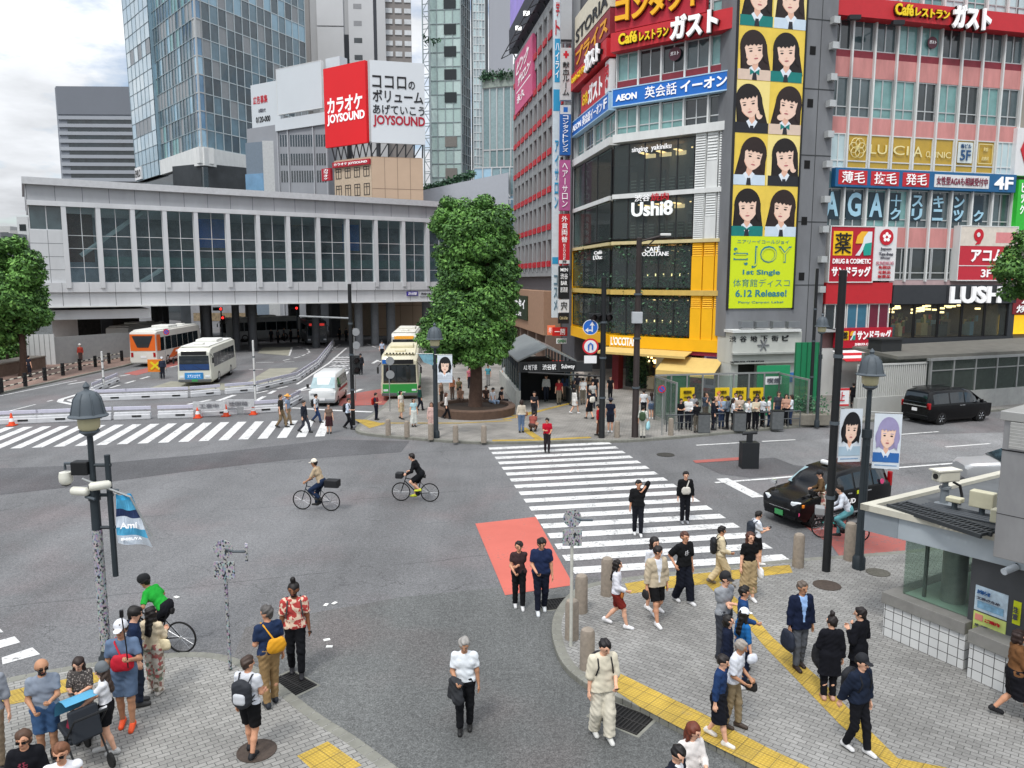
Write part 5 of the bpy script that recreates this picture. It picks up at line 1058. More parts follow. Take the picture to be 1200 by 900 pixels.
t,L,aL,Rf,aR,m=block('plain grey slab tower behind the video billboard',573,574,602,138,(-.2,1),(1,.15),80);mk('wall',m,M('#9ea1a8',.7,var=.05,scale=.15,streak=.2),t,True)
t,L,aL,Rf,aR,m=block('ribbed glass block with a planted roof edge',564,567,640,124,(-.3,1),(1,-.35),zat(88,124),'office_building');mk('wall',m,M('#7d8c8e',.5),t,True);curtain(t,Rf,0,aR,0,zat(104,124),9,4,[M('#8ea3a5',.1,var=.2),M('#7a9194',.1,var=.2)],5,W_ALU,.2)
box_part('parapet',t,Rf,0,aR,zat(104,124),zat(88,124),-.3,.3,M('#8f9a92',.6,var=.2));r=rnd(12);m=MB();leaves(m,[Rf.pt(r.uniform(0,aR*.8),zat(92,124)+r.uniform(-.4,.8),.5)for _ in range(40)],r,14,.25);tag(mk('roof_plants',m,GREENS),'green planting along the roof edge of the ribbed glass block','plants')
Y=118;t,L,aL,Rf,aR,m=block('low glass mall block with white sign lettering behind the big tree',553,556,640,Y,(-.3,1),(1,-.2),zat(196,Y),'office_building');mk('wall',m,M('#56686c',.4),t,True);curtain(t,Rf,0,aR,0,zat(197,Y),8,6,[G_BLUE,G_MID,M('#7f979c',.1,var=.2),G_SKY],6,W_ALU,.18)
letters('white lettering on the low glass mall block',Rf,[('SHIBUYA',.9,5.6,zat(232,Y),zat(226,Y),.02),('MARK CITY',.9,6.6,zat(240,Y),zat(234,Y),.02)],LETW,.3,.1);
Fz=Face(tuple(AT(436,300,114).xy),(1,.02));t=thing('mall_roof','long white sloping roof line with shrubs behind the walkway','roof',Fz.pt(6,0,-2));a=Fz.uv(596,230)[0];m=MB();m.fpoly(Fz,[(0,0),(a,0),(a,Fz.uv(560,202)[1]),(Fz.uv(500,232)[0],Fz.uv(500,222)[1]),(0,Fz.uv(450,238)[1])],-8,0);mk('roof_panel',m,M('#a9adb4',.5,var=.05),t,True);r=rnd(15);m=MB();leaves(m,[Fz.pt(s_q,Fz.uv(500+(u_q-500),222-(u_q-500)*.33)[1]+.1,-.5)for u_q in range(496,556,2)for s_q in[Fz.uv(u_q,215)[0]]],r,26,.28);tag(mk('roof_shrubs',m,GREENS),'row of green shrubs along the white sloping roof','shrubs')
for i,(u0,u1,v0,c,Y)in enumerate(((-30,14,265,'#b9bab8',210),(14,26,270,'#a7a8a6',190),(23,36,254,'#c2c4c4',170),(-60,2,272,'#8f9294',160),(34,60,262,'#aeb0ae',230),(-330,-150,150,'#8d8f90',130),(-150,-62,225,'#a9a59c',150),(-620,-340,60,'#77797c',110))):
 p,q=AT(u0,300,Y),AT(u1,300,Y);Fx=Face((p.x,Y),(1,.02));w=q.x-p.x;t=thing('far_building',['wide pale block on the left horizon','narrow grey block on the left horizon','tallest white block on the left horizon','low dark grey block at the left edge','pale block half hidden by the walkway end','broad grey block beyond the left edge','beige block just beyond the left edge','tall dark grey block far beyond the left edge'][i],'building',Fx.pt(w/2,0,-4));box_part('wall',t,Fx,0,w,0,zat(v0,Y),-9,0,M(c,.8,var=.1))
 for j in range(4):box_part('window_band',t,Fx,.5,w-.5,zat(v0,Y)-3-3.4*j,zat(v0,Y)-1.6-3.4*j,-.2,.05,G_DARK)
V3=lambda*a:np.array(a,float)
def prim(a,b,ra,rb=None,fl=None,ff=1.0,clip=(),sub=False):return dict(a=np.array(a,float),b=np.array(b,float),ra=ra,rb=ra if rb is None else rb,fl=fl,ff=ff,clip=clip,sub=sub)
def field(prims,h,k=.03,pad=.0,fold=0.0,seed=0,clips=()):
 pos=[p for p in prims if not p['sub']]
 lo=np.min([np.minimum(p['a'],p['b'])-max(p['ra'],p['rb'])for p in pos],0)-2*h-pad-.01;hi=np.max([np.maximum(p['a'],p['b'])+max(p['ra'],p['rb'])for p in pos],0)+2*h+pad+.01
 n=np.ceil((hi-lo)/h).astype(int)+1;f=np.full(n,.2,np.float32)
 ax=[lo[i]+h*np.arange(n[i])for i in range(3)]
 for p in sorted(prims,key=lambda q:q['sub']):
  m=max(p['ra'],p['rb'])+pad+k+2.5*h
  i0=np.clip(np.floor((np.minimum(p['a'],p['b'])-m-lo)/h).astype(int),0,n);i1=np.clip(np.ceil((np.maximum(p['a'],p['b'])+m-lo)/h).astype(int)+1,0,n)
  if np.any(i1<=i0):continue
  X=np.stack(np.meshgrid(*[ax[i][i0[i]:i1[i]]for i in range(3)],indexing='ij'),-1)
  q=X-p['a'];ab=p['b']-p['a'];ff=1.0
  if p['fl']is not None:
   w=p['fl'];q=q+np.einsum('...i,i',q,w)[...,None]*w*(1/p['ff']-1);ab=ab+ab.dot(w)*w*(1/p['ff']-1);ff=(1+p['ff'])/2
  L2=ab.dot(ab);t=np.clip(np.einsum('...i,i',q,ab)/L2,0,1)if L2>1e-12 else np.zeros(q.shape[:-1])
  d=(np.linalg.norm(q-t[...,None]*ab,axis=-1)-(p['ra']+(p['rb']-p['ra'])*t))*ff-pad*(not p['sub'])
  for c,nn in p['clip']:d=np.maximum(d,np.einsum('...i,i',X-np.asarray(c),np.asarray(nn)))
  sl=tuple(slice(i0[i],i1[i])for i in range(3));o=f[sl]
  if p['sub']:f[sl]=np.maximum(o,-d)
  else:
   e=np.maximum(k-np.abs(o-d),0)/k;f[sl]=np.minimum(o,d)-e*e*k/4
 if fold:
  X,Y,Z=np.meshgrid(*ax,indexing='ij');a,b,c=seed*1.7,seed*2.3,seed*.9
  f=f+fold*(np.sin(38*Z+22*X+15*Y+a)*.5+np.sin(41*X-27*Z+b)*np.sin(29*Y+33*Z+c)+.5*np.sin(61*Z-45*X+39*Y+b+2*np.sin(9*X+7*Z+c))).astype(np.float32)
 for c,nn in clips:
  nn=np.asarray(nn,float);g=(ax[0][:,None,None]-c[0])*nn[0]+(ax[1][None,:,None]-c[1])*nn[1]+(ax[2][None,None,:]-c[2])*nn[2];f=np.maximum(f,g.astype(np.float32))
 return f,lo
def snet(f,lo,h):
 ins=f<0;nx,ny,nz=f.shape
 c=np.zeros((nx-1,ny-1,nz-1),np.int8)
 for i in(0,1):
  for j in(0,1):
   for k in(0,1):c+=ins[i:nx-1+i,j:ny-1+j,k:nz-1+k]
 act=np.argwhere((c>0)&(c<8))
 if not len(act):return np.zeros((0,3)),np.zeros((0,4),int)
 idx=np.full(c.shape,-1,np.int32);idx[tuple(act.T)]=np.arange(len(act))
 P=np.zeros((len(act),3));cnt=np.zeros(len(act))
 cor=[(i,j,k)for i in(0,1)for j in(0,1)for k in(0,1)]
 val={q:f[act[:,0]+q[0],act[:,1]+q[1],act[:,2]+q[2]]for q in cor}
 for q in cor:
  for ax in range(3):
   if q[ax]==0:
    q2=list(q);q2[ax]=1;a,b=val[q],val[tuple(q2)];x=(a<0)!=(b<0)
    t=np.where(x,a/np.where(x,a-b,1),0);v=np.tile(np.array(q,float),(len(act),1));v[:,ax]+=t;P+=v*x[:,None];cnt+=x
 P=lo+h*(act+P/np.maximum(cnt,1)[:,None]);F_=[]
 for ax in range(3):
  u,w=(ax+1)%3,(ax+2)%3;s0=[slice(None)]*3;s1=[slice(None)]*3;s0[ax]=slice(0,-1);s1[ax]=slice(1,None)
  for a_ in(u,w):s0[a_]=slice(1,-1);s1[a_]=slice(1,-1)
  A,B=ins[tuple(s0)],ins[tuple(s1)];e=np.argwhere(A!=B)
  if not len(e):continue
  sg=A[tuple(e.T)];off=np.zeros(3,int);off[u]=off[w]=1;e=e+off
  du=np.zeros(3,int);du[u]=1;dw=np.zeros(3,int);dw[w]=1
  g=lambda q:idx[q[:,0],q[:,1],q[:,2]]
  q=np.stack([g(e-du-dw),g(e-dw),g(e),g(e-du)],1);q[~sg]=q[~sg][:,::-1];F_.append(q)
 return P,np.concatenate(F_)
def npmesh(name,V,F_,mats,mi=None,parent=None,smooth=True):
 me=bpy.data.meshes.new(name);n=len(F_)
 me.vertices.add(len(V));me.vertices.foreach_set('co',np.asarray(V,np.float32).ravel());me.loops.add(n*4);me.loops.foreach_set('vertex_index',np.asarray(F_,np.int32).ravel())
 me.polygons.add(n);me.polygons.foreach_set('loop_start',np.arange(0,n*4,4,dtype=np.int32));me.polygons.foreach_set('loop_total',np.full(n,4,np.int32))
 if mi is not None:me.polygons.foreach_set('material_index',np.asarray(mi,np.int32))
 me.polygons.foreach_set('use_smooth',np.full(n,smooth));me.update(calc_edges=True)
 for m in(mats if isinstance(mats,(list,tuple))else[mats]):me.materials.append(m)
 o=bpy.data.objects.new(name,me);COL.objects.link(o);o.parent=parent;return o
def ik(root,tgt,l1,l2,pole):
 d=tgt-root;L=np.linalg.norm(d)
 if L>(l1+l2)*.999:tgt=root+d/L*(l1+l2)*.999;d=tgt-root;L=np.linalg.norm(d)
 x=(l1*l1-l2*l2+L*L)/(2*L);hgt=math.sqrt(max(l1*l1-x*x,0));n_=d/L;p=np.asarray(pole,float);p=p-p.dot(n_)*n_;p/=max(np.linalg.norm(p),1e-6)
 return root+n_*x+p*hgt,tgt
def hand_mesh(curl,h):
 """right hand: wrist at the origin, fingers along -z, palm facing -x, thumb towards +y"""
 fx=V3(1,0,0);P=[prim((0,.004,.02),(0,.0,-.075),.030,.040,fx,.5),prim((0,.024,-.02),(-.012,.046,-.058),.014,.012),prim((-.012,.046,-.058),(-.022,.05,-.088),.011,.008)]
 for y,L in((.03,.072),(.0105,.082),(-.009,.076),(-.028,.058)):
  a=V3(0,y,-.078);c1=curl*.6;b=a+V3(-math.sin(c1),0,-math.cos(c1))*L*.52;c2=curl*1.7;c=b+V3(-math.sin(c2),0,-math.cos(c2))*L*.48
  P+=[prim(a,b,.0095,.0085),prim(b,c,.0085,.007)]
 f,lo=field(P,h,.008);return snet(f,lo,h)
HANDS={(c,q):hand_mesh(c,q)for c in(.35,1.05)for q in(.006,.010)}
def shoe_mesh(h,sandal=False):
 P=[prim((0,-.045,.045),(0,.14,.030),.043,.038,V3(1,0,0),.95),prim((0,-.045,.06),(0,-.02,.105),.042,.045),prim((0,.03,.06),(0,.15,.03),.04,.03)]
 f,lo=field(P,h,.03,clips=[((0,0,.0),(0,0,-1)),((0,-.02,.115),(0,.25,1))]);return snet(f,lo,h)
SHOE={q:shoe_mesh(q)for q in(.012,.02)}
HEADC=V3(0,.0,1.50)
def rotx(a):c,s=math.cos(a),math.sin(a);return np.array([[1,0,0],[0,c,s],[0,-s,c]])
def rotz(a):c,s=math.cos(a),math.sin(a);return np.array([[c,-s,0],[s,c,0],[0,0,1]])
SK=dict(pale='#d9a88c',mid='#c69274',tan='#ad8063',brown='#7c5138')
ARMS=dict(down=(.25,.03,.83),fwd=(.22,.22,.90),back=(.23,-.20,.88),phone=(.08,.30,1.14),waist=(.13,.25,1.02),ear=(.13,.10,1.46),cross=(-.10,.22,1.16),stick=(.13,.27,1.22),carry=(.27,.04,.82),hip=(.30,.02,1.0),reach=(.16,.42,.98),strap=(.12,.16,1.27),rest=(.12,.30,.72),mouth=(.05,.2,1.44))
def fabric(c,kind=None):
 if kind=='floral':
  def b(nt,bs):
   n=N(nt);v=n.voro(16,None,'F1','Color');s=nt.nodes.new('ShaderNodeSeparateColor');n.lk(v,s.inputs[0])
   n.lk(n.mix(n.rng(s.outputs[0],.45,.5,0,1),(.55,.5,.43),n.mix(s.outputs[1],(.45,.1,.1),(.12,.2,.14))),bs.inputs['Base Color'])
  return nodemat('fabric_floral',b,.9)
 if kind=='aloha':
  def b(nt,bs):
   n=N(nt);v=n.noise(13,None,2,.5);n.lk(n.mix(n.rng(v,.5,.53,0,1),(.42,.05,.045),(.66,.5,.38)),bs.inputs['Base Color'])
  return nodemat('fabric_aloha',b,.9)
 if kind=='dots':
  def b(nt,bs):
   n=N(nt);v=n.voro(34);n.lk(n.mix(n.rng(v,.3,.36,1,0),(.07,.062,.058),(.34,.3,.27)),bs.inputs['Base Color'])
  return nodemat('fabric_dots',b,.9)
 return M(c,.9,var=.16,scale=7,spec=.15)
EYEM=M('#1c1513',.4,var=0);LIPM=M('#9a5248',.6,var=0);LENS=M('#0b0b0c',.15,var=0);SOLE=M('#c9c9c6',.7,var=0)
PN=[0]
def inside(p,poly):
 r=False;x,y=p.x,p.y
 for(x1,y1),(x2,y2)in zip(poly,poly[1:]+poly[:1]):
  if(y1>y)!=(y2>y)and x<(x2-x1)*(y-y1)/(y2-y1)+x1:r=not r
 return r
def floor_at(p):return .12 if any(inside(p,q)for q in PAVE)else .0
def person(u,vf,vh,hd,label,t='#333',sl=.55,hem=.93,b='trousers',bc='#222',h='short',hc='#15110f',sh='#222',skin='pale',w=0.0,la='down',ra='down',lean=0.0,hp=.12,hy=0.0,jk=None,fem=False,pat=None,bpat=None,fat=1.0,hat=None,hatc='#222',glasses=False,beard=False,hgt=None,at=None,hip=None,feet=None,hands=None,bl=None,z0=None,group=None,loose=.014,solec=None,knee=None):
 PN[0]+=1;seed=PN[0]
 if at is not None:P0=Vector(at);H_=hgt or 1.7
 else:
  if hgt and vf is None:
   P0=G(u,vh,.12+hgt);P0.z=0
  else:P0=G(u,vf,.12);P0=P0 if floor_at(P0)>.05 else G(u,vf,0)
  P0.z=floor_at(P0)if z0 is None else z0
  H_=hgt or min(max(AT(u,vh,P0.y).z-P0.z,1.5),1.9)
  if hip is not None and hgt is None:H_=1.66
 dist=P0.length;hres=.0135 if dist<24 else .019 if dist<34 else .025;near=dist<24
 k=H_/1.735;shw=.155 if fem else .175
 if feet is None:
  a=w;feet=[V3(-.085,-a,.085+max(a-.1,0)*.35),V3(.085,a,.085+max(a-.2,0)*.1)]if seed%2 else[V3(-.085,a,.085+max(a-.2,0)*.1),V3(.085,-a,.085+max(a-.1,0)*.35)]
 else:feet=[V3(*q)for q in feet]
 hz=hip[2]if hip is not None else .085+math.sqrt(max(.828**2-w*w,.2));hip0=V3(*(hip if hip is not None else(0,0,hz)))
 up=hip0-V3(0,0,.90);RU=rotx(lean);piv=V3(0,0,.92)
 TU=lambda p:RU@(np.asarray(p,float)-piv)+piv+up
 RH=RU@rotz(-hy)@rotx(hp);TH=lambda p:RH@(np.asarray(p,float)-HEADC)+TU(HEADC)
 fy=RU@V3(0,1,0);hips=[hip0+V3(-.085,0,0),hip0+V3(.085,0,0)]
 legs=[]
 for s,hj in enumerate(hips):
  pole=V3((-.12 if s==0 else .12)*(2.2 if hip is not None else 1),1,.15);kn,an=ik(hj,feet[s],.425,.405,pole);legs.append((hj,kn,an))
 arms=[]
 for s,(nm,sg)in enumerate(((la,-1),(ra,1))):
  sj=TU((sg*shw,-.01,1.395));
  if hands is not None:tg=V3(*hands[s])
  else:
   q=ARMS[nm]if isinstance(nm,str)else nm;tg=TU((q[0]*sg,q[1],q[2]))
  el,wr=ik(sj,tg,.285,.25,RU@V3(sg*.55,-1,-.35));arms.append((sj,el,wr))
 g=fat;yfl=fy
 def torso(e=0.0):
  T=lambda a,b,ra,rb=None,ff=.8:prim(TU(a),TU(b),ra+e,None if rb is None else rb+e,yfl,ff)
  hw=.075 if not fem else .08
  return[T((-hw,0,.95),(hw,0,.95),.118*g,None,.88),T((-.045,.008*g,1.09),(.045,.008*g,1.09),(.112 if not fem else .098)*g,None,.85),T((-.075,0,1.27),(.075,0,1.27),(.122 if not fem else .108)*g,None,.82),T((-shw+.03,-.01,1.385),(shw-.03,-.01,1.385),.062,None,1),T((0,0,.97),(0,-.005,1.37),.125*g,.115*g,.8)]
 head=[prim(TH((0,-.018,1.637)),TH((0,-.010,1.637)),.094),prim(TH((0,.018,1.625)),TH((0,.036,1.548)),.079,.049),prim(TH((0,.03,1.545)),TH((0,.04,1.528)),.044,.034),prim(TH((0,.098,1.622)),TH((0,.114,1.59)),.011,.015)]
 for sg in(-1,1):head.append(prim(TH((sg*.082,-.012,1.615)),TH((sg*.08,-.008,1.585)),.017,.012))
 limbs=[]
 for hj,kn,an in legs:limbs+=[prim(hj,kn,.083*g,.056),prim(kn,(kn*.62+an*.38)+V3(0,-.012,0),.056,.053),prim(kn*.62+an*.38+V3(0,-.012,0),an,.053,.036)]
 for sj,el,wr in arms:limbs+=[prim(sj,el,.048*(1+.3*(g-1)),.039),prim(el,wr,.04,.026)]
 body=torso(-.006)+head+limbs+[prim(TU((0,-.012,1.40)),TH((0,.0,1.545)),.056,.05)]
 f,lo=field(body,hres,.028);V,Fq=snet(f,lo,hres)
 hq=.006 if near else .010;allV,allF=[V],[Fq];no=len(V)
 for s,(sj,el,wr)in enumerate(arms):
  grip=hands is not None or(la,ra)[s]in('phone','stick','carry','waist','strap','ear','mouth','cross');hv,hf=HANDS[(1.05 if grip else .35,hq)]
  z=-(wr-el)/np.linalg.norm(wr-el);sg=-1 if s==0 else 1
  yv=fy-fy.dot(z)*z
  if np.linalg.norm(yv)<.3:yv=V3(0,0,1)-z[2]*z
  yv/=np.linalg.norm(yv);xv=np.cross(yv,z);Rm=np.stack([xv,yv,z],1)
  q=hv.copy();
  if s==0:q[:,0]*=-1;hf=hf[:,::-1]
  allV.append(wr+q@Rm.T);allF.append(hf+no);no+=len(hv)
 V2=np.concatenate(allV);F2=np.concatenate(allF)
 C_=V2[F2].mean(1);Hc=(C_-TU(HEADC))@RH+HEADC;mi=np.zeros(len(F2),int)
 fr=Hc[:,1]>.06
 mi[fr&(np.abs(np.abs(Hc[:,0])-.033)<.014)&(np.abs(Hc[:,2]-1.622)<.0085)]=1
 mi[fr&(np.abs(np.abs(Hc[:,0])-.034)<.019)&(np.abs(Hc[:,2]-1.648)<.006)]=3
 mi[fr&(np.abs(Hc[:,0])<.024)&(np.abs(Hc[:,2]-1.557)<.007)]=2
 if beard:mi[(Hc[:,1]>.01)&(Hc[:,2]<1.572)&(Hc[:,2]>1.49)&(mi!=2)]=3;mi[(Hc[:,1]>.0)&(Hc[:,2]<1.60)&(Hc[:,2]>1.49)&(np.abs(Hc[:,0])>.045)]=3
 skm=M(SK[skin],.6,var=.08,scale=12,spec=.3);hairm=M(hc,.55,var=.3,scale=22,spec=.35)
 root=npmesh('person',V2*k,F2,[skm,EYEM,LIPM,hairm],mi);root.location=P0;root.rotation_euler=(0,0,-R(hd));tag(root,label,'person',group)
 part=lambda nm,pr,mats,kk=.03,fold=0.0,clips=(),mf=None,hh=None:_part(nm,pr,mats,root,k,hh or hres,kk,fold,seed,clips,mf)
 e=loose*.72;pr=torso(e)
 for s,(sj,el,wr)in enumerate(arms):
  if sl<=0:continue
  a1=min(sl,1.0);c=sj+(el-sj)*a1;d=(el-sj)/np.linalg.norm(el-sj);pr.append(prim(sj,c+d*.05 if sl<1 else el,.05+e*1.3,.046+e*1.5,clip=[(c,d)]if sl<1 else()))
  if sl>1:c=el+(wr-el)*(sl-1);d=(wr-el)/np.linalg.norm(wr-el);pr.append(prim(el,c+d*.04,.043+e*1.3,.034+e*1.3,clip=[(c,d)]))
 nrm=RU@V3(0,0,-1);hm=TU((0,0,hem))
 if hem<.88:pr+=[prim(TU((-.075,0,hem-.06)),TU((.075,0,hem-.06)),.125*g+e+.02,None,yfl,.9),prim(TU((-.06,0,.95)),TU((-.085,0,hem-.05)),.11*g+e,.12*g+e),prim(TU((.06,0,.95)),TU((.085,0,hem-.05)),.11*g+e,.12*g+e)]
 pr.append(prim(TU((0,.03,1.52)),TU((0,.0,1.60)),.075,.10,sub=True));tm=[fabric(t,pat)];mf=None
 if jk:
  tm.append(fabric(jk));RUi=RU
  def mf(C):q=(C-piv-up)@RUi+piv;return((q[:,1]>.03)&(np.abs(q[:,0])<.022+.16*np.clip(q[:,2]-1.08,0,.4))&(q[:,2]>.97)).astype(int)
 elif bl:
  tm.append(fabric(bl))
  def mf(C):q=(C-piv-up)@RU+piv;return((q[:,1]>.05)&(np.hypot(q[:,0]-.03,q[:,2]-1.26)<.062)&(np.sin(q[:,0]*130)+np.sin(q[:,2]*150+q[:,0]*60)>.0)).astype(int)
 part('jacket' if jk else 'shirt',pr,tm,.03,.0035 if near else .004,[(hm,nrm)],mf)
 bm_=fabric(bc,bpat);e2={'wide':.022,'shorts':.026}.get(b,.012)
 base=[prim(hip0+V3(-.07,0,.045),hip0+V3(.07,0,.045),.122*g+.008,None,V3(0,1,0),.88),prim(TU((-.05,0,1.0)),TU((.05,0,1.0)),.105*g+.01,None,yfl,.85)]
 if b in('trousers','wide','shorts'):
  for hj,kn,an in legs:
   if b=='shorts':
    c=hj+(kn-hj)*.86;d=(kn-hj)/np.linalg.norm(kn-hj);base.append(prim(hj,kn,.085*g+e2,.07+e2,clip=[(c,d)]))
   else:
    fl_=.02 if b=='wide' else .0;c=kn+(an-kn)*.97;d=(an-kn)/np.linalg.norm(an-kn)
    base+=[prim(hj,kn,.088*g+e2,.063+e2+fl_),prim(kn,an+d*.04,.062+e2+fl_,.05+e2+fl_,clip=[(c,d)])]
  part(b if b!='wide' else 'trousers',base,bm_,.03,.0045,[(TU((0,0,1.03)),RU@V3(0,0,1))])
 else:
  zl_={'mini':.62,'skirt':.45,'long':.2}[b];mid=(legs[0][1]+legs[1][1])/2;ft=(legs[0][2]+legs[1][2])/2
  bot=ft if zl_<.4 else mid*.9+ft*.1;wd=.09 if b=='mini' else .12
  for s in(-1,1):base.append(prim(hip0+V3(s*.05,0,-.02),V3(bot[0]+s*wd,bot[1],max(zl_-.1,.02)),.128*g,.13 if b!='mini' else .105,V3(0,1,0),.95))
  for hj,kn,an in legs:base.append(prim(hj,kn,.10,.085))if zl_<.6 else base.append(prim(hj,hj*.4+kn*.6,.10,.09))
  part('skirt',base,bm_,.06,.007,[((0,0,zl_),(0,0,-1)),(TU((0,0,1.04)),RU@V3(0,0,1))])
 hq=.012 if near else .02
 for s,(hj,kn,an)in enumerate(legs):
  lift=max(an[2]-.085,0);pitch=min(lift*4.0,.9)if hip is None else 0.0;sv,sf=SHOE[hq];q=(sv-V3(0,0,.085))@rotx(pitch).T+an
  o=npmesh('shoe',q*k,sf,[M(sh,.6,var=.1,scale=12)]+([M(solec,.7,var=0)]if solec else[]),(sv[sf].mean(1)[:,2]<.022).astype(int)if solec else None,root)
 hp_=[]
 if h!='bald':
  hp_=[prim(TH((0,-.024,1.648)),TH((0,-.018,1.648)),.104),prim(TH((0,.15,1.56)),TH((0,.13,1.585)),.098 if h!='short' else .104,.088,sub=True)]
  if h=='short':hp_+=[prim(TH((0,-.06,1.60)),TH((0,-.055,1.57)),.06,.05),prim(TH((0,.05,1.712)),TH((0,-.02,1.73)),.035,.03)]
  if h in('bob','long','pony'):hp_+=[prim(TH((0,-.035,1.62)),TH((0,-.05,1.555)),.10,.085)]
  if h=='bob':hp_+=[prim(TH((sg*.075,-.0,1.6)),TH((sg*.08,.0,1.52)),.035,.03)for sg in(-1,1)]
  if h=='long':hp_+=[prim(TH((0,-.06,1.58)),TU((0,-.125,1.26)),.088,.07,yfl,.6)]+[prim(TH((sg*.08,-.01,1.6)),TU((sg*.10,-.02,1.36)),.034,.028)for sg in(-1,1)]
  if h=='pony':hp_+=[prim(TH((0,-.12,1.65)),TU((0,-.15,1.40)),.04,.028)]
  if h=='bun':hp_+=[prim(TH((0,-.03,1.77)),TH((0,-.03,1.80)),.05),prim(TH((0,-.06,1.6)),TH((0,-.05,1.58)),.055)]
  part('hair',hp_,hairm,.02,.0075 if near else .005,(),None,min(hres,.012 if near else .016))
 if hat:
  mt=M(hatc,.8,var=.12,scale=10);q=[prim(TH((0,-.015,1.66)),TH((0,-.012,1.68)),.113,.105,clip=[(TH((0,0,1.66)),RH@V3(0,0,-1))])]
  if hat=='cap':q+=[prim(TH((0,.105,1.665)),TH((0,.135,1.655)),.07,.062,RH@V3(0,0,1),.14)]
  if hat=='brim':q+=[prim(TH((0,-.01,1.665)),TH((0,0,1.665)),.2,None,RH@V3(0,0,1),.09)]
  if hat=='helmet':q+=[prim(TH((0,-.03,1.69)),TH((0,.03,1.695)),.105)]
  if hat=='beanie':q+=[prim(TH((0,-.03,1.70)),TH((0,-.03,1.69)),.105),prim(TH((0,-.04,1.64)),TH((0,-.03,1.66)),.105,clip=[(TH((0,.0,1.61)),RH@V3(0,0,-1)),(TH((0,.06,1.6)),RH@V3(0,1,0))])]
  part('hat',q,mt,.015,0.0,(),None,min(hres,.014))
 if glasses:
  m=MB()
  for sg in(-1,1):
   c=TH((sg*.036,.098,1.622));m.box(c*k,(.056*k,.018*k,.036*k),R(-hy*57));a_=TH((sg*.066,.09,1.628));b_=TH((sg*.086,-.01,1.628));m.tube([a_*k,b_*k],.004,4)
  mk('sunglasses',m,LENS,root)
 root['_pose']=0;del root['_pose']
 info=dict(root=root,k=k,TU=TU,TH=TH,RU=RU,arms=arms,P0=P0,hd=hd,near=near,hres=hres,yfl=yfl,legs=legs)
 return info
def _part(nm,pr,mats,root,k,hres,kk,fold,seed,clips,mf):
 f,lo=field(pr,hres,kk,0,fold,seed,clips);V,Fq=snet(f,lo,hres)
 if not len(V):return
 mi=mf(V[Fq].mean(1))if mf else None
 return npmesh(nm,V*k,Fq,mats,mi,root)
def carried(I,name,label,cat,prims,color,kk=.02,straps=(),extra=None,fold=.003,rough=.75,strapc=None):
 """a bag or other thing that the person carries: its own top-level object, in the person's frame"""
 hh=min(I['hres'],.014)if I['near']else .02;f,lo=field(prims,hh,kk,0,fold,3);V,Fq=snet(f,lo,hh);mt=M(color,rough,var=.15,scale=9)
 o=npmesh(name,V*I['k'],Fq,[mt]);o.location=I['P0'];o.rotation_euler=(0,0,-R(I['hd']));tag(o,label,cat)
 for st in straps:mk('strap',MB().tube([np.asarray(p)*I['k']for p in st],.013*I['k']if I['near']else .018,6),M(strapc or color,.8,var=.1),o,smooth=60)
 return o
def backpack(I,label,color,big=1.0,pocket=None):
 TU=I['TU'];P=[prim(TU((-.07,-.205,1.08)),TU((-.07,-.205,1.30)),.095*big,None,I['yfl'],.8),prim(TU((.07,-.205,1.08)),TU((.07,-.205,1.30)),.095*big,None,I['yfl'],.8),prim(TU((0,-.20,1.06)),TU((0,-.20,1.33)),.12*big,.10*big,I['yfl'],.75)]
 st=[[TU((s*.09,-.15,1.36)),TU((s*.115,-.06,1.465)),TU((s*.115,.07,1.42)),TU((s*.12,.13,1.30)),TU((s*.15,.09,1.16)),TU((s*.13,-.12,1.08))]for s in(-1,1)]
 o=carried(I,'backpack',label,'backpack',P,color,.03,st)
 if pocket:f,lo=field([prim(TU((-.05,-.29,1.10)),TU((.05,-.29,1.10)),.06,None,I['yfl'],.5),prim(TU((-.05,-.29,1.18)),TU((.05,-.29,1.18)),.06,None,I['yfl'],.5)],.014,.03);V,F_=snet(f,lo,.014);npmesh('front_pocket',V*I['k'],F_,[M(pocket,.8)],None,o)
 return o
def handbag(I,side,label,color,size=1.0,name='handbag',drop=.2):
 w=I['arms'][0 if side=='l' else 1][2];sg=-1 if side=='l' else 1;c=w+V3(sg*.03,.02,-.10-drop);s=size
 P=[prim(c+V3(0,-.07*s,.06*s-.04*s*j),c+V3(0,.07*s,.06*s-.04*s*j),(.062+.008*j)*s,None,V3(1,0,0),.62)for j in range(5)]
 return carried(I,name,label,'bag',P,color,.05,[[c+V3(0,-.07*s,.1*s),c+V3(0,-.03,drop+.02),c+V3(0,.03,drop+.02),c+V3(0,.07*s,.1*s)]])
def slingbag(I,label,color,at=(.14,.13,1.0),size=1.0,strap=True):
 TU=I['TU'];c=V3(*at);s=size;P=[prim(TU(c+V3(-.06*s,0,(.045-.03*j)*s)),TU(c+V3(.06*s,0,(.045-.03*j)*s)),(.064+.004*j)*s,None,I['yfl'],.55)for j in range(4)]
 sx=-1 if at[0]>0 else 1;st=[[TU(c+V3(0,0,.06)),TU((at[0]*.3,.145,1.22)),TU((sx*.09,.08,1.44)),TU((sx*.10,-.07,1.45)),TU((at[0]*.5,-.15,1.2)),TU(c+V3(0,-.12 if at[1]>0 else-.02,.02))]]if strap else[]
 return carried(I,'shoulder_bag',label,'bag',P,color,.03,st)
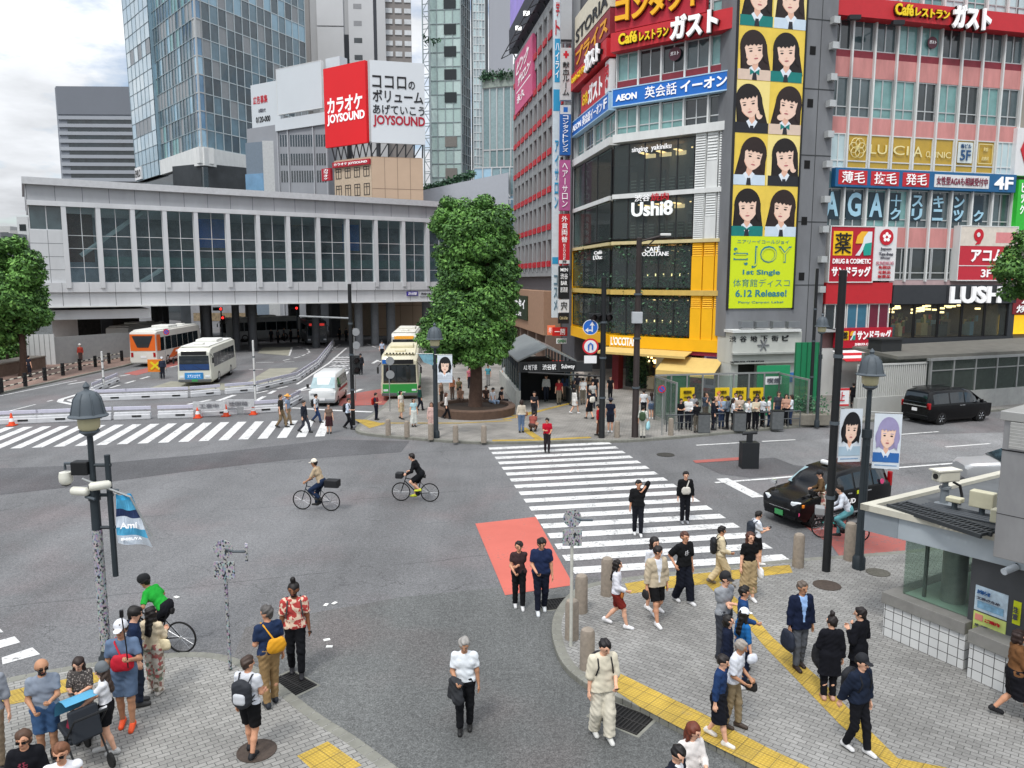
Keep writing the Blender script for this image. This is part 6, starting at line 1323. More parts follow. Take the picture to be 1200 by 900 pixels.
def phone(I,side,label='',color='#121214'):
 s=0 if side=='l' else 1;sj,el,wr=I['arms'][s];d=(wr-el)/np.linalg.norm(wr-el);c=(wr+d*.10+V3(0,.01,.03))*I['k']
 o=mk('phone',MB().box((0,0,0),(.075,.012,.15),0,0,R(-50)),M(color,.3,var=0),None,bevel=.003);o.rotation_euler=(0,0,-R(I['hd']));o.location=I['P0']+Matrix.Rotation(-R(I['hd']),3,'Z')@Vector(c);tag(o,label,'phone');return o
P=person;BK='#1b1b1d';NV='#1c2438'
i=P(545,855,747,178,'man in white polo shirt walking alone over the dark asphalt, jacket over one arm',t='#d5dade',bc='#17181b',h='short',hc='#8d8a86',sh='#141414',w=.07,ra='waist',la='down',skin='tan',hp=.35,sl=.75)
w=i['arms'][1][2];carried(i,'folded_jacket','dark grey jacket folded over the arm of the man in white','jacket',[prim(w+V3(.03,-.03,.0),w+V3(-.02,.02,-.3),.085,.11,V3(0,1,0),.6),prim(w+V3(.06,-.06,-.02),w+V3(.09,-.06,-.24),.07,.08,V3(0,1,0),.6),prim(w+V3(-.05,.03,-.02),w+V3(.06,-.05,.01),.06)],'#26282c',.05,fold=.008)
i=P(348,790,681,165,'bearded man with a topknot in a red and cream patterned shirt',pat='aloha',bc='#15161a',h='bun',hc='#120e0d',sh='#15151a',w=.13,beard=True,skin='brown',sl=.8,hem=.9,la='down',ra='down',hy=.2,loose=.02);phone(i,'l','black phone in the hand of the man in the patterned shirt')
carried(i,'backpack','dark backpack straps and bag worn by the topknot man','backpack',[prim(i['TU']((0,-.2,1.06)),i['TU']((0,-.2,1.32)),.13,.11,i['yfl'],.7)],'#3a3a3a',.03,[[i['TU'](q)for q in((s*.09,-.15,1.36),(s*.115,-.06,1.465),(s*.115,.07,1.42),(s*.13,.13,1.30),(s*.15,.09,1.12))]for s in(-1,1)])
i=P(318,826,711,-38,'man in navy shirt and khaki trousers seen from behind with a mustard pouch',t='#22304c',bc='#8c7350',h='short',hc='#4d4a48',sh='#20242c',w=.06,sl=.75,skin='mid',hy=-.5,la='waist',ra='down');slingbag(i,'mustard yellow sling pouch on the back of the navy shirt','#d0941a',(.07,-.17,1.1),1.15)
i=P(295,884,770,12,'man in white tee and black shorts seen from behind at the near kerb',t='#c9ccd2',b='shorts',bc='#141416',h='short',hc='#3b2d25',sh='#17181c',solec='#d8d8d8',w=.12,skin='mid',la='down',ra='waist',hy=.5);backpack(i,'black and pale grey backpack of the man in black shorts','#23262c',1.1,'#b9bcc0')
P(58,893,773,150,'bald bearded man in grey tee and blue shorts looking at his phone',t='#7e8794',b='shorts',bc='#3a5578',h='bald',hc='#1c1614',sh='#333',skin='tan',beard=True,glasses=True,ra='waist',la='phone',hp=.2,hy=-.3,fat=1.05,sl=.7,loose=.012)
i=P(100,868,770,168,'long haired woman in a dark speckled dress bent over her phone',t='#333',pat='dots',bpat='dots',b='skirt',bc='#3a3432',h='long',hc='#2a1f1b',sh='#222',fem=True,la='phone',ra='phone',hp=.5,sl=.9);phone(i,'r','phone held in both hands by the woman in the speckled dress')
i=P(128,882,779,-105,'woman in grey beanie, white tee and black skirt holding the pushchair',t='#d2d3d6',b='mini',bc='#131316',h='long',hc='#3a2d26',sh='#b8b8b6',solec='#dcdcda',fem=True,hat='beanie',hatc='#5f6468',la='reach',ra='waist',w=.12,hp=.25,skin='pale');handbag(i,'l','maroon fabric bag hanging beside the blue pushchair','#7c1a34',1.35,'cloth_bag',.16)
i=P(150,851,729,165,'man in white and black cap, blue grey tee and denim shorts with a selfie stick',t='#5d6f88',b='shorts',bc='#54667e',h='short',hc='#31261f',sh='#e2552a',skin='tan',w=.07,hat='cap',hatc='#c9cbd0',la='stick',ra='down',hy=.15,sl=.75);slingbag(i,'bright red crossbody bag on the man with the selfie stick','#b3142a',(-.02,.16,1.14),1.2)
w=i['arms'][0][2]*i['k'];o=thing('selfie_stick','thin black selfie stick held upright with a camera on top','selfie stick',i['P0'],-R(165));mk('pole',MB().tube([w+V3(0,.03,-.12),w+V3(0,.05,.25),w+V3(.03,.08,.80)],.011,6),M('#151517',.4),o);mk('camera',MB().box(w+V3(.03,.08,.86),(.06,.05,.13)),M('#151517',.3),o,bevel=.01)
P(163,826,712,60,'dark haired person in navy standing behind the selfie stick man',t='#1d2942',bc='#232a38',h='short',sh='#333',hp=.3,sl=1.6)
i=P(183,812,712,8,'long haired woman seen from behind in cream top and floral trousers',t='#cfc0a4',b='wide',bpat='floral',h='long',hc='#171211',sh='#c9c4bc',fem=True,la='waist',ra='phone',sl=1.8,w=.05,loose=.012);slingbag(i,'cream tote bag on the shoulder of the woman in floral trousers','#d8cba8',(.22,.0,1.0),1.0,False)
i=P(27,None,857,155,'woman in dark sunglasses and black printed hoodie at the bottom edge',t='#16171c',bl='#8a3848',h='pony',hc='#4a3426',hgt=1.66,fem=True,glasses=True,skin='mid',sl=1.9,jk=None,loose=.03,hy=.2)
P(70,None,863,158,'man with cropped reddish hair and sunglasses in a white vest',t='#dcdde0',h='short',hc='#6b4630',hgt=1.72,glasses=True,skin='mid',sl=.12,hy=.15)
P(-7,905,757,150,'person in grey shirt and tan trousers cut by the left edge',t='#868b93',bc='#8a7a66',h='short',sl=1.2,sh='#333')
i=P(608,712,635,175,'woman in dark brown top beside the man in navy polo',t='#3a2c2e',bc='#17181b',h='short',hc='#1b1412',sh='#d0d0d0',solec='#e4e4e4',w=.1,ra='waist',la='cross',skin='mid',fem=True,sl=.6)
i=P(634,717,630,176,'man in navy polo looking down at his phone on the red lane',t='#1f2a47',bc='#171b29',h='short',sh='#cfd3d6',solec='#e4e4e4',w=.12,ra='waist',la='down',hp=.45,fat=1.1,skin='mid',sl=.75,loose=.02);phone(i,'r','phone in the hand of the man in the navy polo')
P(747,627,563,182,'man in loose black tee with a hand raised to his face on the zebra',t='#17181a',bc='#1a1c22',h='short',sh='#d8d8d8',w=.1,la='ear',ra='down',sl=1.0,loose=.03,skin='mid',hp=.2)
i=P(802,613,553,178,'man in black sweater with headphones on the zebra',t='#131416',bc='#14161c',h='short',sh='#8a8c90',sl=1.92,loose=.028,hy=.1,ra='down',la='down');slingbag(i,'pale cross body bag on the man in black sweater','#bdb9b0',(.02,.17,1.14),1.1)
P(641,530,490,178,'man in red shirt at the far end of the zebra',t='#a8162a',bc='#2a2528',h='short',sh='#222',ra='phone',la='waist',hp=.35,sl=.8,w=.05,skin='mid')
i=P(722,734,655,105,'woman in white jacket and rust shorts striding on the paving',t='#cfcfd6',b='shorts',bc='#6e2620',h='long',hc='#17110f',sh='#e0e0e2',solec='#eeeeee',w=.27,fem=True,sl=1.85,la='down',ra='waist',loose=.025);slingbag(i,'tan belt bag of the woman in rust shorts','#a8662e',(.1,.15,.93),.8,False)
P(765,715,630,150,'long haired woman half hidden behind the man in beige jacket',t='#c9ccd2',bc='#1a1a1f',b='mini',h='long',sh='#ddd',w=.1,fem=True,sl=.8)
i=P(768,729,639,160,'man in beige jacket over white tee with black shorts',t='#b3a68f',jk='#d5d8de',b='shorts',bc='#141416',h='short',hc='#17110f',sh='#dcdcdc',w=.22,sl=1.75,hp=.25,la='down',ra='carry',skin='mid',hem=.86,loose=.028);handbag(i,'r','small black bag at the side of the man in beige jacket',BK,.6,'handbag',.04)
P(800,706,623,150,'man in black tee with white print and black trousers',t='#161719',bl='#c9c9cc',b='wide',bc='#171a24',h='short',hc='#4c2f24',sh='#cfd0d2',solec='#e2e2e2',w=.17,sl=.95,loose=.032,ra='hip',la='down',skin='mid')
i=P(843,686,616,95,'man in loose cream suit walking to the right over the zebra edge',t='#cdbfa0',bc='#c2b08c',b='wide',h='short',sh='#6a6258',w=.25,sl=1.85,ra='waist',la='down',skin='mid',loose=.03);backpack(i,'black backpack of the man in the cream suit','#16181c',1.05)
i=P(876,703,624,165,'woman in black tee and wide beige skirt near the yellow tactile strip',t='#131315',b='long',bc='#a08c6a',h='long',hc='#4a2c22',sh='#d6d6d6',fem=True,w=.08,sl=.75,ra='down',la='down',hem=.98);handbag(i,'l','white carrier bag beside the woman in beige skirt','#dcdcdc',.9,'carrier_bag',.05)
i=P(885,662,600,80,'youth in white tee and black shorts reading a phone by the taxi',t='#cfd4dc',b='shorts',bc='#16161a',h='short',sh='#e4e4e4',w=.12,ra='phone',la='phone',hp=.4,sl=.8);backpack(i,'large dark backpack of the youth in black shorts','#1f2733',1.15);phone(i,'r','phone held by the youth in black shorts')
i=P(705,864,748,165,'young man all in cream with drooping hair at the gutter grate',t='#cbc4b0',bc='#cbc5b4',b='wide',h='short',hc='#141012',sh='#c4c4c0',solec='#2c2f36',w=.13,sl=1.0,ra='down',la='waist',hp=.45,hy=-.3,skin='pale',loose=.03,hem=.86);backpack(i,'black backpack of the young man in cream','#131318',.95);phone(i,'l','phone held low by the young man in cream')
i=P(840,868,766,125,'woman in blue knit and dark skirt walking beside the white haired man',t='#22385e',b='skirt',bc='#14161e',h='short',hc='#1d1716',sh='#d3cfc8',fem=True,w=.2,sl=1.85,la='down',ra='down',lean=.08);slingbag(i,'large black shoulder bag of the woman in blue knit','#15161c',(-.18,.02,.88),1.5,False)
i=P(857,852,748,125,'white haired man in white tee and khaki trousers on the yellow strip',t='#d0d4dc',bc='#82745c',h='short',hc='#8f8880',sh='#3a2f28',w=.1,ra='waist',la='waist',lean=.15,hp=.2,sl=.9,skin='tan',loose=.025);handbag(i,'l','small black bag held by the white haired man',BK,.6,'handbag',.04)
P(846,772,672,150,'man in black cap and grey tee behind the group',t='#8d9196',bc='#3a3d44',h='short',hat='cap',hatc='#1a1a1d',sh='#333',ra='cross',la='cross')
i=P(868,782,688,100,'man in bright navy jacket with cropped black hair in the group',t='#20406e',bc='#1b2438',h='short',sh='#222',sl=1.9,ra='waist',la='down',skin='mid')
i=P(868,806,715,70,'woman in white cap and blue top in the walking group',t='#1f5f9a',bc='#1b2438',h='long',hat='cap',hatc='#dcdfe4',fem=True,sh='#ccc',sl=1.0);handbag(i,'r','white paper folder hanging by the woman in white cap','#d5dae4',.65,'carrier_bag',-.02)
P(850,812,722,110,'dark haired person in navy coat at the front of the group',t='#161d30',bc='#161a26',h='bob',sh='#222',sl=1.9,loose=.03,hem=.8)
i=P(935,782,682,168,'businessman in navy jacket and pale blue shirt on the yellow strip',t='#171f35',jk='#8fb0dc',bc='#54585f',h='short',hc='#5a5048',sh='#2a1f1c',w=.07,sl=1.9,ra='down',la='down',hem=.82,loose=.025,skin='tan',hy=-.15);handbag(i,'r','soft dark bag hanging from the hand of the businessman','#1d2433',1.25,'handbag',.12)
i=P(970,820,723,5,'woman in long black coat with tied hair by the businessman',t='#14151b',bc='#15161c',h='bun',hc='#1a1312',sh='#b58f80',hem=.55,sl=1.9,fem=True,la='waist',ra='down',hy=-.6,loose=.03);handbag(i,'l','round black bag at the side of the woman in long coat','#101116',1.35,'handbag',.1)
P(1003,812,713,-35,'woman in black suit with hands raised to her chest',t='#121319',bc='#14151c',h='short',hc='#191312',sh='#222',hem=.72,sl=1.9,fem=True,la='strap',ra='strap',hy=-.4,loose=.028)
i=P(1003,880,768,150,'masked person in dark hooded jacket walking down the paving',t='#1a2232',bc='#15161b',h='short',hat='cap',hatc='#15171d',sh='#d0d0d0',solec='#2a2a2d',w=.15,sl=1.9,loose=.035,la='down',ra='back');backpack(i,'big black backpack of the masked person in dark jacket','#12141a',1.15)
i=P(1185,842,737,105,'woman in brown jacket and black skirt passing the tiled booth',t='#6e4c30',b='skirt',bc='#15151a',h='bob',hc='#2a1c18',sh='#16161a',w=.26,fem=True,sl=1.85,ra='phone',la='carry',fat=1.12,skin='mid');handbag(i,'r','light blue cloth bag of the woman in brown jacket','#6f9cb8',1.6,'cloth_bag',-.05)
i=P(811,None,838,160,'woman with long auburn hair in a white blouse at the bottom edge',t='#d9d4d0',bc='#1b1b20',h='long',hc='#5e2c1c',hgt=1.62,fem=True,la='phone',ra='waist',sl=1.7,hp=.35,hy=-.5)
P(793,None,863,130,'black haired person in dark suit and white collar at the bottom edge',t='#1a1e2a',jk='#d6d8dc',bc='#1a1e2a',h='short',hc='#100d0d',hgt=1.64,sl=1.9,hp=.45,hy=.4)
P(330,501,462,95,'man in dark tee and khaki trousers on the far crossing',t='#35322f',bc='#7c6a52',h='short',w=.22,ra='down',sl=.9)
P(338,498,462,95,'person in orange hat and pale blue shirt on the far crossing',t='#8594ac',bc='#8d7a62',h='short',w=.2,hat='brim',hatc='#d79a4a')
i=P(357,507,473,105,'man in dark jacket crossing at the middle of the far stripes',t='#2a2d36',bc='#3a3c44',h='short',w=.27,sl=1.8,hgt=1.7)
i=P(371,495,461,95,'man in white shirt and blue jeans on the far crossing',t='#cdd2d8',bc='#26385a',h='short',w=.27,sl=.8);backpack(i,'black backpack of the man in white shirt and jeans',BK)
P(386,508,480,170,'small woman in patterned dress on the far crossing',t='#6b5a50',b='skirt',bc='#3a2428',h='short',fem=True,hgt=1.52)
i=P(408,503,466,100,'man in white shirt and black trousers leaving the far crossing',t='#c3cede',bc='#15161b',h='short',w=.25,sl=1.0,lean=.1,ra='phone');backpack(i,'black backpack of the man leaving the far crossing',BK)
i=P(441,492,461,100,'man in dark trousers with red bag by the green bus',t='#3b3444',bc='#1d2030',h='short',ra='phone',sl=.8);backpack(i,'bright red backpack by the green bus','#c22a20')
P(470,491,458,120,'woman in white top and beige skirt by the bus front',t='#cfcac0',b='skirt',bc='#b3a284',h='bob',fem=True,w=.15)
P(485,500,470,150,'woman in pale blue top and long white skirt at the bollards',t='#a6c6cc',b='long',bc='#c9ccc6',h='bob',fem=True)
P(492,481,453,60,'man in dark green jacket beside the green bus',t='#1d4038',bc='#1f2530',h='short',sl=1.9,w=.18)
P(506,506,475,175,'woman in pale pink coat beside the lamp post',t='#c7a8a0',b='skirt',bc='#b79a92',h='long',hc='#4a2e24',fem=True,sl=1.9,hem=.6)
P(523,491,463,90,'woman in white blouse with black trousers walking right',t='#d0ccc8',bc='#17181c',h='long',hc='#4a2e24',fem=True,w=.24,sl=1.8)
P(554,484,456,178,'person in beige coat standing before the tree planter',t='#b19a86',bc='#9c8470',h='short',hc='#5b4a3a',sl=1.9,hem=.55,hat='brim',hatc='#8b7866')
for u,v,hd,lab,kw in((576,479,130,'youth in white top and pale jeans seated on the planter',dict(t='#d3d6d8',bc='#8fa2b8')),(586,478,110,'person in dark clothes seated beside the youth in white',dict(t='#23242a',bc='#1f2229')),(569,476,160,'dark haired person in brown seated on the planter',dict(t='#4a3a34',bc='#23201f')),(540,477,190,'person in tan shirt seated at the planter side',dict(t='#9a7a66',bc='#5a4a40'))):
 P(u,v,None,hd,lab,hip=(0,0,.50),feet=((-.1,.42,.085),(.1,.44,.085)),la='rest',ra='rest',lean=.15,hp=.3,h='short',sh='#ccc',hgt=1.68,**kw)
for u,v,vh,hd,lab,kw in((530,468,442,150,'woman in rust top behind the planter',dict(t='#a26a50',bc='#5a4a42',h='long')),(538,470,443,200,'person in olive shirt behind the planter',dict(t='#6a6048',bc='#3a3630')),(517,474,447,120,'person in tan coat near the bus stop wall',dict(t='#a08672',bc='#4a423c')),(560,455,430,170,'person in crimson shirt behind the tree',dict(t='#a81f2a',bc='#2a2a30')),(572,452,429,190,'person in teal top behind the tree',dict(t='#4a8a96',bc='#8a8a8a')),(550,455,431,140,'person in pink top behind the tree trunk',dict(t='#b86a78',bc='#303038')),(592,452,427,10,'person in pale grey hurrying up the side street',dict(t='#b8b8ba',bc='#3c3c44'))):
 P(u,v,vh,hd,lab,**kw)
i=P(611,507,469,-10,'woman in beige jacket and jeans seen from behind',t='#bdb4a4',bc='#5b6f8c',h='bob',hc='#2a1c16',fem=True,sl=1.85);slingbag(i,'brown handbag at the hip of the woman in beige jacket','#8a4f2c',(.2,.02,1.0),1.1,False)
P(626,493,467,170,'person in black vest and white sleeves on the far paving',t='#26262a',bc='#2b2b30',h='short',ra='phone',hgt=1.6)
P(624,506,None,20,'person in maroon crouching on the far paving',t='#8a4a42',bc='#4a3a36',h='short',hip=(0,-.1,.34),feet=((-.12,.08,.085),(.12,.1,.085)),la='rest',ra='rest',lean=.5,hp=.2,hgt=1.62)
P(673,485,457,60,'woman in short white coat striding across the far paving',t='#d4d2ce',b='mini',bc='#cfcdc8',h='bob',fem=True,w=.27,sl=1.85,hem=.6,sh='#ddd')
i=P(691,491,457,-40,'woman in black skirt carrying a cream bag by the dark pole',t='#24242a',b='skirt',bc='#15161a',h='short',fem=True,w=.2);slingbag(i,'cream rucksack on the woman in black skirt','#d8d2c6',(.02,-.18,1.2),1.5,False)
P(702,511,474,-60,'person in red hooded top leaning by the dark pole',t='#a21f26',bc='#5a3c30',h='short',w=.15,lean=.1,sl=1.9)
P(715,507,467,10,'person in dark tee and shorts seen from behind',t='#23283a',b='shorts',bc='#272a36',h='short',sh='#ddd',hat='brim',hatc='#2e3040')
P(715,468,449,190,'person in black standing before the yellow shop',t='#16171b',bc='#17181c',h='short')
i=P(753,513,483,20,'person in white and green with a pale blue bag at the kerb',t='#c9ccc4',bc='#c4c2b8',h='short',hgt=1.58,sl=1.2);handbag(i,'r','pale blue shopping bag at the far kerb','#9fd0d8',1.5,'shopping_bag',.05);backpack(i,'green and black backpack at the far kerb','#33482e',1.1)
P(763,491,462,5,'long haired woman in grey tee and denim skirt',t='#8f9298',b='mini',bc='#4c5c74',h='long',hc='#2c1c16',fem=True,sh='#ddd')
P(754,489,457,8,'man in white tee beside the woman in denim skirt',t='#d0d2d4',bc='#1d1e24',h='short')
r=rnd(41);tops=['#c9c9c6','#1d1e22','#8f2a2c','#3a4a66','#b0a288','#2a2a30','#d4d4d2','#6a5a4c','#1b1c20','#7f94a8','#303440','#c2b8b0','#23252c','#a8a8a4']
nmz=['white','black','brick red','slate blue','sand','charcoal','bright white','brown','jet black','light blue','ink blue','cream','dark navy','grey']
for j,(u,v)in enumerate(((640,470),(648,466),(655,474),(662,470),(668,463),(676,468),(683,474),(690,466),(697,470),(652,458),(664,456),(680,458),(672,476),(694,478))):
 P(u,v,v-r.uniform(28,31),r.choice([0,180,170,20,200,90]),f'person in {nmz[j]} in the side street crowd '+['by the entrance rail','under the black canopy','near the red figure sign','beside the round red sign','before the side street','left of the yellow pier','walking to the crossing','at the shop corner','below the blue arrow sign','far behind the canopy','deep in the side street','behind the walkers','in front of the crowd','nearest the dark pole'][j],t=tops[j],bc=r.choice(['#17181c','#2b2f3a','#6b655a','#1d2230']),h=r.choice(['short','long','bob','short']),w=r.uniform(0,.2),sl=r.choice([.6,1.8]),group='people in the side street crowd',hgt=r.uniform(1.58,1.76))
sm=[(797,503,463,170,'#15161a','black shirt'),(806,503,465,190,'#cfcfce','white tee'),(816,507,470,0,'#17181c','black suit seen from behind'),(835,504,467,90,'#1e222c','dark jacket'),(845,502,464,200,'#8fa2b8','blue grey shirt'),(852,503,466,-70,'#5a6470','slate shirt'),(858,506,474,100,'#c8ccd0','pale vest'),(866,501,467,180,'#b9a99a','beige top'),(876,503,462,170,'#d3d5d6','bright white shirt'),(885,503,466,180,'#bdb29c','sand tee'),(893,500,463,60,'#c9ccd0','light grey shirt'),(900,503,464,110,'#d2d4d6','white polo'),(920,501,459,200,'#b08a78','pinkish brown top'),(926,501,463,-80,'#cdd2d6','white shirt leaning on the rail'),(861,496,460,180,'#d6d8d8','white shirt at the back'),(886,496,460,180,'#2a2c33','charcoal top at the back'),(841,496,459,180,'#c8a48c','orange hair and tan top'),(826,497,461,150,'#3d4652','steel blue shirt at the back'),(812,497,460,170,'#8d8f92','grey top at the back'),(911,497,461,180,'#3b3e44','dark grey top behind the bin')]
for j,(u,v,vh,hd,c,nm)in enumerate(sm):
 P(u,v,vh,hd,f'smoker in {nm} inside the fenced smoking area',t=c,bc=r.choice(['#16171b','#22252e','#2d3a54','#5a554c']),h=r.choice(['short','short','bob','long']),hc='#c06a34' if 'orange' in nm else r.choice(['#15110f','#2a1f1a']),la=r.choice(['down','phone','waist','cross']),ra=r.choice(['down','phone','mouth','waist']),hp=r.uniform(.1,.4),sl=r.choice([.7,.9,1.8]),group='smokers in the fenced area',hgt=r.uniform(1.58,1.76))
P(999,478,452,20,'person in black standing by the white railing behind the poles',t='#17181c',bc='#1a1a1e',h='short')
P(35,442,421,20,'lone person in dark clothes on the left pavement',t='#2a2c36',bc='#22242c',h='short',hgt=1.72)
for u,v,c,lab in((89,424,'#7a2b26','worker in white helmet and red vest at the hoarding corner'),(95,425,'#96382e','worker in white helmet and orange red vest at the hoarding'),(102,421,'#6a7a86','worker in white helmet and grey vest by the underpass')):P(u,v,None,170,lab,t=c,bc='#4a3a38',h='short',hat='helmet',hatc='#dcdcd8',hgt=1.72,sl=1.9)
P(191,444,421,160,'traffic guard in dark uniform beside the white bus',t='#2d3242',bc='#22252e',h='short',hat='cap',hatc='#c9ccd0',hgt=1.72,sl=1.9)
P(423,439,419,175,'guard in dark uniform standing in the roadway',t='#26282e',bc='#1d1f24',h='short',hgt=1.72,hat='cap',hatc='#22242a',sl=1.9)
P(448,420,403,175,'guard in pale shirt standing near the bridge',t='#a9b2c4',bc='#23262e',h='short',hgt=1.74,hat='cap',hatc='#22242a')
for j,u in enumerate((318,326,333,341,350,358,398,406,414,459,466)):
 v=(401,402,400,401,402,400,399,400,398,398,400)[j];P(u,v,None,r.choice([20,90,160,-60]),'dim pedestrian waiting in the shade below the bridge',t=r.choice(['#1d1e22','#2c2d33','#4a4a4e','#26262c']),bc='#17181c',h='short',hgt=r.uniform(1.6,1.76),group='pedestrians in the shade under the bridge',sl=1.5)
CARBLK=M('#08090b',.2,0,.05,2,spec=.3);CARWHT=M('#c9cbca',.35,0,.04,2,coat=.3);GLS=M('#1a2226',.05,0,.25,1.2,spec=.9);GLSP=M('#8ba2a6',.08,0,.3,1.5,spec=.9)  # GLSP: windscreen glass with its reflection put into a paler colour
TYRE=M('#141414',.85,var=.1);RIMM=M('#a9abad',.35,.7,.1,8);CHR=M('#c4c6c8',.2,.8,.05,5);REDL=M('#8e0f14',.2,var=0,emit=.15);HEAD=M('#cfd4d8',.12,var=0);ORA=M('#d87a1c',.3,var=0);RUB=M('#1a1a1b',.7,var=.1)
class Body:
 def __init__(s,secs):s.s=sorted(secs)
 def at(s,y):
  a=s.s
  if y<=a[0][0]:return a[0][1:]
  for p,q in zip(a[:-1],a[1:]):
   if y<=q[0]:t=(y-p[0])/(q[0]-p[0]);return tuple(u+(w-u)*t for u,w in zip(p[1:],q[1:]))
  return a[-1][1:]
 def ring(s,sec):
  y,zb,wb,zs,ws,zt,wt=sec;h=[(wb*.9,zb),(wb,zb+.14),(ws,zs-.1),(ws*.985,zs),(wt,zt-.09),(wt*.9,zt-.02),(wt*.5,zt)]
  return[Vector((x,y,z))for x,z in h]+[Vector((-x,y,z))for x,z in h[::-1]]
 def mesh(s):
  R_=[s.ring(q)for q in s.s];n=len(R_[0]);m=MB();fs=[(i*n+j,i*n+(j+1)%n,(i+1)*n+(j+1)%n,(i+1)*n+j)for i in range(len(R_)-1)for j in range(n)];fs+=[tuple(range(n))[::-1],tuple(range((len(R_)-1)*n,len(R_)*n))]
  return m.add([p for r in R_ for p in r],fs)
 def side(s,y,f,sg,o=.012):
  zb,wb,zs,ws,zt,wt=s.at(y);a=Vector((ws*.985,y,zs));b=Vector((wt,y,zt-.09));p=a.lerp(b,f);p.x=(p.x+o)*sg;return p
 def pane(s,y0,y1,f0,f1,sg,inset=0.0,o=.012,n=3):
  m=MB();vs=[]
  for i in range(n+1):y=y0+(y1-y0)*i/n;vs+=[s.side(y,f0,sg,o),s.side(y,f1,sg,o),s.side(y,f1,sg,-.02),s.side(y,f0,sg,-.02)]
  fs=[(4*i+j,4*i+(j+1)%4,4*i+4+(j+1)%4,4*i+4+j)for i in range(n)for j in range(4)]+[(0,1,2,3),(4*n,4*n+3,4*n+2,4*n+1)]
  return m.add(vs,fs)
def quadpane(c,o=.015):
 """a thin pane on four corners, pushed out along its normal"""
 c=[Vector(q)for q in c];n_=(c[1]-c[0]).cross(c[3]-c[0]).normalized()*o;return MB().hexa([q-n_ for q in c]+[q+n_ for q in c])
def wheel(t,x,y,r_,w=.2,rim=RIMM):
 sg=1 if x>0 else-1;o=mk('wheel',MB().tube([(x-w*sg,y,r_),(x,y,r_)],r_*.3,12),RUB,t);n=20;m=MB()
 pr=[(r_*.62,-w),(r_*.97,-w),(r_,-w*.8),(r_,-w*.15),(r_*.95,0),(r_*.64,.005)];vs=[];
 for rr,d in pr:vs+=[(x+d*sg,y+rr*math.cos(2*math.pi*j/n),r_+rr*math.sin(2*math.pi*j/n))for j in range(n)]
 k=len(pr);m.add(vs,[(i*n+j,i*n+(j+1)%n,((i+1)%k)*n+(j+1)%n,((i+1)%k)*n+j)for i in range(k)for j in range(n)]);mk('tyre',m,TYRE,o,smooth=40)
 m=MB();m.tube([(x-w*.6*sg,y,r_),(x-.05*sg,y,r_)],r_*.63,18);
 for j in range(6):a=j*math.pi/3;m.tube([(x-.03*sg,y,r_),(x-.02*sg,y+r_*.58*math.cos(a),r_+r_*.58*math.sin(a))],r_*.08,5)
 m.tube([(x-.05*sg,y,r_),(x+.005*sg,y,r_)],r_*.16,8);mk('rim',m,rim,o,smooth=35)
def arch(t,x,y,r_):
 sg=1 if x>0 else-1;m=MB();m.tube([(x-.3*sg,y,r_),(x+.004*sg,y,r_)],r_*1.13,20);mk('wheel_arch',m,RUB,t)
def vehicle(name,label,cat,front,rear,z=0.0):
 c=(front+rear)/2;d=front-rear;t=thing(name,label,cat,(c.x,c.y,z),-math.atan2(d.x,d.y));return t
def fromfront(f,hd,L):h=R(hd);return f-Vector((math.sin(h),math.cos(h),0))*L
rr_=G(1036,590);ff=G(893,619);t=vehicle('taxi','glossy black tall taxi turning past the zebra beside the right lamp','taxi',ff,rr_);B=Body([(2.2,.42,.62,.72,.66,.80,.5),(2.12,.28,.74,.86,.78,.93,.55),(1.75,.22,.80,.97,.84,1.03,.6),(1.15,.22,.82,1.04,.845,1.10,.66),(.95,.22,.82,1.05,.845,1.28,.70),(.38,.22,.82,1.06,.845,1.66,.66),(-.4,.22,.82,1.07,.845,1.74,.66),(-1.4,.22,.82,1.08,.845,1.72,.65),(-1.95,.24,.82,1.08,.83,1.58,.62),(-2.15,.3,.78,1.05,.79,1.15,.66),(-2.2,.42,.7,.9,.72,1.0,.55)])
o=mk('body',B.mesh(),CARBLK,t,smooth=38);mk('windscreen',quadpane([(-.74,1.05,1.155),(.74,1.05,1.155),(.60,.43,1.60),(-.60,.43,1.60)]),GLSP,t);mk('rear_window',quadpane([(.55,-2.13,1.14),(-.55,-2.13,1.14),(-.5,-1.97,1.5),(.5,-1.97,1.5)]),GLS,t)
for sg in(-1,1):
 for a,b in((.62,-.22),(-.3,-1.12),(-1.2,-1.8)):mk('side_window',B.pane(b,a,.06,.88,sg),GLS,t)
 for y in(1.36,-1.38):arch(t,.80*sg,y,.31);wheel(t,.83*sg,y,.31,.2)
 mk('headlight',MB().box((.57*sg,2.08,.80),(.34,.14,.16),-.35*sg),HEAD,t,bevel=.03);mk('marker_lamp',MB().box((.76*sg,1.98,.79),(.08,.2,.1),-.5*sg),ORA,t,bevel=.02);mk('tail_lamp',MB().box((.74*sg,-2.1,1.18),(.14,.12,.5)),REDL,t,bevel=.03)
 mk('mirror',MB().tube([(.72*sg,1.62,1.0),(.76*sg,1.64,1.13)],.018,6).box((.78*sg,1.65,1.19),(.2,.09,.13)),CHR if sg>0 else CARBLK,t,bevel=.02)
 dm=MB().fbox(Face((.849*sg,-.26),(0,1)),-.01,.01,.35,1.0,-.004,.004);mk('door_gap',dm,RUB,t);mk('door_handle',MB().box((.85*sg,-.02,.96),(.03,.2,.035)).box((.85*sg,-.95,.96),(.03,.2,.035)),CHR,t);mk('side_moulding',MB().box((.845*sg,-.2,.32),(.03,2.1,.05)),CHR,t)
m=MB()
for i in range(5):m.box((0,2.17-.01*i,.60+.05*i),(.84-.02*i,.06,.02))
mk('grille',m,CHR,t);mk('number_plate',MB().box((0,2.22,.44),(.33,.02,.165)),M('#3c8a52',.5,var=0),t);mk('bumper',MB().box((0,2.13,.36),(1.3,.12,.12)),CARBLK,t,bevel=.03)
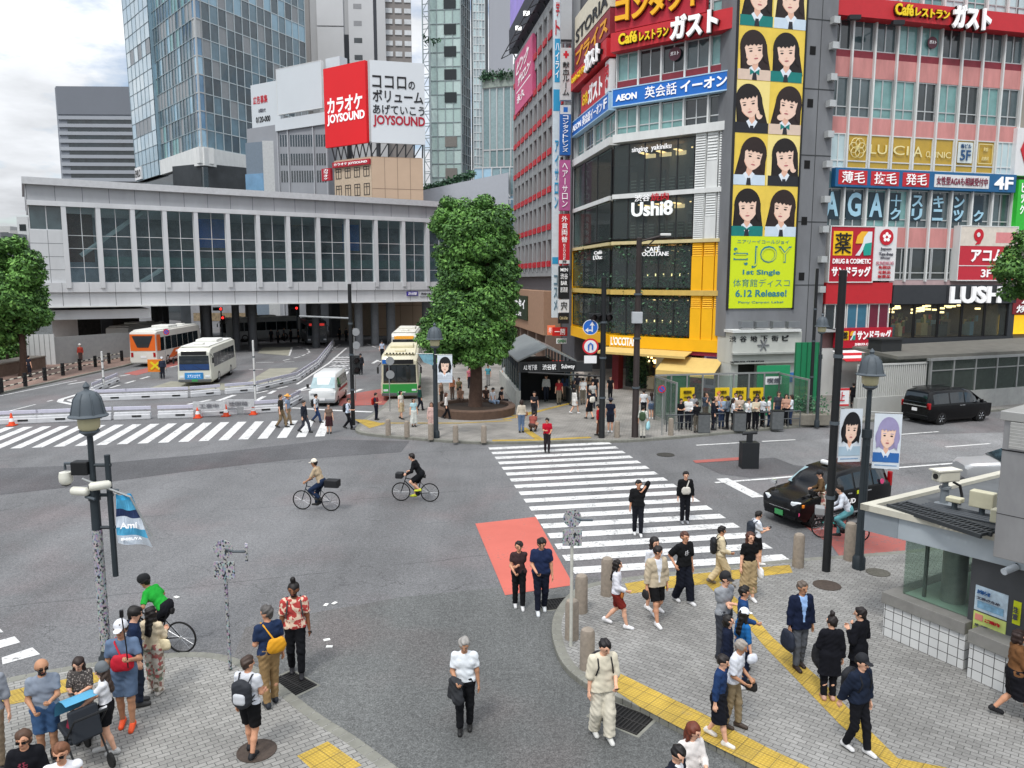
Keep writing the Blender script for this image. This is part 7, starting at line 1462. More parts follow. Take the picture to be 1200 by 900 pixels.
F_=Face((-.853,2.0),(0,-1));PKB=M('#d6487a',.5,var=0)
m=disc(Face((-.66,2.14),(.9,-.25)),0,.52,.09,.09,.02);mk('badge',m,PKB,t);m=disc(F_,3.55,1.18,.09,.09,.0);mk('badge',m,PKB,t);m=MB();text(m,F_,'UD',1.95,2.3,.62,.78,.0,0,.03,.01);mk('lettering',m,LETW,t);mk('door_sticker',MB().fbox(F_,2.35,2.75,.9,1.02,.0,.008),M('#c9d420',.5,var=0),t)
mk('roof_sign',MB().box((0,.05,1.80),(.55,.16,.14)),M('#d8dada',.4,var=0),t,bevel=.05)
rr_,ff=G(1082,500),G(1192,490);d_=(ff-rr_).normalized();t=vehicle('van','black people carrier van with tinted glass at the far right','van',rr_+d_*4.9+Vector((0,1,0)),rr_+Vector((0,1,0)));B=Body([(2.45,.4,.7,.8,.74,.95,.5),(2.3,.25,.85,1.0,.88,1.06,.6),(1.6,.22,.92,1.08,.94,1.2,.7),(.7,.22,.93,1.1,.94,1.82,.74),(0,.22,.93,1.1,.94,1.92,.76),(-1.8,.22,.93,1.1,.94,1.9,.76),(-2.3,.24,.92,1.1,.93,1.8,.74),(-2.45,.32,.86,1.05,.88,1.3,.76)])
mk('body',B.mesh(),CARBLK,t,smooth=38);mk('windscreen',quadpane([(-.82,1.5,1.25),(.82,1.5,1.25),(.68,.76,1.76),(-.68,.76,1.76)]),GLS,t);mk('rear_window',quadpane([(.72,-2.44,1.2),(-.72,-2.44,1.2),(-.68,-2.33,1.7),(.68,-2.33,1.7)]),GLS,t)
for sg in(-1,1):
 for a,b in((1.1,.2),(.1,-.9),(-1.0,-2.1)):mk('side_window',B.pane(b,a,.08,.85,sg),GLS,t)
 for y in(1.5,-1.5):arch(t,.9*sg,y,.34);wheel(t,.94*sg,y,.34,.22)
 mk('tail_lamp',MB().box((.82*sg,-2.38,1.05),(.2,.14,.34)),REDL,t,bevel=.03);mk('headlight',MB().box((.66*sg,2.3,.85),(.36,.16,.16)),HEAD,t,bevel=.03);mk('mirror',MB().box((1.06*sg,1.25,1.2),(.2,.1,.2)),CARBLK,t,bevel=.03)
 mk('door_handle',MB().box((.95*sg,.05,1.02),(.03,.2,.035)).box((.95*sg,-.15,1.02),(.03,.16,.035)),CHR,t)
mk('rear_trim',MB().box((0,-2.46,1.02),(1.5,.04,.05)),CHR,t);mk('number_plate',MB().box((0,-2.47,.8),(.33,.02,.165)),WHITE,t);mk('bumper',MB().box((0,-2.4,.45),(1.7,.16,.2)),CARBLK,t,bevel=.04);m=MB();m.tube([(.62,-2.0,1.93),(.62,.4,1.95)],.025,6);m.tube([(-.62,-2.0,1.93),(-.62,.4,1.95)],.025,6);mk('roof_rail',m,RUB,t)
f=G(378,477);t=vehicle('van','small white van with a red side stripe stopped before the far crossing','van',f,fromfront(f,177,4.6));B=Body([(2.3,.35,.78,.85,.8,.95,.62),(2.2,.24,.82,.98,.84,1.1,.7),(1.55,.22,.84,1.05,.85,1.72,.7),(1.2,.22,.84,1.05,.85,1.95,.70),(-1.8,.22,.84,1.05,.85,1.98,.70),(-2.3,.26,.84,1.05,.84,1.9,.7)])
mk('body',B.mesh(),CARWHT,t,smooth=38);mk('windscreen',quadpane([(-.76,2.14,1.14),(.76,2.14,1.14),(.66,1.5,1.74),(-.66,1.5,1.74)]),GLSP,t)
for sg in(-1,1):
 for a,b in((1.5,.5),(.4,-.8),(-.9,-2.1)):mk('side_window',B.pane(b,a,.08,.78,sg),GLS,t)
 for y in(1.45,-1.4):arch(t,.82*sg,y,.3);wheel(t,.85*sg,y,.3,.2)
 mk('headlight',MB().box((.6*sg,2.24,.78),(.3,.12,.2)),HEAD,t,bevel=.03);mk('mirror',MB().box((.98*sg,1.75,1.25),(.16,.08,.22)),RUB,t,bevel=.02);mk('side_stripe',MB().box((.853*sg,-.4,.9),(.006,3.2,.16)),M('#9c1f35',.5,var=0),t)
mk('bumper',MB().box((0,2.28,.42),(1.5,.1,.16)),M('#8f9294',.5),t,bevel=.03);mk('number_plate',MB().box((0,2.34,.5),(.33,.02,.165)),WHITE,t)
def bus(label,f,hd,L,body_hex,H_=3.0,W_=2.45,lower=None,band=None,dest=None,extra=None,roof='#d6d6d0',name='bus',front_glass=GLS):
 t=vehicle(name,label,'bus',f,fromfront(f,hd,L));bm_=M(body_hex,.4,0,.06,1,coat=.2);y1=L/2;w=W_/2
 B=Body([(y1,.35,w*.94,1.2,w*.95,H_-.35,w*.88),(y1-.18,.28,w,1.2,w,H_-.1,w*.94),(y1-.8,.28,w,1.2,w,H_,w*.95),(-y1+.5,.28,w,1.2,w,H_,w*.95),(-y1+.1,.28,w,1.2,w,H_-.1,w*.94),(-y1,.4,w*.96,1.2,w*.96,H_-.35,w*.9)])
 mk('body',B.mesh(),bm_,t,smooth=35)
 mk('roof',MB().box((0,0,H_+.02),(W_*.82,L-1.0,.08)),M(roof,.5,var=.08,scale=1.2),t,bevel=.03);mk('roof_unit',MB().box((0,-.6,H_+.16),(1.6,2.2,.22)).box((0,L*.3,H_+.12),(.7,.7,.14)),M(roof,.5,var=.1),t,bevel=.05)
 mk('windscreen',quadpane([(-w*.86,y1-.0,1.2),(w*.86,y1-.0,1.2),(w*.84,y1-.0,H_-.62),(-w*.84,y1-.0,H_-.62)],.02),front_glass,t)
 n_=max(4,int(L/1.5))
 for sg in(-1,1):
  for i in range(n_):a=y1-.9-(L-1.5)*i/n_;mk('side_window',B.pane(a-(L-1.5)/n_+.09,a,.10,.72,sg,0,.012,1),GLS,t)
  for y in(y1-2.3,-y1+2.4):arch(t,(w-.02)*sg,y,.46);wheel(t,(w+.0)*sg,y,.46,.25)
  mk('headlight',MB().box((w*.74*sg,y1+.0,.72),(.34,.06,.18)),HEAD,t,bevel=.03);mk('mirror',MB().tube([(w*.95*sg,y1-.1,H_-.5),(w*1.12*sg,y1+.2,H_-.7)],.03,6).box((w*1.12*sg,y1+.2,H_-.95),(.12,.1,.42)),RUB,t,bevel=.02)
  if lower:mk('lower_panel',MB().box(((w+.006)*sg,0,.72),(.012,L-1.2,.75)),M(lower,.4,var=.05),t)
 if lower:mk('front_panel',MB().box((0,y1+.012,.82),(W_*.9,.03,.6)),M(lower,.4,var=.05),t,bevel=.02)
 mk('destination_sign',MB().box((0,y1-.02,H_-.44),(W_*.72,.1,.28)),dest or BLACK,t);mk('bumper',MB().box((0,y1+.0,.45),(W_*.94,.14,.2)),M('#55585a',.6),t,bevel=.03);mk('number_plate',MB().box((0,y1+.08,.47),(.4,.02,.2)),M('#3c8a52',.5,var=0),t)
 m=MB();m.tube([(-.5,y1+.04,1.25),(.1,y1+.03,1.6)],.015,5);m.tube([(.6,y1+.04,1.25),(.9,y1+.03,1.6)],.015,5);mk('wiper',m,RUB,t)
 if extra:extra(t,y1,w,H_)
 return t
def gx(t,y,w,H_):
 F_=Face((w*.95,y+.02),(-1,0));
 mk('blue_badge',MB().box((w*.78,y-.0,H_-.42),(.3,.1,.26)),BLUE,t);m=MB()
 for i in range(9):m.box((-w*.7+i*w*.17,y-.35,H_+.08),(.1,.16,.08))
 mk('roof_fin',m,RUB,t)
 m=MB();text(m,Face((-w*.3,y+.05),(1,0)),'渋88',.0,.5,.52,.64,0);mk('lettering',m,LETW,t)
bus('green fronted city bus with a cream upper half at the stop left of the tree',G(469,470),174,10.2,'#cfc9b0',lower='#2f8f3f',extra=gx,roof='#cfc8ac')
bus('pale city bus with an amber destination sign behind the green one',G(474,428),176,9.5,'#c9c8c0',lower=None,dest=M('#c98a2a',.4,var=.4,scale=9,emit=.4),roof='#d4d2c8')
def wx(t,y,w,H_):
 mk('advert_panel',MB().box((.05,y+.02,.78),(1.3,.04,.5)),M('#2f86c4',.5,var=.4,scale=3),t);mk('blue_band',MB().box((0,y+.035,1.45),(w*1.7,.015,.42)),M('#24406e',.3,var=.2),t)
 m=MB();text(m,Face((-.5,y+.045),(1,0)),'アクエリアス',.1,1.0,.66,.9,0);mk('lettering',m,LETW,t)
bus('white city bus with a blue advert panel under its windscreen',G(229,453),171,9.2,'#d0d0c4',extra=wx,H_=2.9)
def ox(t,y,w,H_):
 OR=M('#d8641c',.4,var=.06);L=y
 for sg in(-1,1):
  F_=Face(((w+.008)*sg,0),(0,sg));m=MB();m.fpoly(F_,[(-L*.55,.6),(-L*.1,.55),(L*.35,1.35),(-L*.3,1.35)],.0,.01);m.fpoly(F_,[(-L*.985,1.45),(-L*.985,H_-.35),(-L*.86,H_-.35),(-L*.86,1.45)],.0,.02);mk('orange_panel',m,OR,t)
  m=MB();text(m,F_,'AIRPORT',-L*.25,L*.1,1.0,1.2,.012);mk('lettering',m,LETW,t)
 F_=Face((0,-y-.004),(1,0));mk('orange_panel',MB().fbox(F_,-w*.9,w*.9,1.45,H_-.3,0,.02),OR,t);mk('rear_window',MB().fpoly(F_,[(-w*.75,H_-.45),(-w*.4,1.75),(w*.4,1.75),(w*.75,H_-.45)][::-1],.02,.04),GLS,t)
 mk('tail_lamp',MB().fbox(F_,w*.72,w*.88,.9,1.3,0,.03).fbox(F_,-w*.88,-w*.72,.9,1.3,0,.03),REDL,t);mk('rear_plate',MB().fbox(F_,-.25,.25,.8,1.0,0,.02),WHITE,t)
def away(u,v,hd,L):r0=G(u,v);return r0+Vector((math.sin(R(hd)),math.cos(R(hd)),0))*L
bus('white and orange airport coach leaving under the bridge',away(169,430,-3,11.5),-3,11.5,'#cfcdc4',H_=3.25,extra=ox)
bus('white coach half hidden beside the orange one',away(139,417,-3,10.5),-3,10.5,'#c9c9c4',H_=3.0)
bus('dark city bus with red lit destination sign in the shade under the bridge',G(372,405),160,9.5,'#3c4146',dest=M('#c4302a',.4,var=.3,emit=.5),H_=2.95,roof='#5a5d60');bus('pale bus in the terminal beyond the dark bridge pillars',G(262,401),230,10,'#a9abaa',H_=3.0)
f=G(1123,566);t=vehicle('car','silver car half hidden behind the booth roof at right','car',f,fromfront(f,-80,4.2));B=Body([(2.1,.35,.7,.7,.72,.8,.5),(1.9,.22,.82,.85,.84,.92,.6),(1.0,.2,.84,.92,.85,1.02,.68),(.2,.2,.84,.94,.85,1.42,.6),(-1.2,.2,.84,.95,.85,1.44,.58),(-2.0,.25,.82,.95,.82,1.0,.66)]);mk('body',B.mesh(),M('#a9abac',.3,.3,.05,2),t,smooth=38);mk('windscreen',quadpane([(-.7,.95,1.05),(.7,.95,1.05),(.56,.25,1.38),(-.56,.25,1.38)]),GLS,t)
for sg in(-1,1):
 mk('side_window',B.pane(-1.3,.3,.1,.85,sg),GLS,t)
 for y in(1.3,-1.25):wheel(t,.85*sg,y,.3,.2)
def bicycle(label,P0,hd,frame='#1c1d20',name='bicycle',basket=None,wr=.34,saddle=.92):
 t=thing(name,label,'bicycle',P0,-R(hd));fm=M(frame,.35,.3,.05,4);A,Fx,BB,ST,HD=Vector((0,-.5,wr)),Vector((0,.54,wr)),Vector((0,-.06,.28)),Vector((0,-.2,saddle-.06)),Vector((0,.36,.84))
 m=MB()
 for a,b,q in((BB,ST,.018),(BB,HD-Vector((0,-.02,.12)),.021),(ST-Vector((0,-.03,.12)),HD,.018),(A,BB,.012),(A,ST-Vector((0,-.02,.16)),.010),(HD,Fx,.016),(HD,HD+Vector((0,-.03,.14)),.017)):m.tube([a,b],q,8)
 mk('frame',m,fm,t);m=MB();h=HD+Vector((0,-.02,.15));m.tube([h+Vector((-.27,-.1,.02)),h+Vector((-.18,.02,0)),h,h+Vector((.18,.02,0)),h+Vector((.27,-.1,.02))],.013,6);mk('handlebar',m,RUB,t)
 mk('saddle',MB().tube([(0,-.36,saddle),(0,-.2,saddle+.01),(0,-.06,saddle)],[.07,.05,.02],8),RUB,t,smooth=50)
 for c in(A,Fx):
  w=mk('wheel',MB().tube([c+Vector((-.04,0,0)),c+Vector((.04,0,0))],.025,8),CHR,t);ring=[c+Vector((0,math.cos(a),math.sin(a)))*(wr-.02)for a in[2*math.pi*i/28 for i in range(28)]];mk('tyre',MB().tube(ring,.021,8,closed=True),TYRE,w,smooth=60);m=MB()
  for i in range(14):a=2*math.pi*i/14;m.tube([c+Vector((.02*(-1)**i,0,0)),c+Vector((0,math.cos(a),math.sin(a)))*(wr-.03)],.0035,4)
  mk('rim',m,CHR,w)
 m=MB();m.tube([BB+Vector((-.06,0,0)),BB+Vector((.06,0,0))],.02,6);m.tube([BB+Vector((.06,0,0)),BB+Vector((.07,.11,-.13))],.012,6);m.tube([BB+Vector((-.06,0,0)),BB+Vector((-.07,-.11,.13))],.012,6);m.box(BB+Vector((.12,.11,-.13)),(.1,.08,.02));m.box(BB+Vector((-.12,-.11,.13)),(.1,.08,.02));m.tube([BB+Vector((.035,0,0)),BB+Vector((.045,0,0))],.09,14);mk('crank',m,RUB,t)
 if basket:
  m=MB()
  if basket=='rear':m.box((0,-.58,.98),(.36,.46,.24));m.box((0,-.55,.84),(.14,.5,.03))
  elif basket=='front':m.box((0,.58,.94),(.30,.26,.20))
  else:m.box((0,.62,.86),(.36,.28,.24));m.box((0,.6,.70),(.1,.2,.08))
  mk('carrier_box' if basket=='rear' else 'basket',m,M('#191a1d',.7)if basket!='big' else M('#8d8f90',.5),t,bevel=.03)
 return t
def rider(label,P0,hd,lean,**kw):
 bz=1.0
 return person(0,0,0,hd,label,at=P0,hip=(0,-.2,.98),feet=((-.1,-.14,.47),(.1,.06,.22)),hands=(kw.pop('hl',(-.24,.28,1.04)),(.24,.28,1.04)),lean=lean,hgt=1.735,z0=0,hp=-.1-lean*.35,**kw)
p0=(G(352,601)+G(391,595))/2;hd=-80
bicycle('dark city bicycle with a black box on its rear carrier',p0,hd,'#24303a',basket='rear');rider('man in beige tee and pale cap cycling left across the junction',p0,hd,.42,t='#a8967c',bc='#1f2c44',h='short',hat='cap',hatc='#d8d0c0',sh='#2a2a2a',skin='tan',sl=.9)
p0=(G(471,589)+G(504,586))/2;hd=-84
bicycle('slim black road bicycle with a small front bag',p0,hd,'#131417',basket='front');rider('man in black top and shorts cycling behind the other rider',p0,hd,.55,t='#121316',b='shorts',bc='#16171b',h='short',sh='#c9d03a',skin='pale',sl=1.9)
p0=(G(214,757)+G(160,770))/2;hd=-82
bicycle('black bicycle ridden by the cyclist in green, behind the waiting people',p0,hd,'#141518',wr=.35);rider('cyclist in bright green tee and black helmet behind the waiting people',p0,hd,.75,t='#2aa83c',b='shorts',bc='#1c1d22',h='short',hat='helmet',hatc='#17181b',skin='tan',sl=.85)
p0=(G(966,640)+G(1006,628))/2;bicycle('grey shopping bicycle with a front basket behind the dark pole',p0+Vector((0,.1,0)),-70,'#5a5d60',basket='big',wr=.3,saddle=.82);rider('person in white shirt astride the shopping bicycle by the lamp',p0+Vector((0,.1,-.06)),-70,.5,t='#c9ced6',bc='#5f9aa0',h='short',sh='#222',sl=1.9)
p0=(G(945,628)+G(985,618))/2+Vector((.1,.5,0));hd=-75;t=thing('kick_scooter','teal stand up electric scooter between the bollard and dark pole','scooter',p0,-R(hd));TL=M('#2f9a90',.4,var=.05)
mk('deck',MB().box((0,-.05,.16),(.18,.8,.05)),TL,t,bevel=.015);mk('stem',MB().tube([(0,.42,.2),(0,.34,1.1)],.03,8),M('#a9c4c4',.4),t);mk('handlebar',MB().tube([(-.25,.32,1.1),(.25,.32,1.1)],.017,6),RUB,t);mk('front_cover',MB().tube([(0,.46,.12),(0,.42,.45)],[.09,.05],8),TL,t,smooth=40)
for y in(-.5,.5):mk('wheel',MB().tube([(-.04,y,.13),(.04,y,.13)],.13,18),TYRE,t)
P(0,0,0,hd,'rider in brown jacket and pale patterned skirt on the teal scooter',at=p0+Vector((0,0,.19)),hgt=1.62,t='#5a4630',b='skirt',bpat='floral',h='short',hat='cap',hatc='#1b1c20',hands=((-.23,.34,1.06),(.23,.34,1.06)),feet=((-.06,-.2,.085),(.06,.1,.085)),sl=1.9,fem=True,lean=.15)
POLE=M('#2b3338',.55,.2,.15,4);POLEK=M('#17191b',.55,.2,.2,4);BRN=M('#2e2624',.6,.1,.2,4);LGREY=M('#4d555b',.6,.1,.15,3);GLOBE=M('#b9b28e',.4,var=.05);STONE=M('#8a8074',.9,var=.22,scale=9,bump=.3);STEEL=M('#9a9c9b',.4,.5,.15,4,streak=.3);CLG=glass('#e4eeea',.82)
def stickers(name):
 def b(nt,bs):
  n=N(nt);v=n.map((1,1,.7));c=n.voro(38,v,'F1','Color');s=nt.nodes.new('ShaderNodeSeparateColor');n.lk(c,s.inputs[0]);hs=nt.nodes.new('ShaderNodeHueSaturation');n.lk(c,hs.inputs['Color']);hs.inputs['Saturation'].default_value=.4;hs.inputs['Value'].default_value=.42
  n.lk(n.mix(n.rng(s.outputs[2],.45,.5,0,1),n.mix(n.rng(s.outputs[0],.4,.45,0,1),(.025,.03,.035),(.36,.36,.34)),hs.outputs[0]),bs.inputs['Base Color'])
 return nodemat(name,b,.5)
STK=stickers('sticker_layers')
def street_lamp(label,base,v_top,scale=1.0,sticker=0.0,r0=.095,group=None):
 """base: ground point; v_top: row of the photograph where the finial ends"""
 u=600;zt=None
 d=base.y;zt=AT(600,v_top,d).z
 t=thing('street_lamp',label,'street lamp',base,group=group);h=zt-base.z;s=scale
 zb=h-.78*s
 m=MB();m.lathe([(r0*1.5,0),(r0*1.5,.3),(r0*1.1,.36),(r0,.4),(r0*.9,h*.62)],n=14);m.lathe([(r0*.62,h*.62),(r0*.55,zb-.2*s)],n=12);m.lathe([(r0*1.15,h*.62-.1),(r0*1.15,h*.62+.12)],n=14);mk('pole',m,POLE,t,smooth=40)
 if sticker:mk('sticker_band',MB().lathe([(r0*1.02,.45),(r0*.99,sticker)],n=16),STK,t,smooth=40)
 mk('globe',MB().lathe([(.17*s,zb-.3*s),(.22*s,zb-.24*s),(.23*s,zb-.02*s),(.2*s,zb+.05*s)],n=16),GLOBE,t,smooth=50)
 mk('lamp_shade',MB().lathe([(a_*s,zb+b_*.78*s)for a_,b_ in((.40,0),(.41,.03),(.35,.09),(.32,.3),(.28,.52),(.19,.68),(.06,.76),(.05,.80),(.075,.86),(.05,.92),(.005,1.0))],n=20),LGREY,t,smooth=32)
 m=MB()
 for k in range(8):a=k*math.pi/4;m.tube([(math.cos(a)*q*s,math.sin(a)*q*s,zb+z*.78*s)for q,z in((.36,.09),(.325,.3),(.285,.52),(.195,.68))],.012*s,4)
 m.tube([(-.19*s,0,zb-.35*s),(-.19*s,0,zb)],.02*s,5);m.tube([(.19*s,0,zb-.35*s),(.19*s,0,zb)],.02*s,5);m.lathe([(.1*s,zb-.42*s),(.21*s,zb-.34*s),(.2*s,zb-.3*s)],n=14);mk('cage_rib',m,LGREY,t);return t,h,zb
b0=G(126,786,.12);t,h,zb=street_lamp('large bell shaped street lamp with a sticker covered post at the near left corner',b0,447,.86,2.9)
zv=lambda v:AT(600,v,b0.y).z-.12
m=MB();m.tube([(.30,0,zv(675)),(.30,0,zv(533))],.055,8);
for v in(580,618,545):m.tube([(0,0,zv(v)),(.36,0,zv(v))],.035,6)
mk('side_rail',m,POLE,t,smooth=40);m=MB();m.box((-.2,0,zv(548)),(.32,.22,.26));mk('equipment_box',m,POLEK,t,bevel=.02)
def camera_on(label,loc,kind,rz=0.0):
 t=thing('security_camera',label,'camera',loc,rz)
 if kind=='dome':mk('dome',MB().lathe([(.03,.14),(.11,.13),(.125,.04),(.12,-.05),(.075,-.11),(.02,-.13)],n=16),M('#d3d2c6',.4,var=.05),t,smooth=50);mk('lens_ring',MB().lathe([(.085,-.115),(.04,-.14),(.01,-.15)],n=14),BLACK,t);mk('bracket',MB().tube([(0,0,.18),(0,0,.3),(.35,0,.3)],.03,6),LGREY,t)
 else:mk('housing',MB().tube([(-.2,0,0),(-.16,0,0),(.14,0,.0),(.18,0,0)],[.05,.085,.085,.05],12),M('#d3d2c6',.4,var=.05),t,smooth=50);mk('bracket',MB().tube([(.1,0,-.1),(.3,0,-.14)],.03,6),LGREY,t);mk('lens',MB().tube([(-.21,0,0),(-.19,0,0)],.035,10),BLACK,t)
camera_on('white dome camera hanging left of the sticker covered lamp',b0+Vector((-.52,0,zv(561))),'dome');camera_on('white tube camera on the sticker covered lamp',b0+Vector((-.2,-.1,zv(574))),'tube',-.2);camera_on('small white dome camera right of the sticker covered lamp',b0+Vector((.2,-.12,zv(567))),'tube',.6)
def banner(label,base,z0,z1,w,F,printer,arm=True,gap=.12):
 t=thing('lamp_banner',label,'banner',base);m=MB();m.tube([F.pt(-gap,z1+.03),F.pt(w if gap or w<.63 and w!=.62 else .1,z1+.03)],.018,6);mk('rod',m,STEEL,t,True)
 printer(t,F,0,w,z0,z1);return t
def blueflag(t,F,a,b,z0,z1):
 m=MB();H_=z1-z0;ks=10;cols=[(0,.18,2),(.18,.34,1),(.34,.55,2),(.55,.7,0),(.7,.9,1),(.9,1,3)]
 for i in range(ks):
  for y0,y1,c in cols:
   f=lambda q,y:F.pt(a+(b-a)*q*(1-.55*y),z0+H_*y-.12*q*(1-y),.06*math.sin(q*7+y*5));q0,q1=i/ks,(i+1)/ks
   m.add([f(q0,y0),f(q1,y0),f(q1,y1),f(q0,y1)],[(0,1,2,3)],c)
 mk('cloth',m,[M('#1f2f55',.8,var=.05),M('#4d9fc4',.8,var=.08),M('#c3ccd6',.8,var=.05),M('#3aa0d0',.8,var=.05)],t,True);m=MB();text(m,F,'Ami',a+.08,a+.38,z0+H_*.32,z0+H_*.44,.075,0);text(m,F,'SHIBUYA',a+.08,a+.45,z0+H_*.07,z0+H_*.12,.075,0);mk('lettering',m,LETW,t,True);mk('slanting_rod',MB().tube([F.pt(a-.55,z1+.35,0),F.pt(a+(b-a)*.45,z1-.05,.02),F.pt(b,z0+.1,.03)],.022,6),STEEL,t,True)
Fb=Face((b0.x+.42,b0.y-.05),(1,.2));banner('blue and white wind bent banner on the sticker covered lamp',Fb.pt(0,2),zv(628),zv(572),.62,Fb,blueflag,gap=.0)
def face_banner(hair,cloth):
 def pr(t,F,a,b,z0,z1):
  m=MB();mats=[SKIN_P,hair,hair]+[cloth]*4+[SHIRT,LIP,EYE,cloth,SKIN_SHADE,M('#d3dbe2',.7,var=.05),M('#c3d7e6',.7,var=.05)]
  mk('cloth',MB().fbox(F,a,b,z0,z1,-.012,0),M('#cfd8e0',.8,var=.04),t,True);portrait(m,a+.003,z0+(z1-z0)*.12,b-a-.006,(z1-z0)*.87,4,rnd(3),F,.001);mk('print',m,mats,t,True);mk('caption_band',MB().fbox(F,a+.06,b-.06,z0+(z1-z0)*.05,z0+(z1-z0)*.07,0,.004),M('#7f9cbc',.6,var=.3,scale=20),t,True)
 return pr
b1=G(1006,666,.12);t,h,zb=street_lamp('bell street lamp with two portrait banners at the near right corner',b1,408,.9,0,.11);z1v=lambda v:AT(600,v,b1.y).z-.12
m=MB();m.tube([(-.02,-.16,0),(-.02,-.16,z1v(520))],.04,6);mk('side_conduit',m,POLE,t)
F1=Face((b1.x-.75,b1.y-.06),(1,.12));banner('white banner with a dark haired face left of the right lamp',F1.pt(0,3),z1v(541)+.12,z1v(479)+.12,.62,F1,face_banner(M('#16161a',.6,var=.2),M('#a9c0d0',.7)),gap=-.0)
F2=Face((b1.x+.16,b1.y-.04),(1,-.25));banner('blue banner with a lilac haired face right of the right lamp',F2.pt(0,3),z1v(548)+.12,z1v(484)+.12,.66,F2,face_banner(M('#9a93b8',.6,var=.15),M('#2f66a8',.7)),gap=.1)
b2=G(511,513,.12);t,h,zb=street_lamp('bell street lamp with a poster banner beside the big tree',b2,378,1.05,0,.12);z2v=lambda v:AT(600,v,b2.y).z;F3_=Face((b2.x+.12,b2.y-.1),(1,.0));banner('white poster banner with a dark haired face by the big tree',F3_.pt(0,3),z2v(448),z2v(416),.72,F3_,face_banner(M('#16161a',.6,var=.2),M('#b9c0c8',.7)))
F4_=Face((b2.x-.78,b2.y-.1),(1,.0));banner('small teal banner with folded corner left of the tree lamp',F4_.pt(0,3),z2v(428),z2v(415),.7,F4_,lambda t,F,a,b,z0,z1:mk('cloth',MB().fpoly(F,[(a,z1),(b,z1),(b,z0),(a+.25,z0+.15)],-.01,.01),M('#6f9aa8',.7,var=.4,scale=5),t,True))
b3=G(957,500,.12);street_lamp('slim bell street lamp far behind the tall black pole',b3,367,.9,0,.09)
def pole(label,u,v,vt,r0,mat,taper=.8,name='utility_pole',arms=()):
 b=G(u,v,.12);z=lambda q:AT(600,q,b.y).z-.12;t=thing(name,label,'pole',b);mk('shaft',MB().lathe([(r0*1.05,0),(r0,.02),(r0*taper,z(vt)),(r0*.5,z(vt)+.02)],n=14),mat,t,smooth=40);m=MB()
 for q in(.25,.5,.72):m.lathe([(r0*1.16,z(vt)*q),(r0*1.16,z(vt)*q+.09)],n=14)
 mk('band_clamp',m,LGREY,t,smooth=40);return t,z,b
t,z,b=pole('tall black pole in front of the right bell lamp',968,669,317,.105,POLEK,.92);m=MB()
t,z,b=pole('thick black signal pole beside the yellow shop, carrying round traffic signs',705,513,325,.15,POLEK,.8);m=MB();m.tube([(-.0,0,z(441)),(-3.6,.5,z(438))],.05,6);m.tube([(0,0,z(402)),(-.9,0,z(402))],.03,6);mk('arm',m,POLEK,t)
t,z,b=pole('tall brown pole with a street light arm and signal',744,512,279,.17,BRN,.75);m=MB();m.tube([(0,0,z(283)),(.5,0,z(280)),(1.3,0,z(275))],.06,6);m.tube([(0,0,z(298)),(.8,0,z(279))],.035,6);mk('arm',m,BRN,t);mk('lamp_head',MB().box((1.25,0,z(275)),(.5,.22,.12)),M('#cfd0cc',.4),t,bevel=.03);m=MB();m.box((-.05,-.16,z(372)),(.5,.3,.55));mk('control_box',m,M('#a9adb0',.5),t,bevel=.02)
def signal(label,base,F_,w,lit=None,ped=False):
 t=thing('traffic_signal',label,'traffic light',base);s=1
 mk('housing',MB().fbox(F_,0,w,-.2,.2,-.12,.12)if not ped else MB().fbox(F_,-.2,.2,-.5,.5,-.12,.12),M('#2a2c2d',.5),t,True)
 for i in range(3 if not ped else 2):
  c=(F_.pt(w*(i+.5)/3,0,.12)if not ped else F_.pt(0,.25-.5*i,.12));m=MB();m.tube([c,c+F_.n*.03],.14,14);mk('lens',m,M('#d8201c',.3,var=0,emit=4.0)if lit==i else M('#2a1c1c',.3,var=0),t,True)
  mk('visor',MB().tube([c,c+F_.n*.2],.155,14,cap=False),BLACK,t,True)
 return t
class FaceZ(Face):
 def __init__(F,o,d):Face.__init__(F,(o[0],o[1]),d);F.p=Vector(o)
signal('dark three lens traffic light on the brown pole, facing left',b+Vector((-2.6,-.2,z(375))),FaceZ(b+Vector((-2.4,-.2,z(375)+.12)),(1,.3)),1.2);bq=b
t,z,b=pole('thin black pole at the edge of the far crossing',414,498,333,.11,POLEK,.85);m=MB();m.tube([(0,0,z(373)),(-3.2,2,z(372.5))],.05,6);mk('arm',m,STEEL,t);signal('small pedestrian light on the thin black pole',b+Vector((.22,-.1,z(430))),FaceZ(b+Vector((.25,-.1,z(430)+.12)),(1,.4)),0,None,True)
t,z,b=pole('thin dark pole beside the green hoarding',949,484,315,.10,POLEK,.85);m=MB();m.tube([(0,0,z(382)),(1.2,0,z(386))],.04,6);mk('arm',m,POLEK,t)
t,z,b=pole('white thin pole standing among the road barriers',299.5,470,399,.06,M('#c9c9c6',.5),1.0,'marker_pole');t,z,b=pole('white leaning marker pole on the left roadway',122,454,412,.07,M('#c9c9c6',.5),1.0,'marker_pole');t,z,b=pole('thin grey pole by the white hoarding',35,425,377,.06,LGREY,1.0,'marker_pole')
for u,v,vt,lit in((261,404,362,0),(349,398,361,0)):
 b=G(u,v,0);zq=AT(600,vt,b.y).z;t=thing('signal_pole','grey signal pole under the walkway edge'+(' beside the white bus' if u<300 else ' near the dark bus'),'pole',b);mk('shaft',MB().tube([(0,0,0),(0,0,zq)],.09,8),LGREY,t);signal('red lit traffic light '+('on the pole beyond the white bus' if u<300 else 'hanging under the walkway near the dark bus'),b+Vector((0,0,zq)),FaceZ(b+Vector((-.9,-.15,zq)),(1,.2)),1.1,2)
 if u<300:signal('lower red pedestrian light on the pole beyond the white bus',b+Vector((0,0,zq-1.3)),FaceZ(b+Vector((.25,-.15,zq-1.3)),(1,.2)),0,0,True)
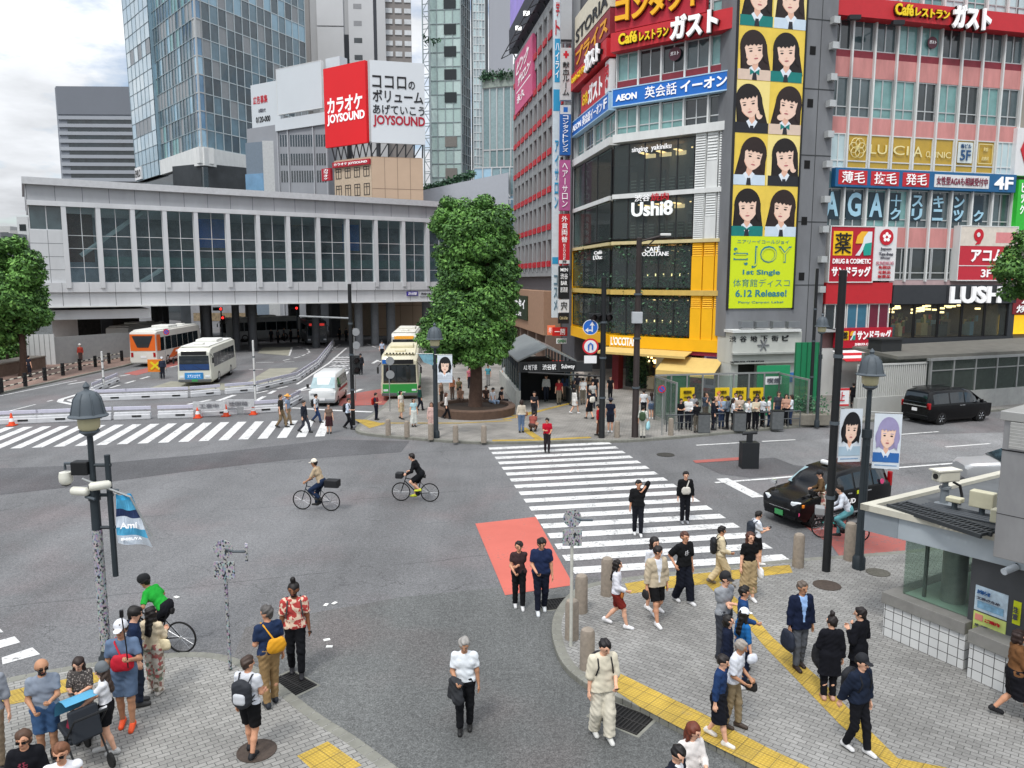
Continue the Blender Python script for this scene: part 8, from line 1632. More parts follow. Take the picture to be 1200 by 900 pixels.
def road_sign(label,u,v,rpx,base_v=None,kind='arrow',y=None,pole_r=.03,double=False):
 if base_v:b=G(u,base_v,floor_at(G(u,base_v,.12))or 0.0)
 else:b=AT(u,v,y);
 c=AT(u,v,b.y-.12);rr=rpx*b.y/FPX;t=thing('road_sign',label,'road sign',(b.x,b.y,b.z if base_v else c.z));Fq=FaceZ((c.x,c.y,0),(1,0));cz_=c.z
 if base_v:mk('post',MB().tube([(0,0,0),(0,0,cz_-b.z+rr)],pole_r,8),STEEL,t)
 BL_=M('#1f5fb4',.4,var=0);RD=M('#c2202c',.4,var=0);WH=M('#d8d8d8',.4,var=0);e=disc(Fq,0,cz_,rr,rr,0,0)
 if kind=='arrow':disc(Fq,0,cz_,rr*.92,rr*.92,.012,1,e,thick=.012);e.fpoly(Fq,[(.05,cz_-.6*rr),(.05+.16*rr,cz_-.6*rr),(.05+.16*rr,cz_+.25*rr),(.05+.4*rr,cz_+.2*rr),(.05+.08*rr,cz_+.75*rr),(.05-.25*rr,cz_+.2*rr),(.05,cz_+.25*rr)],.02,.036,0);e.fpoly(Fq,[(.05,cz_-.3*rr),(-.3*rr,cz_-.3*rr),(-.3*rr,cz_-.05*rr),(-.7*rr,cz_-.38*rr),(-.3*rr,cz_-.7*rr),(-.3*rr,cz_-.47*rr),(.05,cz_-.47*rr)],.02,.034,0);ms=[WH,BL_]
 elif kind=='uturn':disc(Fq,0,cz_,rr*.78,rr*.78,.012,1,e,thick=.014);e.tube([Fq.pt(-.25*rr,cz_-.5*rr,.04),Fq.pt(-.25*rr,cz_+.2*rr,.04),Fq.pt(0,cz_+.42*rr,.04),Fq.pt(.25*rr,cz_+.2*rr,.04),Fq.pt(.25*rr,cz_-.4*rr,.04)],.06*rr/.4*.5+.01,5,2);ms=[RD,WH,BL_]
 elif kind=='nopark':disc(Fq,0,cz_,rr*.72,rr*.72,.012,1,e,thick=.014);e.fpoly(Fq,[(-.6*rr,cz_+.45*rr),(-.45*rr,cz_+.6*rr),(.6*rr,cz_-.45*rr),(.45*rr,cz_-.6*rr)],.03,.045,0);ms=[RD,BL_]
 elif kind=='back':ms=[M('#9a9d9f',.4,.4)]
 mk('sign_plate',e,ms,t,False if False else(True if False else False))if False else None
 o=mk('sign_plate',e,ms,t,True);return t,Fq,cz_,rr
bb=G(705,513,.12);road_sign('round blue sign with white left and straight arrows',692,383.5,9,None,'arrow',bb.y);t,Fq,cz_,rr=road_sign('round red rimmed no U-turn sign with small white plate',692,406,9.5,None,'uturn',bb.y);mk('supplement_plate',MB().fbox(Fq,-.3,.3,cz_-rr-.42,cz_-rr-.05,0,.02),WHITE,t,True)
road_sign('round blue and red no parking sign at the smoking area kerb',775.5,456,4.6,510,'nopark');road_sign('round sign with red slash in front of the orange coach',195,389,3.6,436,'nopark')
t,Fq,cz_,rr=road_sign('round sign backs stacked on a thin post at the far crossing',417,389,4.5,470,'back');disc(Fq,0,cz_-.85,rr,rr,0,0,e:=MB());mk('sign_plate',e,M('#9a9d9f',.4,.4),t,True);t,Fq,cz_,rr=road_sign('round sign backs on a white post before the green bus',457,423,5,482,'back');disc(Fq,0,cz_-.8,rr,rr,0,0,e:=MB());mk('sign_plate',e,M('#9a9d9f',.4,.4),t,True)
sgn=G(450,452,0);
def sticker_sign(label,u,v,vt,stone=False,flag=False):
 b=G(u,v,.12);z=lambda q:AT(600,q,b.y).z-.12;t=thing('road_sign',label,'road sign',b);mk('post',MB().tube([(0,0,0),(0,0,z(vt+4))],.034,10),STK if not stone else M('#b9b9b0',.5,var=.2,scale=8),t,smooth=50)
 r_=.19;zt=z(vt)-r_;m=MB();m.tube([(0,-.05,zt),(0,-.03,zt)],r_,20);mk('round_plate',m,STK,t);mk('square_plate',MB().box((0,-.04,zt-.42),(.4,.025,.34)),STK,t);m=MB();m.tube([(.02,-.03,zt+.02),(.2,-.05,zt-.04),(.42,-.02,zt-.05)],.025,6);mk('side_bracket',m,LGREY,t)
 if flag:mk('side_plate',MB().box((.44,-.02,zt-.06),(.05,.22,.3),.3),STK,t)
sticker_sign('sticker covered sign post with a side plate near the left kerb',270,785,632,False,True);sticker_sign('sticker covered round sign post at the tip of the near paving',669,757,596,True)
def bollard(u,v,vt,label,group=None,lean=0):
 b=G(u,v,.12);zq=AT(600,vt,b.y).z-.12;r_=.135 if b.y>25 else .15;o=mk('bollard',MB().lathe([(r_*1.02,0),(r_,.05),(r_*.97,zq-.1),(r_*.82,zq-.03),(r_*.5,zq),(.01,zq+.005)],n=14),STONE,smooth=35);o.location=b;tag(o,label,'bollard',group)
for u,v,vt,l in((455,510,491,'stone bollard nearest the yellow paving patch'),(477,512,493,'stone bollard left of the tree lamp'),(505,515,496,'stone bollard touching the tree lamp'),(534,518,498,'stone bollard right of the tree lamp'),(567,518.5,498.5,'stone bollard before the zebra crossing'),(723,512.5,493,'stone bollard between the black and brown poles'),(786,510,490,'stone bollard at the no parking sign'),(935,664,625,'worn stone bollard at the zebra edge by the taxi'),(995,656,612,'worn stone bollard touching the right bell lamp'),(681,717,673,'stone bollard on the kerb by the red lane'),(711,697,653,'stone bollard beside the striding woman in rust shorts'),(688,783,736,'stone bollard just behind the young man in cream'),(670,748,702,'stone bollard behind the sticker covered sign post')):bollard(u,v,vt,l)
o=mk('speaker_post',MB().box((0,0,.55),(.7,.5,1.1)).box((0,0,1.25),(.2,.2,.4)).tube([(-.3,0,1.45),(.3,0,1.5)],.07,8),M('#1c1f22',.6,var=.1));bpx=G(877,548);o.location=bpx;tag(o,'black box shaped unit standing on the road beyond the taxi','signal box')
def cone(u,v,label):
 t=thing('traffic_cone',label,'traffic cone',G(u,v));mk('base',MB().box((0,0,.03),(.42,.42,.06)),M('#c2401c',.6),t,bevel=.02);mk('body',MB().lathe([(.17,.06),(.11,.3),(.105,.31),(.04,.68),(.03,.7)],n=14),M('#d8481c',.5,var=.05),t,smooth=35);mk('band',MB().lathe([(.128,.24),(.088,.42)],n=14),WHITE,t)
for u,v,l in((14,499,'orange cone at the left end of the barriers'),(232,490,'orange cone beside the lettered barrier panel'),(265,488,'orange cone between two lettered barrier panels'),(297,486,'orange cone at the right end of the lettered panels')):cone(u,v,l)
BRW=M('#c3c4c6',.6,var=.12,scale=3);LAV=M('#bdbcca',.5,var=.1);b_proto=None
def barrier_line(px,group,label,step=2.0):
 global b_proto
 P_=[G(u,v)for u,v in px];acc=0;first=True
 for a,b in zip(P_[:-1],P_[1:]):
  L=(b-a).length;k=max(1,round(L/step));rz=math.atan2((b-a).y,(b-a).x)
  for i in range(k):
   c=a.lerp(b,(i+.5)/k)
   if b_proto is None:
    b_proto=t=thing('road_barrier',label,'barrier',c,rz,group);mk('concrete_base',MB().box((0,0,.15),(1.94,.36,.3)).box((0,0,.36),(1.94,.18,.14)),BRW,t,bevel=.04);mk('rail_sheet',MB().box((0,-.02,.64),(1.98,.06,.2)),LAV,t,bevel=.02);m=MB();m.box((-.7,0,.48),(.06,.06,.56));m.box((.7,0,.48),(.06,.06,.56));mk('post',m,STEEL,t);mk('reflector',MB().box((.25,-.19,.2),(.5,.02,.1)),M('#2a2a2a',.6),t)
   else:dup(b_proto,c,rz,label,group)
barrier_line([(-60,500),(0,497.5),(130,492),(232,489)],'barriers along the near side of the far crossing','white concrete barrier with lavender sheet along the far crossing');barrier_line([(232,488.5),(330,482),(352,470)],'barriers turning in at the far crossing','white concrete barrier with lavender sheet at the right end by the cones');barrier_line([(112,470),(220,466),(300,459),(348,447),(372,430),(384,414),(391,404)],'barriers curving up to the bridge','white concrete barrier with lavender sheet in the curved row to the bridge');barrier_line([(108,461),(138,448)],'two barriers at an angle on the left roadway','white barrier in the short angled pair on the left roadway')
for u,v,tx in((248,489,'工事中'),(282,486,'迂回路')):p=G(u,v);Fx=Face((p.x-.9,p.y-.3),(1,.05));sign('white lettered work board on the barriers '+('left of the middle cone' if u<260 else 'right of the middle cone'),Fx,0,1.8,.5,.95,-.03,.03,M('#b4b5b6',.6,var=.25,scale=5),[(tx,.2,.8,.25,.75,M('#77777c',.5,var=0))],'work_board')
p=G(183,443);t=thing('work_sign','orange and yellow cross marked board held beside the traffic guard','sign',p);mk('board',MB().box((0,0,1.0),(1.2,.08,1.0)),M('#d87a1c',.5,var=.1),t);m=MB();m.box((0,-.06,1.0),(.9,.03,.16),0,0,0,.7);m.box((0,-.062,1.0),(.9,.03,.16),0,0,0,-.7);mk('cross',m,M('#d8c21c',.5),t);mk('stand',MB().box((0,0,.25),(.7,.3,.5)),STEEL,t)
fr=thing('guard_rail','dark posted guard rail with striped bars along the left pavement','railing',G(60,446,.12));px=[(-30,468),(2,460),(30,453),(53,446),(74,440),(94,434),(112,430),(128,426),(143,423)];Q=[G(u,v,.12)for u,v in px];mr=MB()
for a in Q:mk('post',MB().box(a+Vector((0,0,.5)),(.2,.2,1.0)),POLEK,fr,True)
for a,b in zip(Q[:-1],Q[1:]):
 for zq in(.35,.75):
  for i in range(6):mr.tube([a.lerp(b,i/6)+Vector((0,0,zq)),a.lerp(b,(i+1)/6)+Vector((0,0,zq))],.05,6,i%2)
mk('striped_bar',mr,[M('#c9c4b4',.6),M('#2a2826',.6)],fr,True)
wq=G(-20,455,.12);p,q=G(-30,448,.12),G(54,431,.12);Fx=Face((p.x,p.y),(q.x-p.x,q.y-p.y));t=thing('low_wall','brown brick retaining wall before the left tree','wall',Fx.pt(5,.12));box_part('wall',t,Fx,0,(q-p).length,.1,1.1,-1.5,0,M('#6b5a4e',.85,var=.25,scale=4));box_part('coping',t,Fx,0,(q-p).length,1.1,1.2,-1.6,.08,M('#7f776c',.8))
p,q=G(24,428,.12),G(66,427,.12);Fx=Face((p.x,p.y),(q.x-p.x,q.y-p.y));w_=(q-p).length;t=thing('site_hoarding','tall white construction hoarding below the left end of the walkway','hoarding',Fx.pt(w_/2,.12));box_part('panel',t,Fx,0,w_,.12,2.9,-.1,0,M('#c9cbcb',.6,var=.05));box_part('return_panel',t,Face(tuple(q.xy),(.5,1)),0,14,.12,2.6,-.1,0,M('#9a9c9b',.6,var=.1));box_part('upper_mesh',t,Fx,w_*.45,w_-.1,2.9,4.2,-.06,-.03,M('#7f8486',.6,var=.4,scale=8));m=MB()
for i in range(8):m.fbox(Fx,w_*i/7-.02,w_*i/7+.02,.12,2.9,0,.02)
mk('seam',m,M('#8a8c8c',.6),t,True)
E0,E1=G(781,506,.12),G(937,500,.12);Fe=Face((E0.x,E0.y+3.4),(E1.x-E0.x,E1.y-E0.y));eL=(E1-E0).length;t=thing('smoking_enclosure','smoking area fence of glass panels on steel posts with yellow notices','fence',Fe.pt(eL/2,.12));k=8;m=MB();g=MB()
for i in range(k+1):m.fbox(Fe,eL*i/k-.04,eL*i/k+.04,.12,2.6,-.04,.04)
m.fbox(Fe,0,eL,2.55,2.65,-.03,.03);m.fbox(Fe,0,eL,.3,.36,-.03,.03);mk('frame',m,STEEL,t,True)
for i in range(k):mk('glass_panel',MB().fbox(Fe,eL*i/k+.05,eL*(i+1)/k-.05,.4,2.5,-.01,.01),CLG,t,True)
for s_a,w_ in((0,1),(eL,1)):
 Fs_=Face(tuple(Fe.pt(s_a,0,0).xy),-Fe.n*-1);m=MB();
 for i in range(3):m.fbox(Fs_,i*1.5-.04,i*1.5+.04,.12,2.6,-.04,.04)
 m.fbox(Fs_,0,3.0,2.5,2.6,-.03,.03);mk('side_frame',m,STEEL,t,True);mk('side_glass',MB().fbox(Fs_,.05,2.95,.4,2.45,-.01,.01),CLG,t,True)
for i,(u,s_)in enumerate(((805,1.0),(846,1.0),(866,1.0),(886,1.0))):a=Fe.uv(u,460)[0];zq=Fe.uv(u,462)[1];sign('square yellow notice on the smoking area glass '+('left end','second from left','third from left','nearest the green board')[i],Fe,a-.42,a+.42,zq-.38,zq+.38,.02,.06,M('#e0bf1c',.5,var=.03),[('喫煙所',.22,.78,.55,.8,LETK,{'bold':-.01}),('SMOKING',.25,.75,.25,.36,LETK,{'bold':-.01})],'notice_board')
a=Fe.uv(906,455)[0];sign('tall green board behind the smokers',Fe,a-1.0,a+1.0,.15,3.0,-.1,.0,M('#1f8a5a',.5,var=.06),[(None,.25,.75,.62,.78,WHITE),('喫煙',.3,.7,.65,.75,DGR)],'green_board');a=Fe.uv(786,458)[0];sign('green board at the left end of the smoking area',Fe,a-.2,a+1.1,.5,2.6,-.1,-.02,M('#2a8a5e',.5,var=.06),[],'green_board')
hb=thing('site_hoarding','dark green construction hoarding between the smoking area and the thin pole','hoarding',G(946,494,.12));p=G(931,488,.12);Fh=Face((p.x,p.y+1.5),(1,.1));q0,q1=Fh.uv(930,460)[0],Fh.uv(957,460)[0];box_part('panel',hb,Fh,q0,q1,.12,4.2,-.1,0,M('#1d7a50',.5,var=.08));m=MB()
for i in range(5):m.fbox(Fh,q0+(q1-q0)*i/4-.02,q0+(q1-q0)*i/4+.02,.12,4.2,0,.03)
mk('seam',m,M('#145a3a',.5),hb,True)
rl=thing('hand_rail','low tubular steel rail before the smokers','railing',E0);m=MB();
for i in range(12):a=E0.lerp(E1,i/11);m.tube([a,a+Vector((0,0,.85))],.03,6)
m.tube([E0+Vector((0,0,.85)),E1+Vector((0,0,.85))],.035,6);m.tube([E0+Vector((0,0,.45)),E1+Vector((0,0,.45))],.025,6);mk('rail',m,M('#5a5e60',.5,.4),rl,True)
for u,v,l in((824,507,'dark square ash bin left among the smokers'),(866,505,'dark square ash bin in the middle of the smokers'),(910,503,'dark square ash bin right among the smokers')):t=thing('ash_bin',l,'bin',G(u,v,.12));mk('body',MB().box((0,0,.48),(.6,.4,.96)),M('#5a5d5e',.5,var=.25,scale=6),t,bevel=.04);mk('lid',MB().box((0,0,.98),(.64,.44,.05)),POLEK,t,bevel=.02)
pb_=thing('planter','low stone planter box beside the thin dark pole','planter',G(949,498,.12));mk('box',MB().box((0,.4,.3),(2.2,1.2,.6)),M('#7a766c',.85,var=.2,scale=5),pb_,bevel=.04);r=rnd(3);m=MB();leaves(m,[(r.uniform(-.9,.9),.4+r.uniform(-.4,.4),.7+r.uniform(-.1,.5))for _ in range(18)],r,30,.09);mk('leaves',m,GREENS,pb_)
p=G(984,492,.12);Fx=Face((p.x,p.y),(1,.1));sign('white notice with red rim by the white railing',Fx,-.45,.45,.9,1.9,-.03,.03,WHITE,[(None,0,1,.88,1,RED),(None,0,1,0,.1,RED),('止',.3,.7,.3,.8,LETR)],'notice_board')
A1,A2=G(1006,489,.12),G(1088,483,.12);Fr=Face((A1.x,A1.y+.4),(A2.x-A1.x,A2.y-A1.y));L_=(A2-A1).length;t=thing('bar_fence','white fence of close upright bars on a pale wall','fence',Fr.pt(L_/2,.12));box_part('base_wall',t,Fr,0,L_,.1,1.15,-.2,.1,M('#a9aaa6',.7,var=.12,scale=.8,streak=.3));m=MB();k=34
for i in range(k):m.fbox(Fr,L_*i/k,L_*i/k+.07,1.15,3.0,-.08,.0)
m.fbox(Fr,0,L_,2.95,3.05,-.1,.03);mk('bars',m,M('#b9bab6',.6,var=.08),t,True)
A3=G(1240,470,.12);Fk=Face(tuple(Fr.pt(L_,0,.2).xy),(A3.x-A2.x,A3.y-A2.y));L2=22;t=thing('stair_canopy','grey roofed glazed canopy over the underground steps at right','canopy',Fk.pt(5,.12));zr=Fk.uv(1130,418)[1]
box_part('base_wall',t,Fk,0,L2,.1,1.2,-.25,.05,M('#9a9b98',.7,var=.15));m=MB();k=12
for i in range(k+1):m.fbox(Fk,L2*i/k-.05,L2*i/k+.05,1.2,zr,-.1,.06)
m.fbox(Fk,-.2,L2,zr-.15,zr,-.15,.12);m.fbox(Fk,0,L2,2.5,2.56,-.05,.05);mk('frame',m,STEEL,t,True);mk('glazing',MB().fbox(Fk,0,L2,1.2,zr-.15,-.02,0),glass('#d5e0da',.8),t,True)
m=MB();a,b,c,d_=Fk.pt(-2.4,zr+.0,-.2),Fk.pt(L2,zr,.2),Fk.pt(L2,zr+.5,-3.6),Fk.pt(-2.4,zr+.3,-3.6);up_=Vector((0,0,.18));m.hexa([a,b,c,d_,a+up_,b+up_,c+up_,d_+up_]);mk('roof',m,M('#66655f',.85,var=.2,scale=1.5),t,True);box_part('back_wall',t,Fk,-1,L2,0,zr,-4.2,-4,M('#7f837f',.6,var=.3));mk('vent_unit',MB().fbox(Fk,-2.2,-.6,zr+.3,zr+1.0,-2.6,-1.6).fbox(Fk,-2.3,-.5,zr+1.0,zr+1.1,-2.7,-1.5),M('#2c2e2f',.6),t,True)
B0=G(610,477,.12);B1=B0+Vector((3.2,.35,0));Fu=Face((B0.x,B0.y+.2),(B1.x-B0.x,B1.y-B0.y));L_=(B1-B0).length;t=thing('subway_entrance','low subway stair entrance with black name boards and glass sides','entrance',Fu.pt(L_/2,.12));zt=Fu.uv(635,424)[1]
m=MB();dp=11
box_part('name_band',t,Fu,-.1,L_+1.2,zt-.62,zt,-.3,.15,M('#2a2c2e',.5));
for i in range(3):a,b=L_*(.02+i*.36),L_*(.02+i*.36)+L_*.32;m=MB();text(m,Fu,('A2 地下鉄','渋谷駅','Subway')[i],a+.1,b-.1,zt-.48,zt-.14,.16,0,.01,.02);mk('lettering',m,LETW,t,True);box_part('name_plate',t,Fu,a,b,zt-.56,zt-.06,.14,.155,M('#1b1c1e',.4))
m=MB();pk=Fu.uv(612,408)[1]
for sl_ in(0,1):
 a,b=(-.2,L_*.5)if sl_==0 else(L_*.5,L_+.2);za,zb2=(zt,pk)if sl_==0 else(pk,zt);m.hexa([Fu.pt(a,za,.1),Fu.pt(b,zb2,.1),Fu.pt(b,zb2,-dp),Fu.pt(a,za,-dp),Fu.pt(a,za+.1,.1),Fu.pt(b,zb2+.1,.1),Fu.pt(b,zb2+.1,-dp),Fu.pt(a,za+.1,-dp)])
mk('roof',m,M('#7f8484',.35,.2,.2,2),t,True);m=MB()
for i in range(9):d_=-dp*i/8;m.fbox(Fu,-.1,0,.1,zt,d_-.04,d_+.04);m.fbox(Fu,L_,L_+.1,.1,zt,d_-.04,d_+.04)
mk('frame_post',m,LGREY,t,True);mk('side_glass',MB().fbox(Fu,-.06,-.03,1.1,zt-.6,-dp,0).fbox(Fu,L_+.03,L_+.06,1.1,zt-.6,-dp,0),CLG,t,True);m=MB();m.fbox(Fu,-.3,.0,.1,1.1,-dp,.1);m.fbox(Fu,L_,L_+.25,.1,1.1,-dp,.1);mk('stone_wall',m,M('#a9aaa4',.8,var=.2,scale=3),t,True);mk('stair_well',MB().fbox(Fu,.1,L_-.1,.13,zt-.7,-dp+.5,-2.4),M('#0d0e10',.9,var=0),t,True);m=MB()
for i in range(5):m.fbox(Fu,.05,L_-.05,.12,.12+.0,-.3,.0)
m=MB();m.hexa([Fu.pt(L_-.1,.2,-.2),Fu.pt(L_-.02,.2,-.2),Fu.pt(L_-.02,.2,-4),Fu.pt(L_-.1,.2,-4),Fu.pt(L_-.1,1.1,-.2),Fu.pt(L_-.02,1.1,-.2),Fu.pt(L_-.02,1.0,-4),Fu.pt(L_-.1,1.0,-4)]);mk('inner_parapet',m,M('#33373a',.5),t,True)
q=G(653,455,.12);Fx=Face((q.x,q.y),(1,-.1));sign('upright red lit board beside the subway entrance',Fx,-.4,.4,.6,2.1,-.15,.15,M('#d0281c',.4,var=.05,emit=.4),[(None,.3,.7,.7,.8,LETW)],'street_board')
zr=2.95;c0=G(1015,594,zr);f1=G(1200,637,zr);k1=G(1152,561,zr);du=(f1-c0).normalized();dv=(k1-c0).normalized();Fo=Face(tuple(c0.xy),tuple(du.xy));Lf=9.0;Lb=8.0
t=thing('station_booth','flat roofed station entrance booth with white tiled base and glass corner','booth',(c0.x,c0.y,.12));CR=M('#b9b6a8',.6,var=.1,scale=3)
def para(s0,s1,e0,e1,z0,z1):
 g_=lambda s,e:c0+Vector((du.x*s+dv.x*e,du.y*s+dv.y*e,0))
 q=[g_(s0,e0),g_(s1,e0),g_(s1,e1),g_(s0,e1)];return MB().hexa([(p.x,p.y,z0)for p in q]+[(p.x,p.y,z1)for p in q])
fasc=zr-AT(1040,626,c0.y-.3).z;fh=.52
mk('fascia',para(0,Lf,0,Lb,zr-fh,zr-.06),M('#a9b2b8',.4,.2,.08,1),t,True,bevel=.01);m=para(-.08,Lf,-.08,.12,zr-.06,zr+.07);m2=para(-.08,.12,-.08,Lb,zr-.058,zr+.068);m.add(m2.v,m2.f);mk('coping',m,CR,t,True);mk('roof_deck',para(.12,Lf,.12,Lb,zr-.03,zr-.01),M('#55585a',.8,var=.25,scale=2),t,True)
mk('corner_panel',para(-.012,.7,-.012,.3,zr-fh-.0,zr-.07),M('#8a9298',.45,.2,.08),t,True)
w0=G(1034,744,.12);w1=G(1128,785,.12);w2=G(1133,793,.12);w3=G(1240,842,.12)
def tiles():
 def b(nt,bs):
  n=N(nt);br=nt.nodes.new('ShaderNodeTexBrick');br.offset=0;br.inputs['Scale'].default_value=1;br.inputs['Brick Width'].default_value=.2;br.inputs['Row Height'].default_value=.2;br.inputs['Mortar Size'].default_value=.008
  br.inputs['Color1'].default_value=(.62,.63,.62,1);br.inputs['Color2'].default_value=(.57,.58,.575,1);br.inputs['Mortar'].default_value=(.07,.07,.07,1)
  ge=nt.nodes.new('ShaderNodeVectorRotate');ge.rotation_type='Z_AXIS';ge.inputs['Angle'].default_value=-math.atan2((w1-w0).y,(w1-w0).x);n.lk(n.tc.outputs['Object'],ge.inputs['Vector']);sp_=nt.nodes.new('ShaderNodeSeparateXYZ');n.lk(ge.outputs[0],sp_.inputs[0]);cb_x=nt.nodes.new('ShaderNodeCombineXYZ');n.lk(sp_.outputs['X'],cb_x.inputs[0]);n.lk(sp_.outputs['Z'],cb_x.inputs[1]);n.lk(cb_x.outputs[0],br.inputs['Vector']);n.lk(n.scale(br.outputs['Color'],n.rng(n.noise(1.5),.3,.7,.88,1.05)),bs.inputs['Base Color'])
 return nodemat('wall_tiles',b,.25,.5)
TILE=tiles();Fw=Face(tuple(w0.xy),((w1-w0).x,(w1-w0).y));wl=(w1-w0).length;zt1=Fw.uv(1036,706)[1];zt2=Fw.uv(1036,693)[1]
mk('tiled_wall',MB().fbox(Fw,0,wl,.1,zt1,-7,0),TILE,t,True);mk('stone_sill',MB().fbox(Fw,-.05,wl+.0,zt1,zt2,-7,.05),M('#7d7c78',.7,var=.15,scale=4),t,True,bevel=.01);Fw2=Face(tuple(w2.xy),((w3-w2).x,(w3-w2).y));wl2=(w3-w2).length;zt3=Fw2.uv(1136,752)[1];zt4=Fw2.uv(1138,738)[1]
mk('tiled_wall',MB().fbox(Fw2,0,wl2,.1,zt3,-7,0),TILE,t,True);mk('stone_sill',MB().fbox(Fw2,-.02,wl2,zt3,zt4,-7,.05),M('#7d7c78',.7,var=.15,scale=4),t,True,bevel=.01);gzt=zr-fh+.005
g0=.25;mk('glass_front',MB().fbox(Fw,g0,wl-.15,zt2,gzt,-.28,-.25),glass('#eef5f1',.93),t,True);mk('glass_side',MB().fbox(Face(tuple(Fw.pt(g0,0,-.25).xy),-Fw.n),0,6,zt2,gzt,-.015,.015),glass('#eef5f1',.93),t,True)
m=MB();q=Fw.pt(g0+.75,0,-.8);m.lathe([(.24,zt2),(.24,gzt)],(q.x,q.y,0),20);mk('round_column',m,M('#8d918f',.35,.5,.25,3),t,True,smooth=40);m=MB();m.fbox(Fw,g0+.3,g0+.36,zt2,gzt,-.5,-.44);m.fbox(Fw,g0+1.9,g0+2.0,zt2,gzt,-3.0,-2.9);m.fbox(Fw,g0,wl,zt2+.45,zt2+.52,-3.1,-3.0);mk('mullion',m,M('#5a625f',.5,.3),t,True)
mk('inner_floor',MB().fbox(Fw,g0,wl+3,zt2-.03,zt2+.005,-6.8,-.3),M('#8fa398',.3,var=.15),t,True);mk('stair_void',MB().fbox(Fw,g0+1.3,wl+3,zt2+.01,zt2+.02,-2.6,-1.1),M('#0b0c0d',.9,var=0),t,True)
p0_=Fw.pt(wl-.1,0,-.2);Fp=Face(tuple(p0_.xy),((w3-w2).x,(w3-w2).y));mk('dark_panel_wall',MB().fbox(Fp,0,4.5,zt4-.3,gzt,-1.5,0),M('#4b4d50',.45,.2,.15,1.5),t,True)
F_=Fp;a0,z0,z1=.12,Fp.uv(1165,722)[1],Fp.uv(1165,695)[1];sign('white and blue notice on the dark booth wall',Fp,a0,a0+.62,z0+.0,z1+.05,.0,.012,M('#b9cbd6',.5,var=.3,scale=7),[('お知らせ',.1,.5,.72,.88,M('#2a5f9a',.5,var=0)),('工事のため',.1,.8,.5,.6,DGR),(None,.1,.9,.12,.4,M('#7fa9c4',.5,var=.4,scale=9))],'notice_board');sign('yellow green notice with red lettering on the dark booth wall',Fp,a0,a0+.62,z0-.5,z0-.03,.0,.012,M('#c9d67a',.5,var=.05),[('ご案内',.4,.85,.72,.86,LETR),(None,.06,.3,.66,.92,M('#d88a7a',.5,var=0)),('渋谷駅',.1,.5,.4,.52,DGR),(None,.1,.7,.2,.26,DGR),(None,.74,.92,.1,.32,M('#4a7a3a',.5,var=0))],'notice_board');sign('narrow yellow strip notice on the dark booth wall',Fp,a0+.72,a0+.86,z0,z1,.0,.012,M('#c9d020',.5,var=0),[('注意',.2,.8,.2,.8,DGR,{'v':1})],'notice_board')
g_=lambda s,e,z:Vector((c0.x+du.x*s+dv.x*e,c0.y+du.y*s+dv.y*e,z));rz_=math.atan2(du.y,du.x)
ib=G(1163,652,zr);s_box=(ib-c0).xy.length*.0;topz=AT(1160,484,ib.y).z
t=thing('ventilation_tower','steel clad ventilation tower with louvres on the booth roof','ventilation',(ib.x,ib.y,zr));Fv=Face(tuple(ib.xy),tuple(du.xy));SS=M('#a2a2a3',.35,.65,.22,1.2,streak=.4);SSl=M('#a5a5a2',.4,.5,.12,2)
mk('casing',MB().fbox(Fv,0,3.2,zr,topz-.12,-2.6,0),SS,t,True,bevel=.015);mk('cap',MB().fbox(Fv,-.05,3.3,topz-.12,topz+.04,-2.7,.06),SSl,t,True,bevel=.01);zl0,zl1=Fv.uv(1185,525)[1],Fv.uv(1185,494)[1];m=MB();k=8
for i in range(k):z=zl0+(zl1-zl0)*i/k;m.hexa([Fv.pt(.12,z,.06),Fv.pt(3.1,z,.06),Fv.pt(3.1,z,.005),Fv.pt(.12,z,.005),Fv.pt(.12,z+.05,.07),Fv.pt(3.1,z+.05,.07),Fv.pt(3.1,z+.075,.005),Fv.pt(.12,z+.075,.005)])
mk('louvre',m,M('#b9b9b6',.4,.3),t,True);mk('panel_seam',MB().fbox(Fv,0,3.2,(zr+zl0)/2-.2,(zr+zl0)/2-.19,0,.006).fbox(Fv,.0,3.2,zl0-.06,zl0-.04,0,.012),RUB,t,True);
t=thing('security_camera','white box camera on a grey post on the booth roof','camera',G(1106,592,zr));mk('post',MB().lathe([(.19,0),(.19,.04),(.085,.06),(.085,.36),(.12,.37),(.12,.42),(.06,.43),(.06,.52)],n=14),M('#7f868b',.5,.2),t,smooth=40);mk('housing',MB().box((0,0,.66),(.52,.26,.24),.25),M('#c6c3b4',.5,var=.08),t,bevel=.03);mk('hood',MB().box((-.02,0,.79),(.6,.3,.03),.25),M('#d2cfc2',.5),t);mk('lens',MB().tube([(-.28,-.07,.66),(-.24,-.06,.66)],.06,10),BLACK,t);mk('cable',MB().tube([(.2,.05,.5),(.35,.05,.42),(.38,.0,.2),(.3,-.05,.03)],.03,6),RUB,t,smooth=60)
for u,v,w_,h_,l in((1150,607,.45,.34,'larger cream junction box on the booth roof'),(1172,626,.34,.26,'cream junction box on a bracket at the booth tower'),(1118,600,.3,.1,'small white junction box near the roof camera')):t=thing('junction_box',l,'electrical box',G(u,v,zr+.02));mk('box',MB().box((0,0,.22+h_/2),(w_,.22,h_),rz_),M('#bdb9a0',.5,var=.1),t,bevel=.02);mk('stand',MB().box((0,0,.11),(.08,.08,.22)),LGREY,t)
t=thing('cable_tray','dark latticed cable tray lying across the booth roof','cable tray',G(1090,615,zr));m=MB();a,b=G(1040,592,zr+.1),G(1150,628,zr+.1);Ft=Face(tuple(a.xy),((b-a).x,(b-a).y));L_=(b-a).length
for i in range(22):m.fbox(Ft,L_*i/22,L_*i/22+.04,zr+.06,zr+.12,-.55,0)
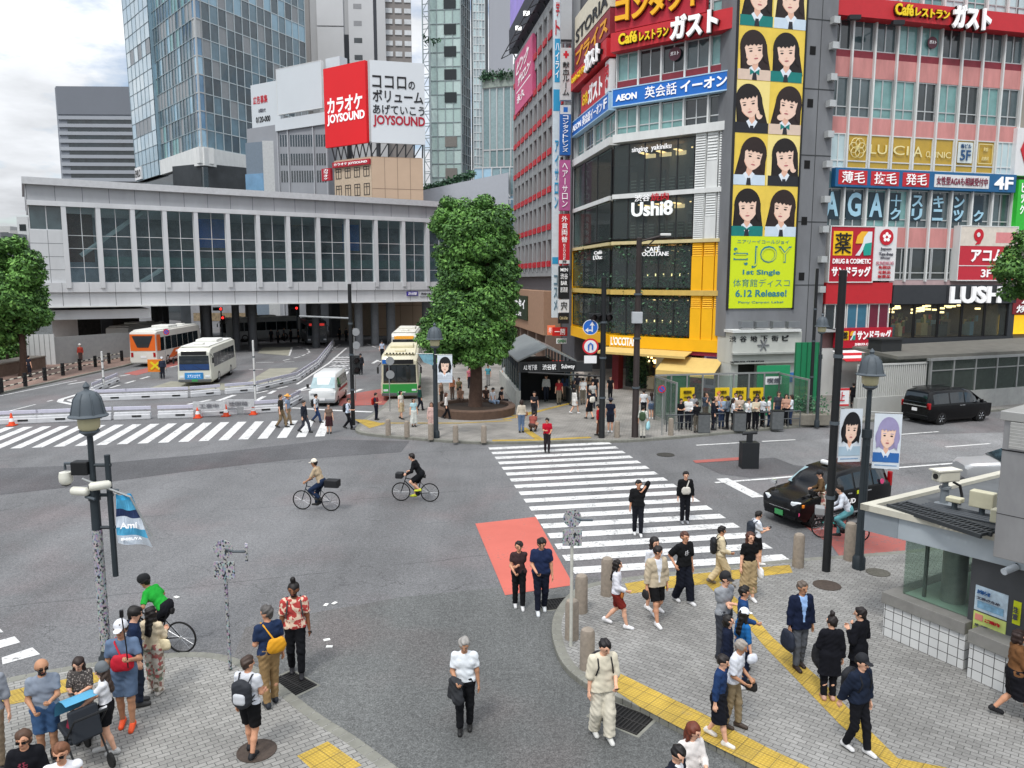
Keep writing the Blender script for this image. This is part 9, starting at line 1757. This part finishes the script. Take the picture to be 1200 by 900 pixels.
for d_ in(-.55,-.28,0):m.fbox(Ft,0,L_,zr+.05,zr+.13,d_-.03,d_+.03)
mk('lattice',m,M('#33373a',.6,.2),t,True);m=MB();r=rnd(5)
for i in range(5):d_=.25+.12*i;m.tube([g_(.6,.5+d_,zr+.04),g_(2.2,.4+d_,zr+.05+.05*r.random()),g_(4.5,.5+d_,zr+.04)],.03,6)
tag(mk('roof_pipes',m,M('#4a4e52',.5,.3),smooth=60),'bundle of grey pipes running along the booth roof','pipes');t=thing('security_camera','white bullet camera under the booth eaves at the right edge','camera',Fo.pt(Fo.uv(1189,652)[0],zr-fh+.05,.12));mk('housing',MB().tube([(-.2,-.1,-.05),(.1,.02,0)],.065,10),M('#c9cfd4',.4),t,smooth=50);mk('bracket',MB().tube([(.1,.02,0),(.18,.1,.1)],.035,6),POLEK,t)
q=G(98,896,.12);t=thing('pushchair','light blue hooded pushchair among the waiting people','pushchair',q,.9);LB=M('#4f93b4',.8,var=.1);ring=[((-.24+.48*j/8),.34*math.cos(math.pi*i/8)-.0,.80+.36*math.sin(math.pi*i/8))for i in range(9)for j in range(9)];mk('hood',MB().add(ring,[(i*9+j,i*9+j+1,i*9+j+10,i*9+j+9)for i in range(5)for j in range(8)]),LB,t,smooth=60);mk('seat',MB().box((0,.1,.58),(.44,.5,.1),0,0,.3).box((0,-.18,.78),(.44,.1,.5),0,0,-.3),M('#20252c',.8),t,bevel=.03);m=MB()
for sx in(-.24,.24):m.tube([(sx,.45,.14),(sx,-.1,.62),(sx,-.42,1.0)],.016,6);m.tube([(sx,-.42,.14),(sx,.0,.6)],.016,6)
m.tube([(-.24,-.42,1.0),(.24,-.42,1.0)],.02,6);mk('frame',m,POLEK,t)
for sx in(-.25,.25):
 for y in(-.42,.45):mk('wheel',MB().tube([(sx-.02,y,.12),(sx+.02,y,.12)],.12,16),TYRE,t)
LEAF=[M(c,.55,var=.22,scale=2.5,spec=.25)for c in('#4f763a','#608c42','#3a5a2e','#76a250')]
def crown(name,parent,clumps,n_,size,seed,loc):
 rg=np.random.default_rng(seed);V,F_,mi=[],[],[]
 for c,rad in clumps:
  k=int(n_*(rad**2));d=rg.normal(size=(k,3));d/=np.linalg.norm(d,axis=1)[:,None];rr=rad*(rg.uniform(.35,1,k)**.45)*(1+.12*np.sin(d[:,0]*7+d[:,2]*9+c[0]));p=np.array(c)+d*rr[:,None]*np.array([1,1,.82])-np.array(loc)
  nn=d*.9+rg.normal(size=(k,3))*.55+np.array([0,0,.45]);nn/=np.linalg.norm(nn,axis=1)[:,None];a=np.cross(nn,rg.normal(size=(k,3)));a/=np.linalg.norm(a,axis=1)[:,None];b=np.cross(nn,a);s=(size*rg.uniform(.6,1.35,k))[:,None]
  V.append(np.stack([p-a*s,p+b*s*.55-nn*s*.12,p+a*s,p-b*s*.55-nn*s*.12],1).reshape(-1,3));base=rg.integers(0,3);mi.append(np.where(rg.random(k)<.55,base,rg.integers(0,4,k)))
 V=np.concatenate(V);n=len(V)//4;return npmesh(name,V,np.arange(n*4).reshape(n,4),LEAF,np.concatenate(mi),parent,False)
def tree(label,base,outline,tr,seed,dens=900,size=.13,trunk_top=None,dy=.75,bark='#4a382e',rows=None):
 """outline: (row v, left u, right u) of the crown in the photograph, turned into real widths at the tree's distance"""
 r=rnd(seed);t=thing('street_tree',label,'tree',base);Yc=base.y;cl=[]
 for(v,ul,ur)in outline:
  a,b=AT(ul,v,Yc),AT(ur,v,Yc);w=(b.x-a.x)/2;cx=(a.x+b.x)/2;z=a.z
  rad=min(max(w*.40,.5),1.3);k=max(2,int(w/rad*3.0))
  for j in range(k):
   an=2*math.pi*(j+r.random()*.8)/k;rd=rad*r.uniform(.55,1.12);q=(w-rd*.85)*r.uniform(.9,1.08);cl.append(((cx+q*math.cos(an),Yc+q*dy*math.sin(an),z+r.uniform(-.5,.5)),rd))
  cl.append(((cx,Yc,z),rad*.9))
 crown('crown',t,cl,dens,size,seed,base);m=MB();top=max(c[0][2]for c in cl)-base.z
 m.tube([(0,0,0),(.05,0,.4),(.12,.05,2.2),(.05,0,top*.55),(0,0,top*.8)],[tr*1.35,tr,tr*.82,tr*.5,tr*.15],12);
 for i in range(9):c=cl[(i*7)%len(cl)][0];z=r.uniform(2.0,top*.5);m.tube([(.08,0,z),((c[0]-base.x)*.5,(c[1]-base.y)*.5,(z+c[2]-base.z)/2+.3),(c[0]-base.x,c[1]-base.y,c[2]-base.z)],[tr*.4,tr*.25,tr*.08],7)
 mk('trunk',m,M(bark,.9,var=.35,scale=5,bump=.4),t,smooth=50);return t
bt=G(556,484,.12);tree('large dense green tree in a round stone planter on the far corner',bt,[(246,514,580),(256,503,597),(270,502,605),(288,507,607),(306,515,608),(326,513,609),(346,505,608),(364,496,608),(382,491,607),(398,490,604),(410,499,596)],.42,5,1350,.105)
t=thing('tree_planter','round brown stone planter ring under the big tree','planter',bt);mk('rim',MB().lathe([(2.35,0),(2.4,.45),(2.35,.5),(2.0,.5),(1.98,.3)],n=36),M('#5d4a3e',.85,var=.25,scale=4),t,smooth=30);mk('soil',MB().lathe([(1.98,.34),(.1,.42)],n=30),M('#33281f',.95,var=.3),t)
bl_=G(14,446,.12)+Vector((-1,3,0));tree('leafy green tree at the left edge before the walkway',bl_,[(290,-30,30),(308,-50,46),(328,-60,52),(348,-60,54),(366,-50,56),(384,-30,44),(398,-20,26)],.3,8,700,.16)
r=rnd(19);t=thing('shrub','dark drooping shrub below the left edge tree','shrub',G(8,436,.12));cl=[((G(u,432,0).x,G(u,432,0).y,AT(u,v,G(u,432,0).y).z),1.0)for u,v in((-10,400),(4,405),(14,412),(20,402),(0,420),(12,422))];crown('foliage',t,cl,420,.15,20,tuple(t.location));mk('stem',MB().tube([(0,0,0),(.1,.1,1.5)],.12,6),M('#3a2c24',.9),t)
br_=G(1226,490,.12);tree('evergreen street tree reaching in at the right edge',br_,[(285,1188,1250),(300,1176,1260),(318,1164,1260),(333,1172,1255)],.22,12,900,.11)
for i,(u,v,w_)in enumerate(((8,440,3),)):pass
